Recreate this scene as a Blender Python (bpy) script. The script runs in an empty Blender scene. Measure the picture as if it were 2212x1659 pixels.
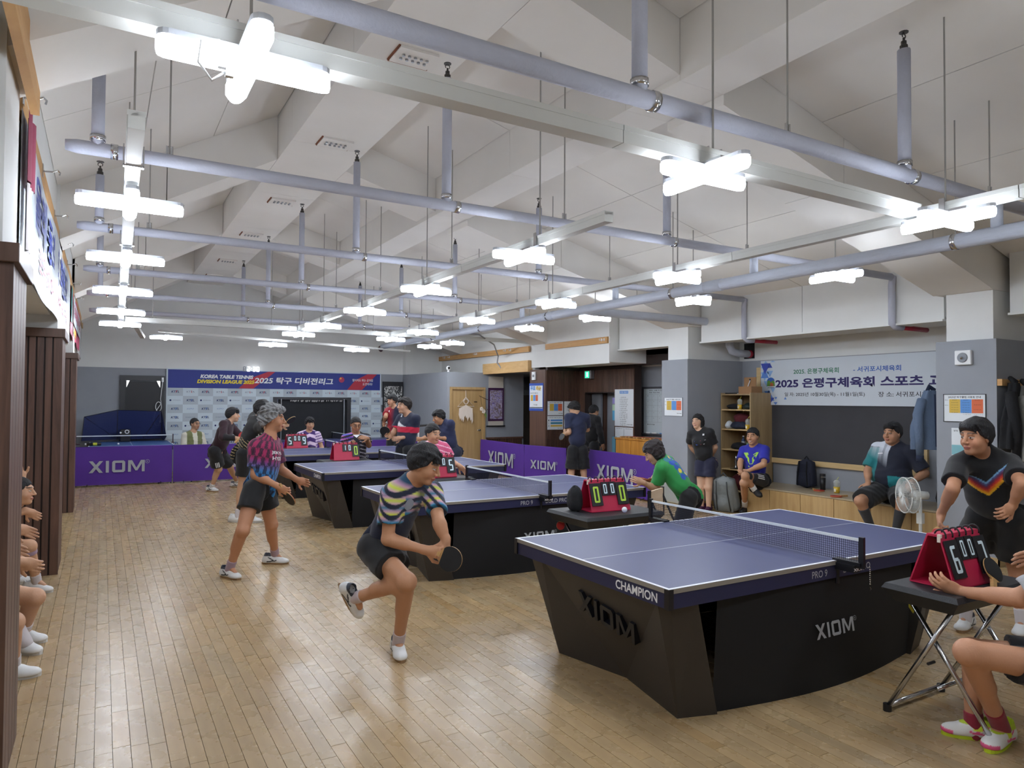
import bpy, bmesh, math, random
import numpy as np
from mathutils import Vector, Matrix
random.seed(7); np.random.seed(7)
S = bpy.context.scene; COL = S.collection
# ---------------------------------------------------------------- camera, world, exposure
W, H, FP = 2212, 1659, 1509.9
YAW, PITCH, ROLL, CH = 0.530138, 0.023421, 0.006144, 1.714
def _axes():
    cy, sy, cp, sp = math.cos(YAW), math.sin(YAW), math.cos(PITCH), math.sin(PITCH)
    f = np.array([sy*cp, cy*cp, sp]); r = np.array([cy, -sy, 0.]); u = np.cross(r, f)
    c, s = math.cos(ROLL), math.sin(ROLL)
    return c*r+s*u, -s*r+c*u, f
CR, CU, CF = _axes(); CAM = np.array([0, 0, CH])
cd = bpy.data.cameras.new('camera'); cam = bpy.data.objects.new('camera', cd); COL.objects.link(cam)
cd.sensor_width = 36; cd.sensor_fit = 'HORIZONTAL'; cd.lens = FP/W*36; cd.clip_start = .05; cd.clip_end = 100
cam.matrix_world = Matrix((( CR[0], CU[0], -CF[0], 0), (CR[1], CU[1], -CF[1], 0), (CR[2], CU[2], -CF[2], CH), (0, 0, 0, 1)))
S.camera = cam
wd = bpy.data.worlds.new('world'); S.world = wd; wd.use_nodes = True
wd.node_tree.nodes['Background'].inputs[0].default_value = (.75, .82, .9, 1)
wd.node_tree.nodes['Background'].inputs[1].default_value = .35
S.view_settings.view_transform = 'Standard'; S.view_settings.look = 'None'
S.view_settings.gamma = 1; S.view_settings.use_curve_mapping = False
S.view_settings.exposure = 0.0
LAMP = 48.0
S.cycles.max_bounces = 8; S.cycles.diffuse_bounces = 5; S.cycles.glossy_bounces = 3; S.cycles.transparent_max_bounces = 8
S.cycles.caustics_reflective = False; S.cycles.caustics_refractive = False; S.cycles.sample_clamp_indirect = 12
S.cycles.use_denoising = True
# ---------------------------------------------------------------- measuring: a direction seen from the camera met with a known plane
def ray(x, y): return CR*((x-W/2)/FP) - CU*((y-H/2)/FP) + CF
def az(x, y, z=0.): r = ray(x, y); return Vector(CAM+r*((z-CH)/r[2]))
def ay(x, y, Y): r = ray(x, y); return Vector(CAM+r*(Y/r[1]))
def ax(x, y, X): r = ray(x, y); return Vector(CAM+r*(X/r[0]))
def ad(x, y, d): return Vector(CAM+ray(x, y)*d)
# ---------------------------------------------------------------- materials
def lin(h):
    if isinstance(h, str):
        h = h.lstrip('#'); h = [int(h[i:i+2], 16)/255 for i in (0, 2, 4)]
    return tuple(c/12.92 if c <= .04045 else ((c+.055)/1.055)**2.4 for c in h[:3])
MATS = {}
def mat(name, h='808080', rough=.6, metal=0, noise=None, bump=None, spec=.5, emit=None, vcol=False, alpha=None, wood=None, sheen=0, coat=0, rnd=0, isl=0):
    if name in MATS: return MATS[name]
    m = bpy.data.materials.new(name); m.use_nodes = True; nt = m.node_tree; L = nt.links; N = nt.nodes
    b = N['Principled BSDF']; c = lin(h)
    b.inputs['Base Color'].default_value = (*c, 1); b.inputs['Roughness'].default_value = rough
    b.inputs['Metallic'].default_value = metal; b.inputs['Specular IOR Level'].default_value = spec
    b.inputs['Coat Weight'].default_value = coat; b.inputs['Sheen Weight'].default_value = sheen
    out = None
    if vcol:
        a = N.new('ShaderNodeAttribute'); a.attribute_name = 'Col'; out = a.outputs['Color']
    def coords():
        t = N.new('ShaderNodeTexCoord'); return t.outputs['Object']
    def mix(fac, c1, c2, mode='MIX'):
        x = N.new('ShaderNodeMix'); x.data_type = 'RGBA'; x.blend_type = mode
        for k, v in ((0, fac), (6, c1), (7, c2)):
            if hasattr(v, 'is_linked'): L.new(v, x.inputs[k])
            elif k == 0: x.inputs[0].default_value = v
            else: x.inputs[k].default_value = (*v, 1)
        return x.outputs[2]
    if wood:  # (second colour, scale along x,y,z)
        mp = N.new('ShaderNodeMapping'); mp.inputs['Scale'].default_value = wood[1]; L.new(coords(), mp.inputs[0])
        n = N.new('ShaderNodeTexNoise'); n.inputs['Scale'].default_value = 1; n.inputs['Detail'].default_value = 6; n.inputs['Roughness'].default_value = .65
        n.inputs['Distortion'].default_value = .6; L.new(mp.outputs[0], n.inputs[0])
        r = N.new('ShaderNodeValToRGB'); r.color_ramp.elements[0].position = .35; r.color_ramp.elements[1].position = .68; L.new(n.outputs[0], r.inputs[0])
        out = mix(r.outputs[0], out or c, lin(wood[0]))
    if noise:
        n = N.new('ShaderNodeTexNoise'); n.inputs['Scale'].default_value = noise[0]; n.inputs['Detail'].default_value = 4; L.new(coords(), n.inputs[0])
        mr = N.new('ShaderNodeMapRange'); mr.inputs[1].default_value = .3; mr.inputs[2].default_value = .7
        mr.inputs[3].default_value = 1-noise[1]; mr.inputs[4].default_value = 1+noise[1]; L.new(n.outputs[0], mr.inputs[0])
        cc = N.new('ShaderNodeCombineColor'); [L.new(mr.outputs[0], cc.inputs[i]) for i in range(3)]
        out = mix(1., out or c, cc.outputs[0], 'MULTIPLY')
    if rnd:
        oi = N.new('ShaderNodeObjectInfo'); mr = N.new('ShaderNodeMapRange'); mr.inputs[3].default_value = 1-rnd; mr.inputs[4].default_value = 1+rnd
        L.new(oi.outputs['Random'], mr.inputs[0]); cc = N.new('ShaderNodeCombineColor'); [L.new(mr.outputs[0], cc.inputs[i]) for i in range(3)]
        out = mix(1., out or c, cc.outputs[0], 'MULTIPLY')
    if out is not None: L.new(out, b.inputs['Base Color'])
    if bump:
        n = N.new('ShaderNodeTexNoise'); n.inputs['Scale'].default_value = bump[0]; n.inputs['Detail'].default_value = 3
        if len(bump) > 2:
            mp = N.new('ShaderNodeMapping'); mp.inputs['Scale'].default_value = bump[2]; L.new(coords(), mp.inputs[0]); L.new(mp.outputs[0], n.inputs[0])
        else: L.new(coords(), n.inputs[0])
        bp = N.new('ShaderNodeBump'); bp.inputs['Strength'].default_value = bump[1]; bp.inputs['Distance'].default_value = .02
        L.new(n.outputs[0], bp.inputs['Height']); L.new(bp.outputs[0], b.inputs['Normal'])
    if emit:
        b.inputs['Emission Color'].default_value = (*lin(emit[0]), 1); b.inputs['Emission Strength'].default_value = emit[1]
    if alpha is not None:
        b.inputs['Alpha'].default_value = alpha
    MATS[name] = m
    return m
# ---------------------------------------------------------------- mesh builder
class MB:
    def __init__(s): s.v = []; s.f = []; s.m = []; s.mi = 0
    def add(s, vs, fs, M=None):
        k = len(s.v)
        s.v += [tuple(M @ Vector(p)) if M is not None else tuple(p) for p in vs]
        s.f += [tuple(i+k for i in q) for q in fs]; s.m += [s.mi]*len(fs); return s
    def box(s, a, b, M=None):
        x0, y0, z0 = a; x1, y1, z1 = b
        return s.add([(x0,y0,z0),(x1,y0,z0),(x1,y1,z0),(x0,y1,z0),(x0,y0,z1),(x1,y0,z1),(x1,y1,z1),(x0,y1,z1)],
                     [(0,3,2,1),(4,5,6,7),(0,1,5,4),(1,2,6,5),(2,3,7,6),(3,0,4,7)], M)
    def cbox(s, c, d, M=None): return s.box([c[i]-d[i]/2 for i in range(3)], [c[i]+d[i]/2 for i in range(3)], M)
    def hexa(s, lo, hi, M=None):  # two quads, lower and upper, same winding
        return s.add(list(lo)+list(hi), [(0,3,2,1),(4,5,6,7),(0,1,5,4),(1,2,6,5),(2,3,7,6),(3,0,4,7)], M)
    def prism(s, pts, d, M=None):  # polygon extruded by vector d
        n = len(pts); d = Vector(d); p = [Vector(q) for q in pts]
        return s.add(p+[q+d for q in p], [tuple(range(n))[::-1], tuple(range(n, 2*n))]+[(i, (i+1) % n, (i+1) % n+n, i+n) for i in range(n)], M)
    def tube(s, pts, r, n=10, cap=True, M=None, flat=1.):
        pts = [Vector(p) for p in pts]; rr = r if isinstance(r, (list, tuple)) else [r]*len(pts)
        vs = []; fs = []; up = None
        for i, p in enumerate(pts):
            t = (pts[min(i+1, len(pts)-1)]-pts[max(i-1, 0)]).normalized()
            if up is None: up = Vector((0, 0, 1)) if abs(t.z) < .9 else Vector((1, 0, 0))
            a = t.cross(up).normalized(); up = a.cross(t).normalized()
            for k in range(n):
                g = 2*math.pi*k/n; vs.append(p+(a*math.cos(g)+up*math.sin(g)*flat)*rr[i])
        for i in range(len(pts)-1):
            for k in range(n): fs.append((i*n+k, i*n+(k+1) % n, (i+1)*n+(k+1) % n, (i+1)*n+k))
        if cap: fs += [tuple(range(n))[::-1], tuple(range((len(pts)-1)*n, len(pts)*n))]
        return s.add(vs, fs, M)
    def lathe(s, prof, n=16, M=None):  # profile (r,z)
        vs = []; fs = []
        for r, z in prof:
            for k in range(n): g = 2*math.pi*k/n; vs.append((r*math.cos(g), r*math.sin(g), z))
        for i in range(len(prof)-1):
            for k in range(n): fs.append((i*n+k, i*n+(k+1) % n, (i+1)*n+(k+1) % n, (i+1)*n+k))
        fs += [tuple(range(n))[::-1], tuple(range((len(prof)-1)*n, len(prof)*n))]
        return s.add(vs, fs, M)
    def ball(s, c, r, n=12, M=None):
        r = r if isinstance(r, (list, tuple)) else (r, r, r); q = n//2
        pr = [(math.sin(math.pi*i/q), -math.cos(math.pi*i/q)) for i in range(q+1)]
        pr[0] = (.02, -1); pr[-1] = (.02, 1)
        MM = Matrix.Translation(c) @ Matrix.Diagonal((*r, 1))
        return s.lathe(pr, n, MM if M is None else M @ MM)
    def grid(s, fn, nu, nv, M=None):
        vs = [fn(i/nu, j/nv) for j in range(nv+1) for i in range(nu+1)]
        fs = [(j*(nu+1)+i, j*(nu+1)+i+1, (j+1)*(nu+1)+i+1, (j+1)*(nu+1)+i) for j in range(nv) for i in range(nu)]
        return s.add(vs, fs, M)
    def mesh(s, name, ms, smooth=False, off=None):
        me = bpy.data.meshes.new(name)
        v = s.v if off is None else [(p[0]-off[0], p[1]-off[1], p[2]-off[2]) for p in s.v]
        me.from_pydata(v, [], s.f)
        for m in (ms if isinstance(ms, (list, tuple)) else [ms]): me.materials.append(m)
        if any(s.m): me.polygons.foreach_set('material_index', s.m)
        if smooth: me.polygons.foreach_set('use_smooth', [True]*len(me.polygons))
        me.update(); return me
    def obj(s, name, ms, parent=None, smooth=False, world=True, bevel=0, label=None, kind=None, autosm=False):
        """link as one object; with world=True coordinates are in the world and are moved into the thing's frame"""
        off = None
        if world and parent is not None: off = wloc(parent)
        me = s.mesh(name, ms, smooth or autosm, off)
        if autosm:
            me.set_sharp_from_angle(angle=math.radians(40))
        o = bpy.data.objects.new(name, me); COL.objects.link(o); o.parent = parent
        if bevel:
            b = o.modifiers.new('bevel', 'BEVEL'); b.width = bevel; b.segments = 2; b.limit_method = 'ANGLE'
        if label: o['label'] = label
        if kind: o['kind'] = kind
        return o
    def solo(s, name, ms, label, cat, group=None, **k):
        n = len(s.v); xs = [p[0] for p in s.v]; ys = [p[1] for p in s.v]; zs = [p[2] for p in s.v]
        c = ((min(xs)+max(xs))/2, (min(ys)+max(ys))/2, min(zs))
        s.v = [(p[0]-c[0], p[1]-c[1], p[2]-c[2]) for p in s.v]
        o = s.obj(name, ms, None, **k); o.location = c
        o['label'] = label; o['category'] = cat
        if group: o['group'] = group
        return o
def wloc(o):
    v = Vector((0, 0, 0))
    while o is not None: v = v+o.location; o = o.parent
    return v
def thing(name, label, cat, loc, group=None, rz=0):
    o = bpy.data.objects.new(name, None); COL.objects.link(o); o.empty_display_size = .1
    o.location = loc; o.rotation_euler = (0, 0, rz)
    o['label'] = label; o['category'] = cat
    if group: o['group'] = group
    return o
def struct(name, mb, ms, **k):
    o = mb.obj(name, ms, None, **k); o['kind'] = 'structure'; return o
def copy_tree(o, parent=None):
    c = o.copy(); COL.objects.link(c); c.parent = parent
    for ch in list(o.children): copy_tree(ch, c)
    return c
def frame(o, x, y):
    x = Vector(x).normalized(); y = Vector(y); z = x.cross(y).normalized(); y = z.cross(x).normalized(); o = Vector(o)
    return Matrix(((x.x, y.x, z.x, o.x), (x.y, y.y, z.y, o.y), (x.z, y.z, z.z, o.z), (0, 0, 0, 1)))
_txt = {}
def text_geo(body, bold=0, shear=0, spacing=1.):
    key = (body, bold, shear, spacing)
    if key not in _txt:
        cu = bpy.data.curves.new('text', 'FONT'); cu.body = body; cu.size = 1; cu.align_x = 'CENTER'; cu.align_y = 'CENTER'
        cu.offset = bold; cu.shear = shear; cu.space_character = spacing; cu.resolution_u = 3
        o = bpy.data.objects.new('text', cu); me = o.to_mesh()
        vs = [tuple(v.co) for v in me.vertices]; fs = [tuple(p.vertices) for p in me.polygons]
        o.to_mesh_clear(); bpy.data.objects.remove(o); bpy.data.curves.remove(cu)
        if not vs: vs = [(0, 0, 0), (.01, 0, 0), (0, .01, 0)]; fs = [(0, 1, 2)]
        xs = [v[0] for v in vs]; ys = [v[1] for v in vs]
        _txt[key] = (vs, fs, min(xs), max(xs), min(ys), max(ys))
    return _txt[key]
def text_into(mb, body, M, w, h, bold=.01, shear=0, spacing=1.):
    """flat print of given width and height centred on the matrix origin"""
    vs, fs, x0, x1, y0, y1 = text_geo(body, bold, shear, spacing)
    sx = w/max(x1-x0, 1e-4); sy = h/max(y1-y0, 1e-4)
    mb.add([((v[0]-(x0+x1)/2)*sx, (v[1]-(y0+y1)/2)*sy, 0) for v in vs], fs, M); return mb
def text(body, M, w, h, m, parent, name='lettering', bold=.01, shear=0, world=True, spacing=1.):
    return text_into(MB(), body, M, w, h, bold, shear, spacing).obj(name, m, parent, world=world)
def poly2(mb, pts, M, z=0): mb.add([(p[0], p[1], z) for p in pts], [tuple(range(len(pts)))], M)
def logo_pts():
    """the wide angular four letter mark, as strokes in a 4.2 x 1 box"""
    q = []
    t = .2
    q += [[(0,0),(.28,0),(1.05,1),(.77,1)], [(.0,1),(.28,1),(.55,.64),(.41,.46)], [(.5,.36),(.64,.54),(1.05,0),(.77,0)]]
    q += [[(1.25,0),(1.25+t+.03,0),(1.25+t+.03,1),(1.25,1)]]
    x = 1.72; w = .98
    q += [[(x,.12),(x+t+.03,.2),(x+t+.03,.8),(x,.88)], [(x,.88),(x+.12,1),(x+w-.12,1),(x+w,.88),(x+w-.2,.8),(x+.2,.8)],
          [(x+w-.23,.2),(x+w,.12),(x+w,.88),(x+w-.23,.8)], [(x+.12,0),(x+w-.12,0),(x+w,.12),(x+w-.2,.2),(x+.2,.2),(x,.12)]]
    x = 2.92
    q += [[(x,0),(x+.22,0),(x+.22,1),(x,1)], [(x+.22,1),(x+.22,.72),(x+.56,.1),(x+.66,.3),(x+.3,1)], [(x+.56,.1),(x+.72,.1),(x+1.06,.72),(x+1.06,1),(x+.98,1),(x+.66,.36)],
          [(x+1.06,0),(x+1.28,0),(x+1.28,1),(x+1.06,1)]]
    return q
def logo_into(mb, M, w, reg=True, h=None):
    s = w/4.2; hh = h or s
    for p in logo_pts(): poly2(mb, [((a-2.1)*s, (b-.5)*hh) for a, b in p], M)
    if reg:
        text_into(mb, 'R', M @ Matrix.Translation((w*.55, hh*.36, 0)), w*.022, w*.03)
        n = 14; R = w*.034
        for k in range(n):
            a, b = 2*math.pi*k/n, 2*math.pi*(k+1)/n
            poly2(mb, [(w*.55+R*math.cos(a), hh*.36+R*math.sin(a)), (w*.55+R*1.2*math.cos(a), hh*.36+R*1.2*math.sin(a)), (w*.55+R*1.2*math.cos(b), hh*.36+R*1.2*math.sin(b)), (w*.55+R*math.cos(b), hh*.36+R*math.sin(b))], M)
    return mb
X, Y, Z = Vector((1, 0, 0)), Vector((0, 1, 0)), Vector((0, 0, 1))
# ================================================================ SETTING
M_wall = mat('wall_white', 'dfe0de', .85, noise=(3, .02))
M_grey = mat('wall_grey', '94989f', .8, noise=(4, .025))
M_ceil = mat('ceiling_paint', 'e0ddd8', .9, noise=(1.3, .035), rnd=.015)
M_joint = mat('joint_dark', '8d8a84', .9)
M_slat = mat('walnut_slat', '4b352c', .5, wood=('6b4d3f', (14, 14, 1.2)), rnd=.12)
M_slatback = mat('walnut_groove', '2b1d18', .6)
M_pine = mat('pine_rail', 'b98a52', .55, wood=('d0a46a', (2, 1.2, 14)))
M_metal = mat('galvanised', 'a9acb0', .35, .8)
M_chrome = mat('chrome', 'c8c9cc', .2, 1)
M_black = mat('black_plastic', '141417', .45)
M_white = mat('white_plastic', 'e6e8ea', .4)
# floor: a dark bed, then every board by itself
PW = .0775
struct('floor', MB().box((-1.7, -3, -.12), (11.2, 20.4, -.014)), mat('floor_bed', '3a2c1e', .8))
FLOOR = bpy.data.objects['floor']
def floor_mat():
    m = mat('maple_board', 'a68d69', .24, wood=('b59c74', (9, .9, 9)), spec=.5)
    nt = m.node_tree; N = nt.nodes; L = nt.links; b = N['Principled BSDF']
    src = b.inputs['Base Color'].links[0].from_socket
    a = N.new('ShaderNodeAttribute'); a.attribute_name = 'Col'
    x = N.new('ShaderNodeMix'); x.data_type = 'RGBA'; x.blend_type = 'MULTIPLY'; x.inputs[0].default_value = 1
    L.new(src, x.inputs[6]); L.new(a.outputs['Color'], x.inputs[7]); L.new(x.outputs[2], b.inputs['Base Color'])
    n = N.new('ShaderNodeTexNoise'); n.inputs['Scale'].default_value = 7; n.inputs['Detail'].default_value = 5
    t = N.new('ShaderNodeTexCoord'); L.new(t.outputs['Object'], n.inputs[0])
    mr = N.new('ShaderNodeMapRange'); mr.inputs[3].default_value = .2; mr.inputs[4].default_value = .36; L.new(n.outputs[0], mr.inputs[0]); L.new(mr.outputs[0], b.inputs['Roughness'])
    return m
M_floor = floor_mat()
def tone():
    g = random.gauss(0, .045); w = random.gauss(0, .018)
    if random.random() < .08: g -= .07; w += .05
    return (1+g+w, 1+g, 1+g-w*1.6, 1)
def col_attr(me, cols):
    a = me.color_attributes.new('Col', 'FLOAT_COLOR', 'CORNER')
    a.data.foreach_set('color', np.asarray(cols, dtype=np.float32).ravel())
boards = []
i0, i1 = int(-1.6/PW), int(11.0/PW)
for i in range(i0, i1):
    y = -3+random.random()*.6
    while y < 20.2:
        l = random.choice((.45, .6, .75, .9)); boards.append((i*PW-.004, y, l)); y += l
def in_view(x, y):
    d = np.array([x, y, -CH]); f = d@CF
    if f < .3: return None
    px, py = W/2+FP*(d@CR)/f, H/2-FP*(d@CU)/f
    return f if -40 < px < W+40 and py < H+90 else None
vis = []
rest = MB(); rc = []
def hidden(x, y): return (x > 2.7 and x < 5.3 and y > 2.75) or x > 7.6 or x < -.4
for b in boards:
    f = in_view(b[0]+PW/2, b[1]+b[2]/2)
    vis.append((f if f and not hidden(b[0], b[1]+b[2]/2) else 99, b))
vis.sort(key=lambda q: q[0])
for k, (f, (x, y, l)) in enumerate(vis):
    g = .0012; h = random.uniform(-.0004, .0004)
    if k < 300:
        mb = MB().box((0, 0, -.016), (PW-2*g, l-2*g, h)); o = mb.obj('plank', M_floor, FLOOR, world=False)
        o.location = (x+g, y+g, 0); t = tone(); col_attr(o.data, [t]*24)
    else:
        if rest.v and not f: pass
        rest.box((x+g, y+g, -.016), (x+PW-g, y+l-g, h)); rc += [tone()]*6
o = rest.obj('plank', M_floor, FLOOR); o['kind'] = 'stuff'
cc = np.repeat(np.array(rc, np.float32), 4, axis=0); col_attr(o.data, cc)
# walls
def wallbox(name, a, b, m=M_wall): return struct(name, MB().box(a, b), m)
wallbox('wall_back', (-1.7, 18.1, 2.4), (7.2, 18.25, 5.2))
o = MB().box((-1.7, 18.09, 0), (7.2, 18.25, 2.4)).obj('lower_panel', M_grey, bpy.data.objects['wall_back'])
wallbox('wall_left', (-1.8, -3, 0), (-1.6, 18.2, 4.2))
wallbox('wall_front', (-1.8, -3.15, 0), (11.2, -3, 5.4))
wl = bpy.data.objects['wall_left']
# beam over the left alcoves
struct('wall_left_beam', MB().box((-1.6, -3, 2.56), (-.42, 18.1, 4.0)), M_wall)
struct('trim_1', MB().box((-.42, 4.5, 3.24), (-.39, 18.1, 3.36)), M_pine)
struct('trim_2', MB().box((-.35, -2, 3.2), (-.31, 4.42, 3.42)), M_pine)
# right hand walls
wr = struct('wall_right', MB().box((9.4, -3, 0), (9.55, 13.2, 2.4)), M_grey)
MB().box((9.4, -3, 2.4), (9.55, 13.2, 3.3)).obj('upper_panel', M_wall, wr)
FZ = 2.68
def fascia(name, y0, y1):
    o = struct(name, MB().box((8.38, y0, FZ+.03), (9.4, y1, 3.6)), M_wall)
    k = max(1, round((y1-y0)/1.8)); w = (y1-y0)/k
    for i in range(k): MB().box((8.35, y0+i*w+.004, FZ), (8.379, y0+(i+1)*w-.004, 3.6)).obj('fascia_board', M_wall, o)
    MB().box((8.31, y0, FZ-.025), (8.6, y1, FZ-.001)).obj('ledge', M_wall, o)
fascia('wall_right_fascia_1', 4.41, 8.2); fascia('wall_right_fascia_2', 8.9, 10.28); fascia('wall_right_fascia_3', -3, 3.74)
# columns: grey cladding below, white above
def column(name, y0, y1, x0=8.13, x1=9.4, low=M_grey, zt=2.4):
    o = struct(name, MB().box((x0+.07, y0+.06, 0), (x1, y1-.08, 3.8)), M_wall)
    MB().box((x0, y0, 0), (x1, y1, zt)).obj('cladding', low, o)
    return o
ca = column('wall_right_column_1', 3.77, 4.39); cb = column('wall_right_column_2', 8.28, 8.88)
M_base = mat('beech_skirting', 'b59a6e', .5)
for y0, y1 in ((3.77, 4.39), (8.28, 8.88)):
    pass
struct('baseboard_right', MB().box((8.115, 3.755, 0), (8.129, 4.4, .09)).box((8.115, 3.755, 0), (9.4, 3.769, .09)).box((8.115, 8.265, 0), (8.129, 8.89, .09)).box((8.13, 8.265, 0), (9.0, 8.279, .09)), M_base)
# brown slatted column, entrance box and entrance wall
cc_ = struct('wall_right_column_3', MB().box((8.16, 12.49, 2.43), (9.5, 13.08, 3.8)), M_wall)
MB().box((8.13, 12.47, 0), (9.5, 13.09, 2.38)).obj('cladding', mat('walnut_flat', '553c30', .5, wood=('694c3d', (10, 10, .8))), cc_)
eb = struct('wall_entrance_box', MB().box((8.15, 10.3, 2.44), (9.5, 12.48, 3.7)), M_wall)
MB().box((8.13, 10.3, 2.42), (8.149, 12.47, 2.79)).obj('lower_board', M_wall, eb)
MB().box((8.13, 10.3, 2.92), (8.149, 12.47, 3.6)).obj('upper_board', M_wall, eb)
struct('trim_3', MB().box((8.11, 10.34, 2.795), (8.149, 12.45, 2.915)), M_pine)
struct('trim_4', MB().box((8.11, 13.12, 2.795), (8.149, 18.1, 2.915)), M_pine)
for (pa) in ((10.42, 2.86), (10.5, 2.86), (13.9, 2.87), (14.15, 2.87), (15.6, 2.87), (15.68, 2.87), (17.2, 2.87), (17.5, 2.87)):
    t = thing('coat_hook', 'small white coat hook on the right pine rail, '+{10.42: 'nearest of all, over the entrance', 10.5: 'second nearest, over the entrance', 13.9: 'nearest one above the recess', 14.15: 'second above the recess', 15.6: 'third above the recess', 15.68: 'fourth above the recess', 17.2: 'fifth above the recess', 17.5: 'farthest above the recess'}[pa[0]], 'hook', (8.11, pa[0], pa[1]), group='hooks on the right pine rails '+('near' if pa[0] < 11 else 'far'))
    MB().box((8.1, pa[0]-.012, pa[1]-.02), (8.112, pa[0]+.012, pa[1]+.03)).obj('plate', M_white, t)
    MB().tube([(8.1, pa[0], pa[1]), (8.06, pa[0], pa[1]-.01), (8.05, pa[0], pa[1]+.02)], .006, 6).obj('prong', M_white, t)
ew = struct('wall_entrance', MB().box((9.03, 12.28, 0), (9.2, 12.47, 2.42)).box((9.03, 10.63, 0), (9.2, 11.26, 2.42)).box((9.03, 11.26, 1.88), (9.2, 12.28, 2.42)).box((9.03, 9.0, 2.42), (9.2, 12.47, 2.7)), M_slatback)
sl = MB(); y = 10.64
while y < 12.46:
    z0 = 1.9 if 11.24 < y < 12.26 else 0
    sl.box((9.008, y, z0), (9.03, y+.021, 2.40)); y += .034
sl.obj('slat', M_slat, ew, kind='stuff')
sl = MB(); x = 8.14
while x < 9.0: sl.box((x, 12.45, 0), (x+.021, 12.469, 2.36)); x += .034
sl.obj('slat', M_slat, cc_, kind='stuff')
MB().box((8.14, 12.40, 2.36), (9.03, 12.47, 2.42)).box((8.99, 10.62, 2.36), (9.03, 12.4, 2.42)).obj('cap', M_slatback, cc_)
# doorway: door leaf, frame and corridor behind
M_cream = mat('cream_door', 'c9bfa4', .6)
struct('wall_corridor', MB().box((10.6, 9.5, 0), (10.7, 13.2, 2.8)).box((9.2, 13.12, 0), (10.7, 13.2, 2.8)).box((9.03, 9.5, 2.6), (10.7, 13.2, 2.7)), mat('corridor', 'b09a7c', .8))
d3 = struct('door_1', MB().box((9.21, 11.95, .02), (9.26, 12.27, 1.86)), M_metal)
MB().box((9.9, 11.3, .02), (9.94, 11.95, 1.98)).obj('door_leaf', M_cream, d3)
MB().box((9.3, 11.97, .02), (10.3, 12.0, 1.98)).obj('inner_jamb', M_slat, d3)
# partition in the far right corner, with door, then the locker recess
pt = struct('wall_partition', MB().box((7.12, 15.3, 0), (7.2, 18.1, 2.39)).box((7.12, 15.2, 0), (7.22, 15.3, 2.39)).box((8.14, 15.2, 0), (9.25, 15.3, 2.39)).box((7.22, 15.2, 2.02), (8.14, 15.3, 2.39)), M_grey)
MB().box((8.2, 13.0, 2.39), (8.32, 18.1, 3.8)).obj('upper_wall', M_wall, pt)
MB().box((7.12, 17.9, 2.4), (8.3, 18.1, 3.8)).obj('upper_end', M_wall, pt)
MB().box((8.32, 13.09, 2.39), (11.1, 17.9, 2.5)).obj('recess_ceiling', M_grey, pt)
struct('wall_recess', MB().box((8.3, 17.6, 0), (11.1, 17.75, 2.4)).box((10.95, 13.0, 0), (11.1, 17.7, 2.4)), M_grey)
MB().box((8.19, 15.185, 0), (9.2, 15.2, .78)).obj('wainscot', M_slatback, pt)
sl = MB(); x = 8.2
while x < 9.2: sl.box((x, 15.17, 0), (x+.03, 15.185, .76)); x += .05
sl.obj('slat', M_slat, pt, kind='stuff')
MB().box((8.17, 15.15, .76), (9.22, 15.2, .8)).obj('cap', M_slat, pt)
M_oak = mat('oak_door', 'a98a5c', .5, wood=('bd9f70', (14, 14, .9)))
d2 = struct('door_2', MB().box((7.24, 15.21, .01), (8.08, 15.25, 1.97)), M_oak)
MB().box((7.18, 15.17, 0), (7.24, 15.26, 2.03)).box((8.08, 15.17, 0), (8.14, 15.26, 2.03)).box((7.24, 15.17, 1.97), (8.08, 15.26, 2.03)).obj('frame', M_oak, d2)
MB().tube([(7.98, 15.2, .98), (7.98, 15.15, .98)], .028, 10).tube([(7.98, 15.15, .98), (7.9, 15.14, .98)], .012, 8).obj('handle', M_chrome, d2, smooth=True)
MB().box((7.84, 15.2, 1.66), (7.92, 15.209, 1.68)).obj('number_plate', M_black, d2)
struct('trim_5', MB().box((8.08, 13.1, 2.35), (8.2, 15.22, 2.6)), mat('pine_beam', 'c79f68', .55, wood=('d6b27c', (1.5, 3, 14))))
# black doorway in the back wall
d1 = struct('door_3', MB().box((.45, 18.03, 0), (1.16, 18.07, 2.1)), mat('black_door', '15161b', .5))
M_blk = mat('black_frame', '1b1c21', .4)
MB().box((.34, 18.02, 0), (.45, 18.09, 2.23)).box((1.16, 18.02, 0), (1.25, 18.09, 2.23)).box((.45, 18.02, 2.12), (1.16, 18.09, 2.23)).obj('frame', M_blk, d1)
MG = mat('daylight_gap', 'ffffff', 1, emit=('ffffff', 2.5))
MB().prism([(.47, 18.025, 2.11), (.53, 18.025, 2.11), (.47, 18.025, 1.96)], (0, .004, 0)).prism([(1.08, 18.025, 2.11), (1.15, 18.025, 2.11), (1.15, 18.025, 1.96), (1.13, 18.025, 2.0)], (0, .004, 0)).obj('light_gap_corner', MG, d1)  # glowing triangles stand in for light coming through the door's corner gaps
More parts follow.
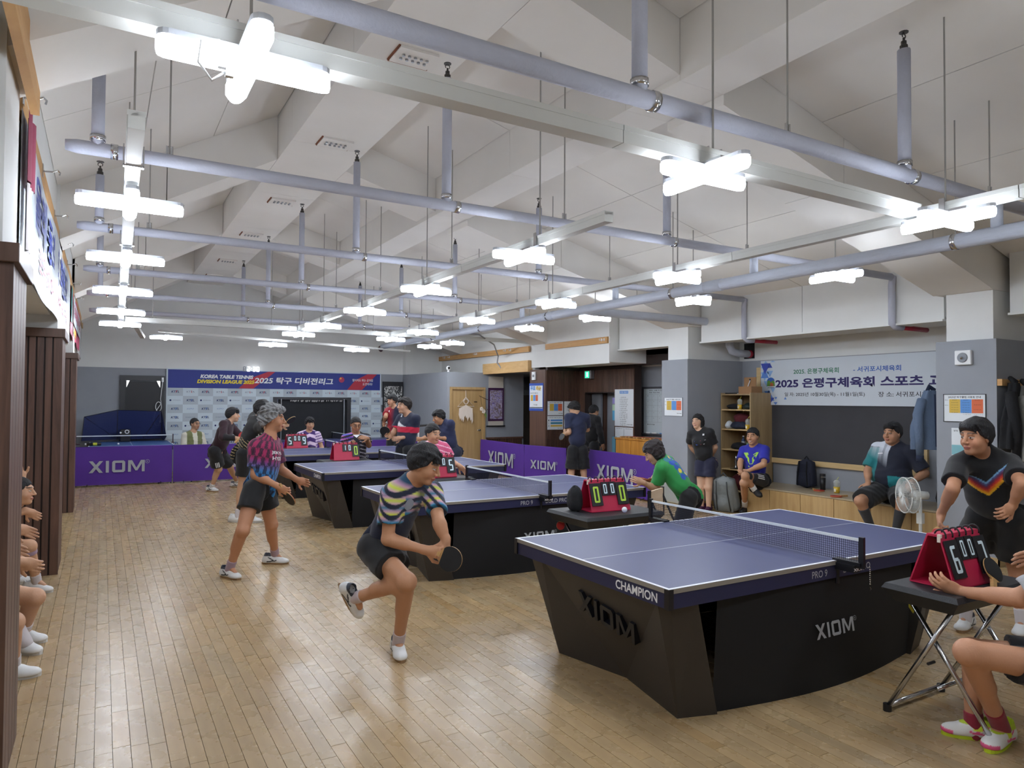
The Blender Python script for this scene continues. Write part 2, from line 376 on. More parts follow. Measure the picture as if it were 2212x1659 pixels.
# left columns clad in walnut slats
def slat_column(name, y0, y1, x1=-.35, x0=-1.6, cap=True):
    o = struct(name, MB().box((x0, y0+.02, 0), (x1-.012, y1-.02, 2.3)), M_slatback)
    MB().box((x0, y0+.05, 2.38), (x1-.04, y1-.05, 4.0)).obj('white_top', M_wall, o)
    MB().box((x0, y0-.03, 2.3), (x1+.03, y1+.03, 2.385)).obj('cap', mat('walnut_cap', '4a3429', .4, wood=('5d4335', (12, 12, 1))), o, bevel=.004)
    n = int((x1-x0)/.066)
    for k in range(n):
        a = x1-.012-k*.066; MB().box((a-.05, y0, 0), (a, y0+.02, 2.3)).obj('slat', M_slat, o)
    n = max(3, int((y1-y0-.02)/.12)); w = (y1-y0-.02)/n
    for k in range(n):
        a = y0+.01+k*w
        MB().box((x1-.012, a+.004, 0), (x1+.004, a+w-.004, 2.3)).obj('slat', M_slat, o)
    MB().box((x1-.012, y0-.002, 0), (x1+.008, y0+.012, 2.3)).obj('corner_bead', M_slat, o)
    return o
slat_column('wall_left_column_1', 3.72, 4.38); slat_column('wall_left_column_2', 8.1, 8.85); slat_column('wall_left_column_3', 12.35, 13.0)
struct('wall_left_alcove', MB().box((-1.6, -3, 2.52), (-.45, 18.1, 2.56)), M_wall)
# bench the spectators on the left sit on
t = thing('alcove_bench', 'long low wooden bench in the left alcove behind the first slatted column', 'bench', (-1.1, 6.2, 0))
MB().box((-1.55, 4.6, .38), (-.72, 8.0, .43)).obj('seat', M_oak, t)
for yy in (4.7, 6.25, 7.85): MB().box((-1.5, yy, 0), (-.8, yy+.06, .38)).obj('leg', M_oak, t)
# ---------------------------------------------------------------- ceiling
cl = struct('ceiling', MB().add([(-1.8, -3.1, 3.19), (1.7, -3.1, 5.11), (2.48, -3.1, 5.02), (8.9, -3.1, 3.33), (-1.8, 18.3, 3.19), (1.7, 18.3, 5.11), (2.48, 18.3, 5.02), (8.9, 18.3, 3.33)], [(0, 1, 5, 4), (1, 2, 6, 5), (2, 3, 7, 6)]), M_joint)
struct('ceiling_right', MB().box((8.3, -3, 3.55), (11.2, 18.2, 3.7)), M_ceil)
zl = lambda x: 4.95-(1.68-x)*.548          # left roof plane
zr = lambda x: 4.86-(x-2.48)*.262          # right roof plane
zlb = lambda x: 4.45-(1.68-x)*.565         # underside of the raking beams
zrb = lambda x: 4.45-(x-2.48)*.269
RY = [(-.6, .02), (3.8, 4.42), (8.2, 8.82), (12.4, 13.02), (16.6, 17.22)]
def panel(lo, t=.012):
    a, b, c, d = [Vector(p) for p in lo]; n = (b-a).cross(d-a).normalized()
    if n.z > 0: n = -n
    MB().hexa([a, b, c, d], [p-n*t for p in (a, b, c, d)]).obj('ceiling_panel', M_ceil, cl)
G = .004
def roof(xs, zf, y0, y1, ny):
    h = (y1-y0)/ny
    for i in range(len(xs)-1):
        for j in range(ny):
            a, b = xs[i]+G, xs[i+1]-G; c, d = y0+j*h+G, y0+(j+1)*h-G
            panel([(a, c, zf(a)), (b, c, zf(b)), (b, d, zf(b)), (a, d, zf(a))])
ys = [-3]+[y for p in RY for y in p]+[18.1]
for j in range(0, len(ys)-1, 2):
    y0, y1 = ys[j], ys[j+1]
    n = max(1, round((y1-y0)/1.9))
    roof([-1.6, -.42, .3, 1.0, 1.68], zl, y0, y1, n)
    roof([2.48, 3.65], zr, y0, y1, n); roof([4.11, 5.3, 6.5, 7.7, 8.7], zr, y0, y1, n)
def beam(x0, x1, y0, y1, zb, zt, name='beam_panel'):
    lo = [(x0, y0, zb(x0)), (x1, y0, zb(x1)), (x1, y1, zb(x1)), (x0, y1, zb(x0))]; hi = [(p[0], p[1], zt(p[0])+.02) for p in lo]
    MB().hexa(lo, hi).obj(name, M_ceil, cl)
for y0, y1 in RY:
    for a, b in ((-.42, .55), (.558, 1.68)): beam(a, b, y0, y1, zlb, zl)
    for a, b in ((2.48, 3.65), (4.11, 5.6), (5.608, 7.0), (7.008, 8.14)): beam(a, b, y0, y1, zrb, zr)
    beam(8.144, 8.7, y0+.02, y1-.02, lambda x: 2.93, lambda x: 3.5)
ridge = lambda x: 4.45
top = lambda x: 5.0
yy = -3
while yy < 18.1:
    e = min(yy+2.1, 18.1); beam(1.684, 2.476, yy+G/2, e-G/2, ridge, top); yy = e
yy = -3.0
for j in range(0, len(ys)-1):
    y0, y1 = ys[j], ys[j+1]
    if j % 2 == 1: beam(3.654, 4.106, y0, y1, lambda x: 4.09, zr); continue
    n = max(1, round((y1-y0)/2.0)); h = (y1-y0)/n
    for k in range(n): beam(3.654, 4.106, y0+k*h+G/2, y0+(k+1)*h-G/2, lambda x: 4.09, zr)
M_rust = mat('rust', '7a4a34', .9, noise=(30, .3))
for k, y in enumerate((.6, 2.9, 5.16, 7.34, 9.91, 12.18, 14.75, 16.69)):
    t = MB().box((1.94, y-.13, 4.43), (2.26, y+.13, 4.452)).obj('steel_plate', M_ceil, cl)
    MB().box((1.93, y+.13, 4.435), (2.27, y+.145, 4.452)).box((1.925, y-.13, 4.44), (1.94, y+.14, 4.452)).obj('rust_seam', M_rust, t)
    mb = MB()
    for bx in (2.0, 2.05, 2.1, 2.15, 2.2):
        for by in (-.03, .03): mb.lathe([(.013, 4.415), (.013, 4.43)], 6, Matrix.Translation((bx, y+by, 0)))
    mb.obj('bolts', M_metal, t)
# ================================================================ PIPES, TRAYS, LIGHTS
M_wrap = mat('pipe_wrap', 'b3b6c4', .7, bump=(30, .25), noise=(5, .04))
M_pipe2 = mat('pipe_wrap_large', 'bcc2cf', .6, bump=(40, .3, (1, .2, 1)), noise=(5, .04))
M_rod = mat('hanger_rod', '9a9894', .5, .3)
M_head = mat('sprinkler_brass', '4c4a48', .4, .7)
M_tray = mat('tray_white', 'c9cac6', .4, noise=(3, .03))
M_red = mat('red_pipe', '9b1f33', .5)
def roofz(x): return zl(x) if x < 1.68 else (4.45 if x < 2.48 else (4.09 if 3.65 < x < 4.11 else zr(x)))
PIPES = [(2.7, .047, 'nearest the camera, under the front beam'), (5.0, .043, 'second from the camera'), (7.28, .041, 'third from the camera'), (9.67, .041, 'fourth from the camera'), (11.9, .041, 'fifth from the camera'), (14.25, .041, 'farthest, near the back wall')]
PZ = 3.25
def head(parent, p, up=1):
    return MB().lathe([(.026, 0), (.026, .03), (.018, .035), (.018, .06), (.008, .065), (.008, .085)], 8, Matrix.Translation(p)).tube([(p[0]-.014, p[1], p[2]+.085), (p[0]-.02, p[1], p[2]+.1), (p[0], p[1], p[2]+.12), (p[0]+.02, p[1], p[2]+.1), (p[0]+.014, p[1], p[2]+.085)], .004, 5).lathe([(.03, .118), (.03, .124)], 10, Matrix.Translation(p)).obj('sprinkler_head', M_head, parent, smooth=False)
for i, (y, r, lab) in enumerate(PIPES):
    t = thing('sprinkler_pipe', 'pale lavender wrapped sprinkler pipe crossing under the ceiling, '+lab, 'pipe', (2.3, y, PZ))
    xe = {0: 7.0, 1: 8.28, 2: 8.28}.get(i, 6.1)
    MB().tube([(-.22, y, PZ), (-.16, y, PZ), (2.0, y, PZ), (3.3, y, PZ+.004), (xe, y, PZ)], [r*.75, r, r, r, r], 12).obj('main_pipe', M_wrap, t, smooth=True)
    for x, zt in ((-.05, 3.72), (2.32, 4.26), (4.64, 4.1)):
        if i == 0 and x == 2.32: zt = 4.4
        if i == 5 and x < 0: continue
        MB().tube([(x, y, PZ), (x, y, zt)], r*.88, 10).obj('riser', M_wrap, t, smooth=True)
        head(t, (x, y, zt))
        MB().tube([(x+.07, y, PZ), (x+.11, y, PZ)], r*1.12, 12).obj('clamp', M_chrome, t, smooth=True)
        MB().tube([(x, y, PZ+r*1.2), (x, y, PZ+r*1.2+.035)], r*1.02, 12).obj('clamp', M_chrome, t, smooth=True)
    for x in (.35, 3.45, 5.75):
        MB().tube([(x, y, PZ), (x, y, roofz(x))], .006, 6).obj('hanger_rod', M_rod, t)
        MB().tube([(x-.014, y, PZ+r), (x-.014, y, PZ+r+.05), (x+.014, y, PZ+r+.05), (x+.014, y, PZ+r)], .009, 6).obj('hanger_loop', M_chrome, t)
    if i in (1, 2):
        yb = y
        MB().tube([(8.26, yb, PZ), (8.32, yb, PZ-.0), (8.3, yb, PZ-.1), (8.3, yb, 2.78), (8.3, yb, 2.68), (8.36, yb-.01, 2.64), (8.48, yb-.02, 2.64)], r*.95, 12).obj('drop', M_wrap, t, smooth=True)
        MB().tube([(8.48, yb-.02, 2.64), (8.95, yb-.06, 2.63)], .03, 10).obj('red_end', M_red, t, smooth=True)
    # short riser down to the large main
    MB().tube([(5.85, y, 3.05), (5.85, y, PZ)], .042, 10).obj('stub', M_pipe2, t, smooth=True)
t = thing('sprinkler_main', 'thick white wrapped water main running the length of the hall', 'pipe', (5.85, 8, 3.0))
MB().tube([(5.85, -2.6, 3.02), (5.85, 2, 3.0), (5.85, 5.2, 3.0), (5.85, 16.2, 3.0)], .062, 14).obj('main_pipe', M_pipe2, t, smooth=True)
MB().tube([(5.85, 7.95, 3.0), (6.1, 8.08, 3.0), (8.45, 8.1, 3.0), (8.72, 8.1, 2.99), (8.84, 8.1, 2.92), (8.88, 8.1, 2.8), (8.89, 8.1, 2.64), (8.95, 8.1, 2.55), (9.08, 8.1, 2.52), (9.38, 8.1, 2.515)], .062, 14).obj('branch_pipe', M_pipe2, t, smooth=True)
MB().tube([(9.33, 8.1, 2.516), (9.4, 8.1, 2.516)], .064, 14).obj('red_end', M_red, t, smooth=True)
for y in (3.0, 6.2, 8.9, 11.1, 13.2):
    MB().tube([(5.85, y, 2.96), (5.85, y, roofz(5.85))], .006, 6).obj('hanger_rod', M_rod, t)
    MB().tube([(5.85, y-.02, 3.0), (5.85, y+.02, 3.0)], .066, 14).obj('band', M_chrome, t, smooth=True)
for y in (5.55, 8.85, 13.6): MB().tube([(5.85, y-.12, 3.0), (5.85, y+.12, 3.0)], .066, 14).obj('wrap_joint', M_pipe2, t, smooth=True)
MB().tube([(5.85, 16.2, 3.0), (5.83, 16.35, 2.97), (5.9, 16.45, 2.93)], .05, 10).obj('elbow', mat('dark_fitting', '4a2528', .5), t, smooth=True)
MB().box((9.398, 8.02, 2.44), (9.41, 8.24, 2.7)).obj('wall_hole', M_black, t)
# cable trays
def tray(label, a, b, hang=(), hgt=.07, w=.07):
    a, b = Vector(a), Vector(b); d = (b-a).normalized(); s = Vector((-d.y, d.x, 0))
    t = thing('cable_tray', label, 'tray', tuple((a+b)/2))
    n = max(1, round((b-a).length/2.4)); q = (b-a)/n
    for k in range(n):
        p0 = a+q*k+d*.003; p1 = a+q*(k+1)-d*.003
        lo = [p0-s*w/2, p1-s*w/2, p1+s*w/2, p0+s*w/2]
        MB().hexa(lo, [p+Z*hgt for p in lo]).obj('tray_segment', M_tray, t)
        lo = [p0-s*(w/2+.004)+Z*(hgt-.02), p1-s*(w/2+.004)+Z*(hgt-.02), p1+s*(w/2+.004)+Z*(hgt-.02), p0+s*(w/2+.004)+Z*(hgt-.02)]
        MB().hexa(lo, [p+Z*.026 for p in lo]).obj('tray_lid', M_tray, t)
    for h in hang:
        p = a+d*h
        MB().tube([p+Z*hgt, Vector((p.x, p.y, roofz(p.x)))], .006, 6).obj('hanger_rod', M_rod, t)
        MB().box((p.x-.05, p.y-.018, p.z-.006), (p.x+.05, p.y+.018, p.z+.002)).box((p.x-.05, p.y-.018, p.z), (p.x-.044, p.y+.018, p.z+hgt+.03)).box((p.x+.044, p.y-.018, p.z), (p.x+.05, p.y+.018, p.z+hgt+.03)).obj('bracket', M_chrome, t)
    return t
tray('white cable tray running away above the left side lights', (.115, 3.62, 2.95), (.24, 12.9, 2.95), (.6, 2.8, 5, 7.2, 9), hgt=.08)
tray('white cable tray above the middle row of lights', (3.02, 3.83, 2.96), (3.06, 12.9, 2.96), (.9, 3.2, 5.3, 7.4, 9))
tray('white cable tray above the right row of lights', (4.72, -2.4, 2.95), (4.84, 13.2, 2.95), (4.9, 7.4, 9.6, 11.6, 13.8))
tray('white cable tray crossing the room at the front', (-.42, 2.62, 2.95), (4.68, 2.66, 2.95), (.86, 3.2), hgt=.08, w=.09)
tray('white cable tray crossing the room at the back', (.3, 12.98, 2.96), (8.1, 13.0, 2.96), (.4, 2.3, 4.2))
tray('thin grey conduit tray at the far end of the hall', (.9, 14.9, 2.98), (6.6, 16.3, 2.9), (), .04, .04)
tray('short sloping tray end at the far left', (.42, 13.1, 2.95), (.62, 14.4, 2.8), (), .04, .07)
# cross shaped lights
M_lamp = mat('lamp_diffuser', 'ffffff', .4, emit=('ecf4ff', LAMP))
M_house = mat('lamp_housing', 'b9bdc4', .4)
def bar_mesh(L, w, z0, z1, n=6):
    """a bar with round ends along X, cross section rounded below"""
    mb = MB(); pts = []
    for k in range(n+1): a = -math.pi/2+math.pi*k/n; pts.append((L/2-w/2+math.cos(a)*w/2, math.sin(a)*w/2))
    for k in range(n+1): a = math.pi/2+math.pi*k/n; pts.append((-L/2+w/2+math.cos(a)*w/2, math.sin(a)*w/2))
    c = [(x*.985, y*.6) for x, y in pts]; m = len(pts)
    vs = [(x, y, z1) for x, y in pts]+[(x, y, z0+(z1-z0)*.35) for x, y in pts]+[(x, y, z0) for x, y in c]
    fs = [tuple(range(m)), tuple(range(2*m, 3*m))[::-1]]
    for q in range(2):
        for k in range(m): fs.append((q*m+k, (q+1)*m+k, (q+1)*m+(k+1) % m, q*m+(k+1) % m))
    mb.add(vs, fs); return mb
LM = None
def lamp(x, y, z, label, group=None, rz=0, cable=0, drop=0):
    global LM
    if LM is None:
        LM = dict(d=bar_mesh(.58, .075, -.05, 0).mesh('diffuser', M_lamp), h=bar_mesh(.575, .07, 0, .03).mesh('housing', M_house), b=MB().box((-.13, -.02, .03), (.13, .02, .05)).mesh('mount', M_chrome))
    t = thing('cross_light', label, 'light', (x, y, z), group, rz)
    for k in (0, 1):
        for nm, key in (('diffuser', 'd'), ('housing', 'h')):
            o = bpy.data.objects.new(nm, LM[key]); COL.objects.link(o); o.parent = t; o.rotation_euler = (0, 0, k*math.pi/2)
            if k: o.location = (0, 0, .0006)
    o = bpy.data.objects.new('mount', LM['b']); COL.objects.link(o); o.parent = t; o.rotation_euler = (0, 0, math.pi/2)
    if cable:
        MB().tube([(-.1, -.05, .02), (-.16, -.1, -.02), (-.17, -.12, -.1), (-.13, -.12, -.15), (-.08, -.1, -.1), (-.06, -.06, -.02)], .005, 6).obj('cable', M_white, t, world=False, smooth=True)
        MB().cbox((-.1, -.12, -.08), (.025, .02, .045)).cbox((-.075, -.11, -.1), (.025, .02, .045)).obj('plug', M_white, t, world=False)
    if drop:
        MB().tube([(.04, -.05, 0), (.06, -.1, -.05), (.05, -.11, -.13)], .012, 6).obj('cable', M_white, t, world=False, smooth=True)
    return t
LZ = 2.9
ordn = ['nearest', 'second', 'third', 'fourth', 'fifth', 'sixth']
lamp(.42, 2.56, LZ, 'bright cross shaped light under the front tray, nearest of all, with hanging plug', cable=1)
lamp(2.67, 2.6, LZ, 'bright cross shaped light in the middle of the front cross tray')
lamp(4.65, 2.44, LZ, 'bright cross shaped light where the front tray meets the right tray')
for k, y in enumerate((4.8, 6.7, 8.78, 10.9, 12.7)): lamp(.13+.025*k, y, LZ, 'bright cross shaped light on the left tray, %s from the camera' % ordn[k])
for k, y in enumerate((4.85, 6.9, 9.0, 11.13, 12.85)): lamp(2.95+.025*k, y, LZ, 'bright cross shaped light on the middle tray, %s from the camera' % ordn[k], drop=(k == 4))
for k, y in enumerate((4.9, 7.0, 9.12, 11.23, 12.88)): lamp(4.68+.035*k, y, LZ, 'bright cross shaped light on the right tray, %s from the camera' % ordn[k])
for k, y in enumerate((4.35, 6.35, 8.45, 10.3, 13.9)):
    x = (6.27, 6.33, 6.4, 6.38, 6.62)[k]; t = lamp(x, y, 2.98, 'bright cross shaped light in the row beyond the thick main, %s from the camera' % ordn[k])
    MB().tube([(0, 0, .05), (0, 0, roofz(x)-2.98)], .006, 6).obj('hanger_rod', M_rod, t, world=False)
    MB().tube([(-.1, -.06, .04), (0, .02, .1), (.1, .05, .05)], .012, 6).obj('cable', M_white, t, world=False)
for x, y, z, l in ((1.07, 15.3, 2.925, 'left'), (3.1, 15.3, 2.877, 'centre'), (4.95, 15.4, 2.85, 'right')): lamp(x, y, z, 'small looking cross shaped light of the last row before the back wall, '+l)
lamp(6.3, 14.4, 2.92, 'cross shaped light at the far right before the partition')
# rows that go on behind the camera
for x in (.12, 2.9, 4.65): lamp(x, .3, LZ, 'cross shaped light behind the camera in the %s row' % {.12: 'left', 2.9: 'middle', 4.65: 'right'}[x], group='lights behind the camera')
# small ceiling hooks, the loose cable under the far right wall
for x, y, w in ((2.72, 5.4, 'nearest'), (2.8, 9.2, 'farther')):
    z = zr(x); MB().tube([(x, y, z), (x+.02, y, z-.04), (x-.03, y+.01, z-.06), (x-.01, y, z-.1), (x+.04, y, z-.06)], .008, 6).solo('ceiling_hook', M_black, 'black coiled hook fixed in the ceiling beside the ridge beam, the %s' % w, 'hook')
MB().tube([(6.0, 12.2, 3.02), (6.6, 12.6, 3.05), (7.5, 13.6, 2.95), (8.0, 14.3, 2.75), (8.03, 14.4, 2.6), (8.1, 14.3, 2.45)], .016, 8).solo('loose_conduit', mat('conduit', '8b8f95', .5), 'grey flexible conduit dangling in front of the pine beam', 'cable')
# ================================================================ TABLES, NETS, SCOREBOARDS, BARRIERS
M_top = mat('table_blue', '434870', .42, noise=(2, .03))
M_line = mat('table_line', 'e4e8ee', .5)
M_edge = mat('table_edge', '8b857c', .5)
M_apron = mat('table_apron', '22264a', .5)
M_leg = mat('table_base', '35302c', .5, noise=(1.5, .06))
M_skirt = mat('table_skirt', '0d0e12', .75)
M_print = mat('print_grey', 'a9adb3', .6)
M_printw = mat('print_white', 'e9ebee', .6)
M_blackp = mat('print_black', '17171b', .7)
M_netc = mat('net_cord', '1c1e33', .8)
M_tape = mat('net_tape', 'dfe6ea', .7)
M_post = mat('net_post', '12131a', .4)
NX = 2.74; NY = 1.525
_T = {}
def once(key, fn):
    if key not in _T: _T[key] = fn()
    return _T[key]
def put(name, me, parent, loc=(0, 0, 0), rz=0, label=None, kind=None):
    o = bpy.data.objects.new(name, me); COL.objects.link(o); o.parent = parent; o.location = loc; o.rotation_euler = (0, 0, rz)
    if label: o['label'] = label
    if kind: o['kind'] = kind
    return o
def end_base():
    """faceted end panel at local x 0..; footprint and top as seen on the nearest table"""
    b = [(.20, 1.33, 0), (.33, .76, 0), (.20, .16, 0), (.43, .10, 0), (.55, .76, 0), (.43, 1.42, 0)]
    t = [(.05, 1.22, .67), (.04, .66, .67), (.03, .10, .67), (.24, .04, .67), (.3, .76, .67), (.24, 1.30, .67)]
    b = [(.22, 1.30, 0), (.34, .74, 0), (.22, .17, 0), (.45, .10, 0), (.5, .74, 0), (.45, 1.42, 0)]
    t = [(.05, 1.40, .67), (.05, 1.27, .67), (.03, .12, .67), (.07, .06, .67), (.24, .04, .67), (.24, 1.46, .67)]
    v = b+t
    f = [(0, 1, 7), (0, 7, 6), (1, 8, 7), (1, 2, 8), (2, 9, 8), (2, 3, 10), (2, 10, 9), (3, 4, 10), (4, 11, 10), (4, 5, 11), (5, 0, 6), (5, 6, 11), (5, 4, 3, 2, 1, 0), (6, 7, 8, 9, 10, 11)]
    return v, f
def skirt_mesh(side):
    mb = MB(); n = 14; vs = []
    for s in (side,):
        for z in (0.0, .66):
            for k in range(n+1):
                u = k/n; x = .44+u*(NX-.88); bow = math.sin(math.pi*u)
                y = (.13-.11*bow) if z == 0 else (.09-.06*bow)
                vs.append((x, y if s == 0 else NY-y, z))
    f = []
    for s in (side,):
        o = 0
        for k in range(n): q = (o+k, o+k+1, o+n+2+k, o+n+1+k); f.append(q if s == 0 else q[::-1])
    return mb.add(vs, f)
def table(x0, y0, label, rz=.0, words=True):
    t = thing('table_tennis_table', label, 'table', (x0, y0, 0), None, rz)
    put('tabletop', once('top', lambda: MB().box((0, 0, .735), (NX, NY, .7595)).mesh('tabletop', M_top)), t)
    def lines():
        mb = MB(); a, b = .7595, .7602
        return mb.box((0, 0, a), (NX, .02, b)).box((0, NY-.02, a), (NX, NY, b)).box((0, .02, a), (.02, NY-.02, b)).box((NX-.02, .02, a), (NX, NY-.02, b)).mesh('edge_line', M_line)
    put('edge_line', once('ln', lines), t)
    put('centre_line', once('cl', lambda: MB().box((.02, NY/2-.0018, .7595), (NX-.02, NY/2+.0018, .7602)).mesh('centre_line', M_line)), t)
    def edge():
        a, b = .735, .7588; e = .0015
        return MB().box((-e, -e, a), (NX+e, 0, b)).box((-e, NY, a), (NX+e, NY+e, b)).box((-e, 0, a), (0, NY, b)).box((NX, 0, a), (NX+e, NY, b)).mesh('edge_band', M_edge)
    put('edge_band', once('eb', edge), t)
    def apron():
        a, b = .655, .735; e = .006
        return MB().box((e, e, a), (NX-e, .04, b)).box((e, NY-.04, a), (NX-e, NY-e, b)).box((e, .04, a), (.04, NY-.04, b)).box((NX-.04, .04, a), (NX-e, NY-.04, b)).mesh('apron', M_apron)
    put('apron', once('ap', apron), t)
    def cap(): return MB().box((-.004, -.004, .655), (.03, .03, .758)).box((NX-.03, -.004, .655), (NX+.004, .03, .758)).box((-.004, NY-.03, .655), (.03, NY+.004, .758)).box((NX-.03, NY-.03, .655), (NX+.004, NY+.004, .758)).mesh('corner_cap', M_post)
    put('corner_cap', once('cc', cap), t)
    v, f = end_base()
    put('base_panel', once('bp', lambda: MB().add(v, f).mesh('base_panel', M_leg)), t)
    put('base_panel', once('bp2', lambda: MB().add([(NX-p[0], p[1], p[2]) for p in v], [q[::-1] for q in f]).mesh('base_panel', M_leg)), t)
    put('skirt', once('sk0', lambda: skirt_mesh(0).mesh('skirt', M_skirt, True)), t); put('skirt', once('sk1', lambda: skirt_mesh(1).mesh('skirt', M_skirt, True)), t)
    if words:
        def champ(): return text_into(MB(), 'CHAMPION', frame((-.0005+.006-.001, .26, .695), -Y, Z), .34, .05, .02).mesh('lettering', M_printw)
        put('lettering', once('ch', champ), t)
        def pro():
            mb = text_into(MB(), 'PRO 9', frame((1.2, .0045, .695), X, Z), .14, .042, .004); text_into(mb, 'BOLD PRO', frame((1.56, .0045, .695), X, Z), .27, .04, .01); return mb.mesh('lettering', M_print)
        put('lettering', once('pr', pro), t)
        put('logo', once('sl', lambda: logo_into(MB(), frame((1.36, .016, .35), X, Vector((0, .1, .66))), .36).mesh('logo', M_print)), t)
        def raised():
            mb = MB(); M = frame((.145, .66, .44), (.06, -1.0, -.16), (-.22, -.02, 1)); w = .5; s = w/4.2
            for p in logo_pts():
                q = [M @ Vector(((a-2.1)*s, (b-.5)*s*1.1, -.05)) for a, b in p]; n = M.to_3x3() @ Vector((0, 0, .085)); mb.prism(q, n)
            return mb.mesh('raised_logo', M_post)
        put('raised_logo', once('rl', raised), t)
    return t
def net(x, y0, label, fine=False, h=.1525, tz=.76, L=1.83):
    y = y0+NY/2-L/2
    t = thing('table_net', label, 'net', (x, y, tz))
    st = .0135
    def mesh():
        mb = MB(); nv = int((L-.02)/st); r = .00085
        for k in range(nv): yy = .01+k*st; mb.box((-r, yy-r, .006), (r, yy+r, h-.012))
        nh = int((h-.02)/st)
        for k in range(nh+1): zz = .008+k*st; mb.box((-r, .01, zz-r), (r, L-.01, zz+r))
        return mb.mesh('net_mesh', M_netc)
    put('net_mesh', once('nm%g' % h, mesh), t)
    put('top_tape', once('tt%g' % h, lambda: MB().box((-.004, .005, h-.016), (.004, L-.005, h)).mesh('top_tape', M_tape)), t)
    for s in (0, 1):
        yy = s*L; d = 1 if s == 0 else -1
        put('net_post', once('np%g%d' % (h, s), lambda: MB().cbox((0, 0, h/2-.005), (.02, .03, h+.03)).cbox((.014, 0, h/2-.005), (.01, .014, h+.03)).box((-.02, min(0, d*.18), -.008), (.035, max(0, d*.18), .012)).mesh('net_post', M_post)), t, (0, yy, 0))
        put('clamp', once('ck%d' % s, lambda: MB().box((-.03, min(d*.03, d*.155), -.05), (.03, max(d*.03, d*.155), -.008)).lathe([(.012, -.14), (.012, -.06), (.02, -.055), (.02, -.03)], 10, Matrix.Translation((0, d*.16, 0))).mesh('clamp', M_post)), t, (0, yy, 0))
    return t
TY = [2.667, 5.95, 9.05, 12.2]
tl = ['navy topped competition table nearest the camera, pale logo on its black skirt', 'navy topped competition table second from the camera, behind the crouching player', 'navy topped competition table third from the camera, between two seated umpires', 'navy topped competition table farthest of the four black based ones']
nl = ['black table net on the nearest table, with small chain at its post', 'black table net on the second table', 'black table net on the third table, tape slanting past the striped man', 'black table net on the fourth table']
for k, y in enumerate(TY):
    table(2.49 if k == 0 else 2.47, y, tl[k], rz=.0)
    n = net(3.86 if k == 0 else 3.84, y, nl[k])
    if k < 2:
        text('XIOM', frame((.0, .02, -.028), X, Z), .1, .018, M_printw, n, world=False, bold=.03)
    if k == 0:
        for q in range(9): MB().ball((.03, -.03, -.01-q*.012), .0045, 6).obj('chain_link', M_chrome, n, world=False)
        MB().tube([(.03, -.03, -.125), (.04, -.03, -.135), (.03, -.03, -.145), (.02, -.03, -.135), (.03, -.03, -.125)], .002, 5).obj('chain_ring', M_chrome, n, world=False)
# tables beyond the back barrier
t = thing('practice_table', 'dark navy table beyond the back barrier in front of the black catch net', 'table', (3.55, 16.0, 0))
MB().box((0, 0, .735), (NX, .9, .76)).obj('tabletop', M_top, t, world=False); MB().box((0, 0, .655), (NX, .03, .735)).obj('apron', M_apron, t, world=False)
for xx in (.2, NX-.3): MB().box((xx, .1, 0), (xx+.08, .8, .66)).obj('leg', M_skirt, t, world=False)
text('CHAMPION', frame((.5, -.001, .69), X, Z), .3, .04, M_printw, t, world=False)
net(4.92, 15.75, 'net of the dark table beyond the back barrier', L=1.2)
M_top2 = mat('table_blue_old', '3a5c94', .5)
t = thing('practice_table', 'lighter blue robot practice table at the far left behind the barrier', 'table', (-.22, 15.95, 0))
MB().box((0, 0, .735), (1.525, 1.7, .76)).obj('tabletop', M_top2, t, world=False); MB().box((.02, .02, .66), (1.5, 1.68, .735)).obj('apron', M_apron, t, world=False)
MB().box((0, 0, .76), (1.525, .02, .7606)).box((0, .02, .76), (.02, 1.7, .7606)).box((1.505, .02, .76), (1.525, 1.7, .7606)).obj('edge_line', M_line, t, world=False)
MB().box((.76, .02, .76), (.766, 1.7, .7606)).obj('centre_line', M_line, t, world=False)
for xx in (.2, 1.25):
    for yy in (.15, 1.5): MB().box((xx, yy, 0), (xx+.05, yy+.05, .66)).obj('leg', M_metal, t, world=False)
n = thing('table_net', 'white taped net with thin posts on the lighter blue practice table', 'net', (.54, 17.2, .76))
MB().box((-1.0, -.004, .135), (.83, .004, .155)).obj('top_tape', M_tape, n, world=False)
mb = MB()
for k in range(80): mb.box((-.98+k*.0225, -.001, .01), (-.979+k*.0225+.001, .001, .14))
for k in range(6): mb.box((-.98, -.001, .02+k*.022), (.82, .001, .022+k*.022))
mb.obj('net_mesh', M_netc, n, world=False)
for xx in (-1.0, .83): MB().cbox((xx, 0, .07), (.02, .02, .19)).cbox((xx-.03*(1 if xx > 0 else -1), 0, -.02), (.1, .03, .02)).obj('net_post', mat('maroon_post', '3a2030', .5), n, world=False)
MB().ball((.3, 16.35, .781), .02, 10).solo('ball', M_white, 'white ball on the far left blue practice table', 'ball', smooth=True)
t = thing('drink_bottle', 'dark little bottle with yellow band lying on the far left blue table', 'bottle', (-.12, 16.25, .79))
MB().tube([(-.13, 0, 0), (.12, 0, 0)], .03, 10).obj('body', M_black, t, world=False, smooth=True); MB().tube([(-.02, 0, 0), (.05, 0, 0)], .031, 10).obj('band', mat('band_yellow', 'c9cc3a', .5), t, world=False); MB().tube([(-.16, 0, 0), (-.13, 0, 0)], .02, 8).obj('cap', M_white, t, world=False)
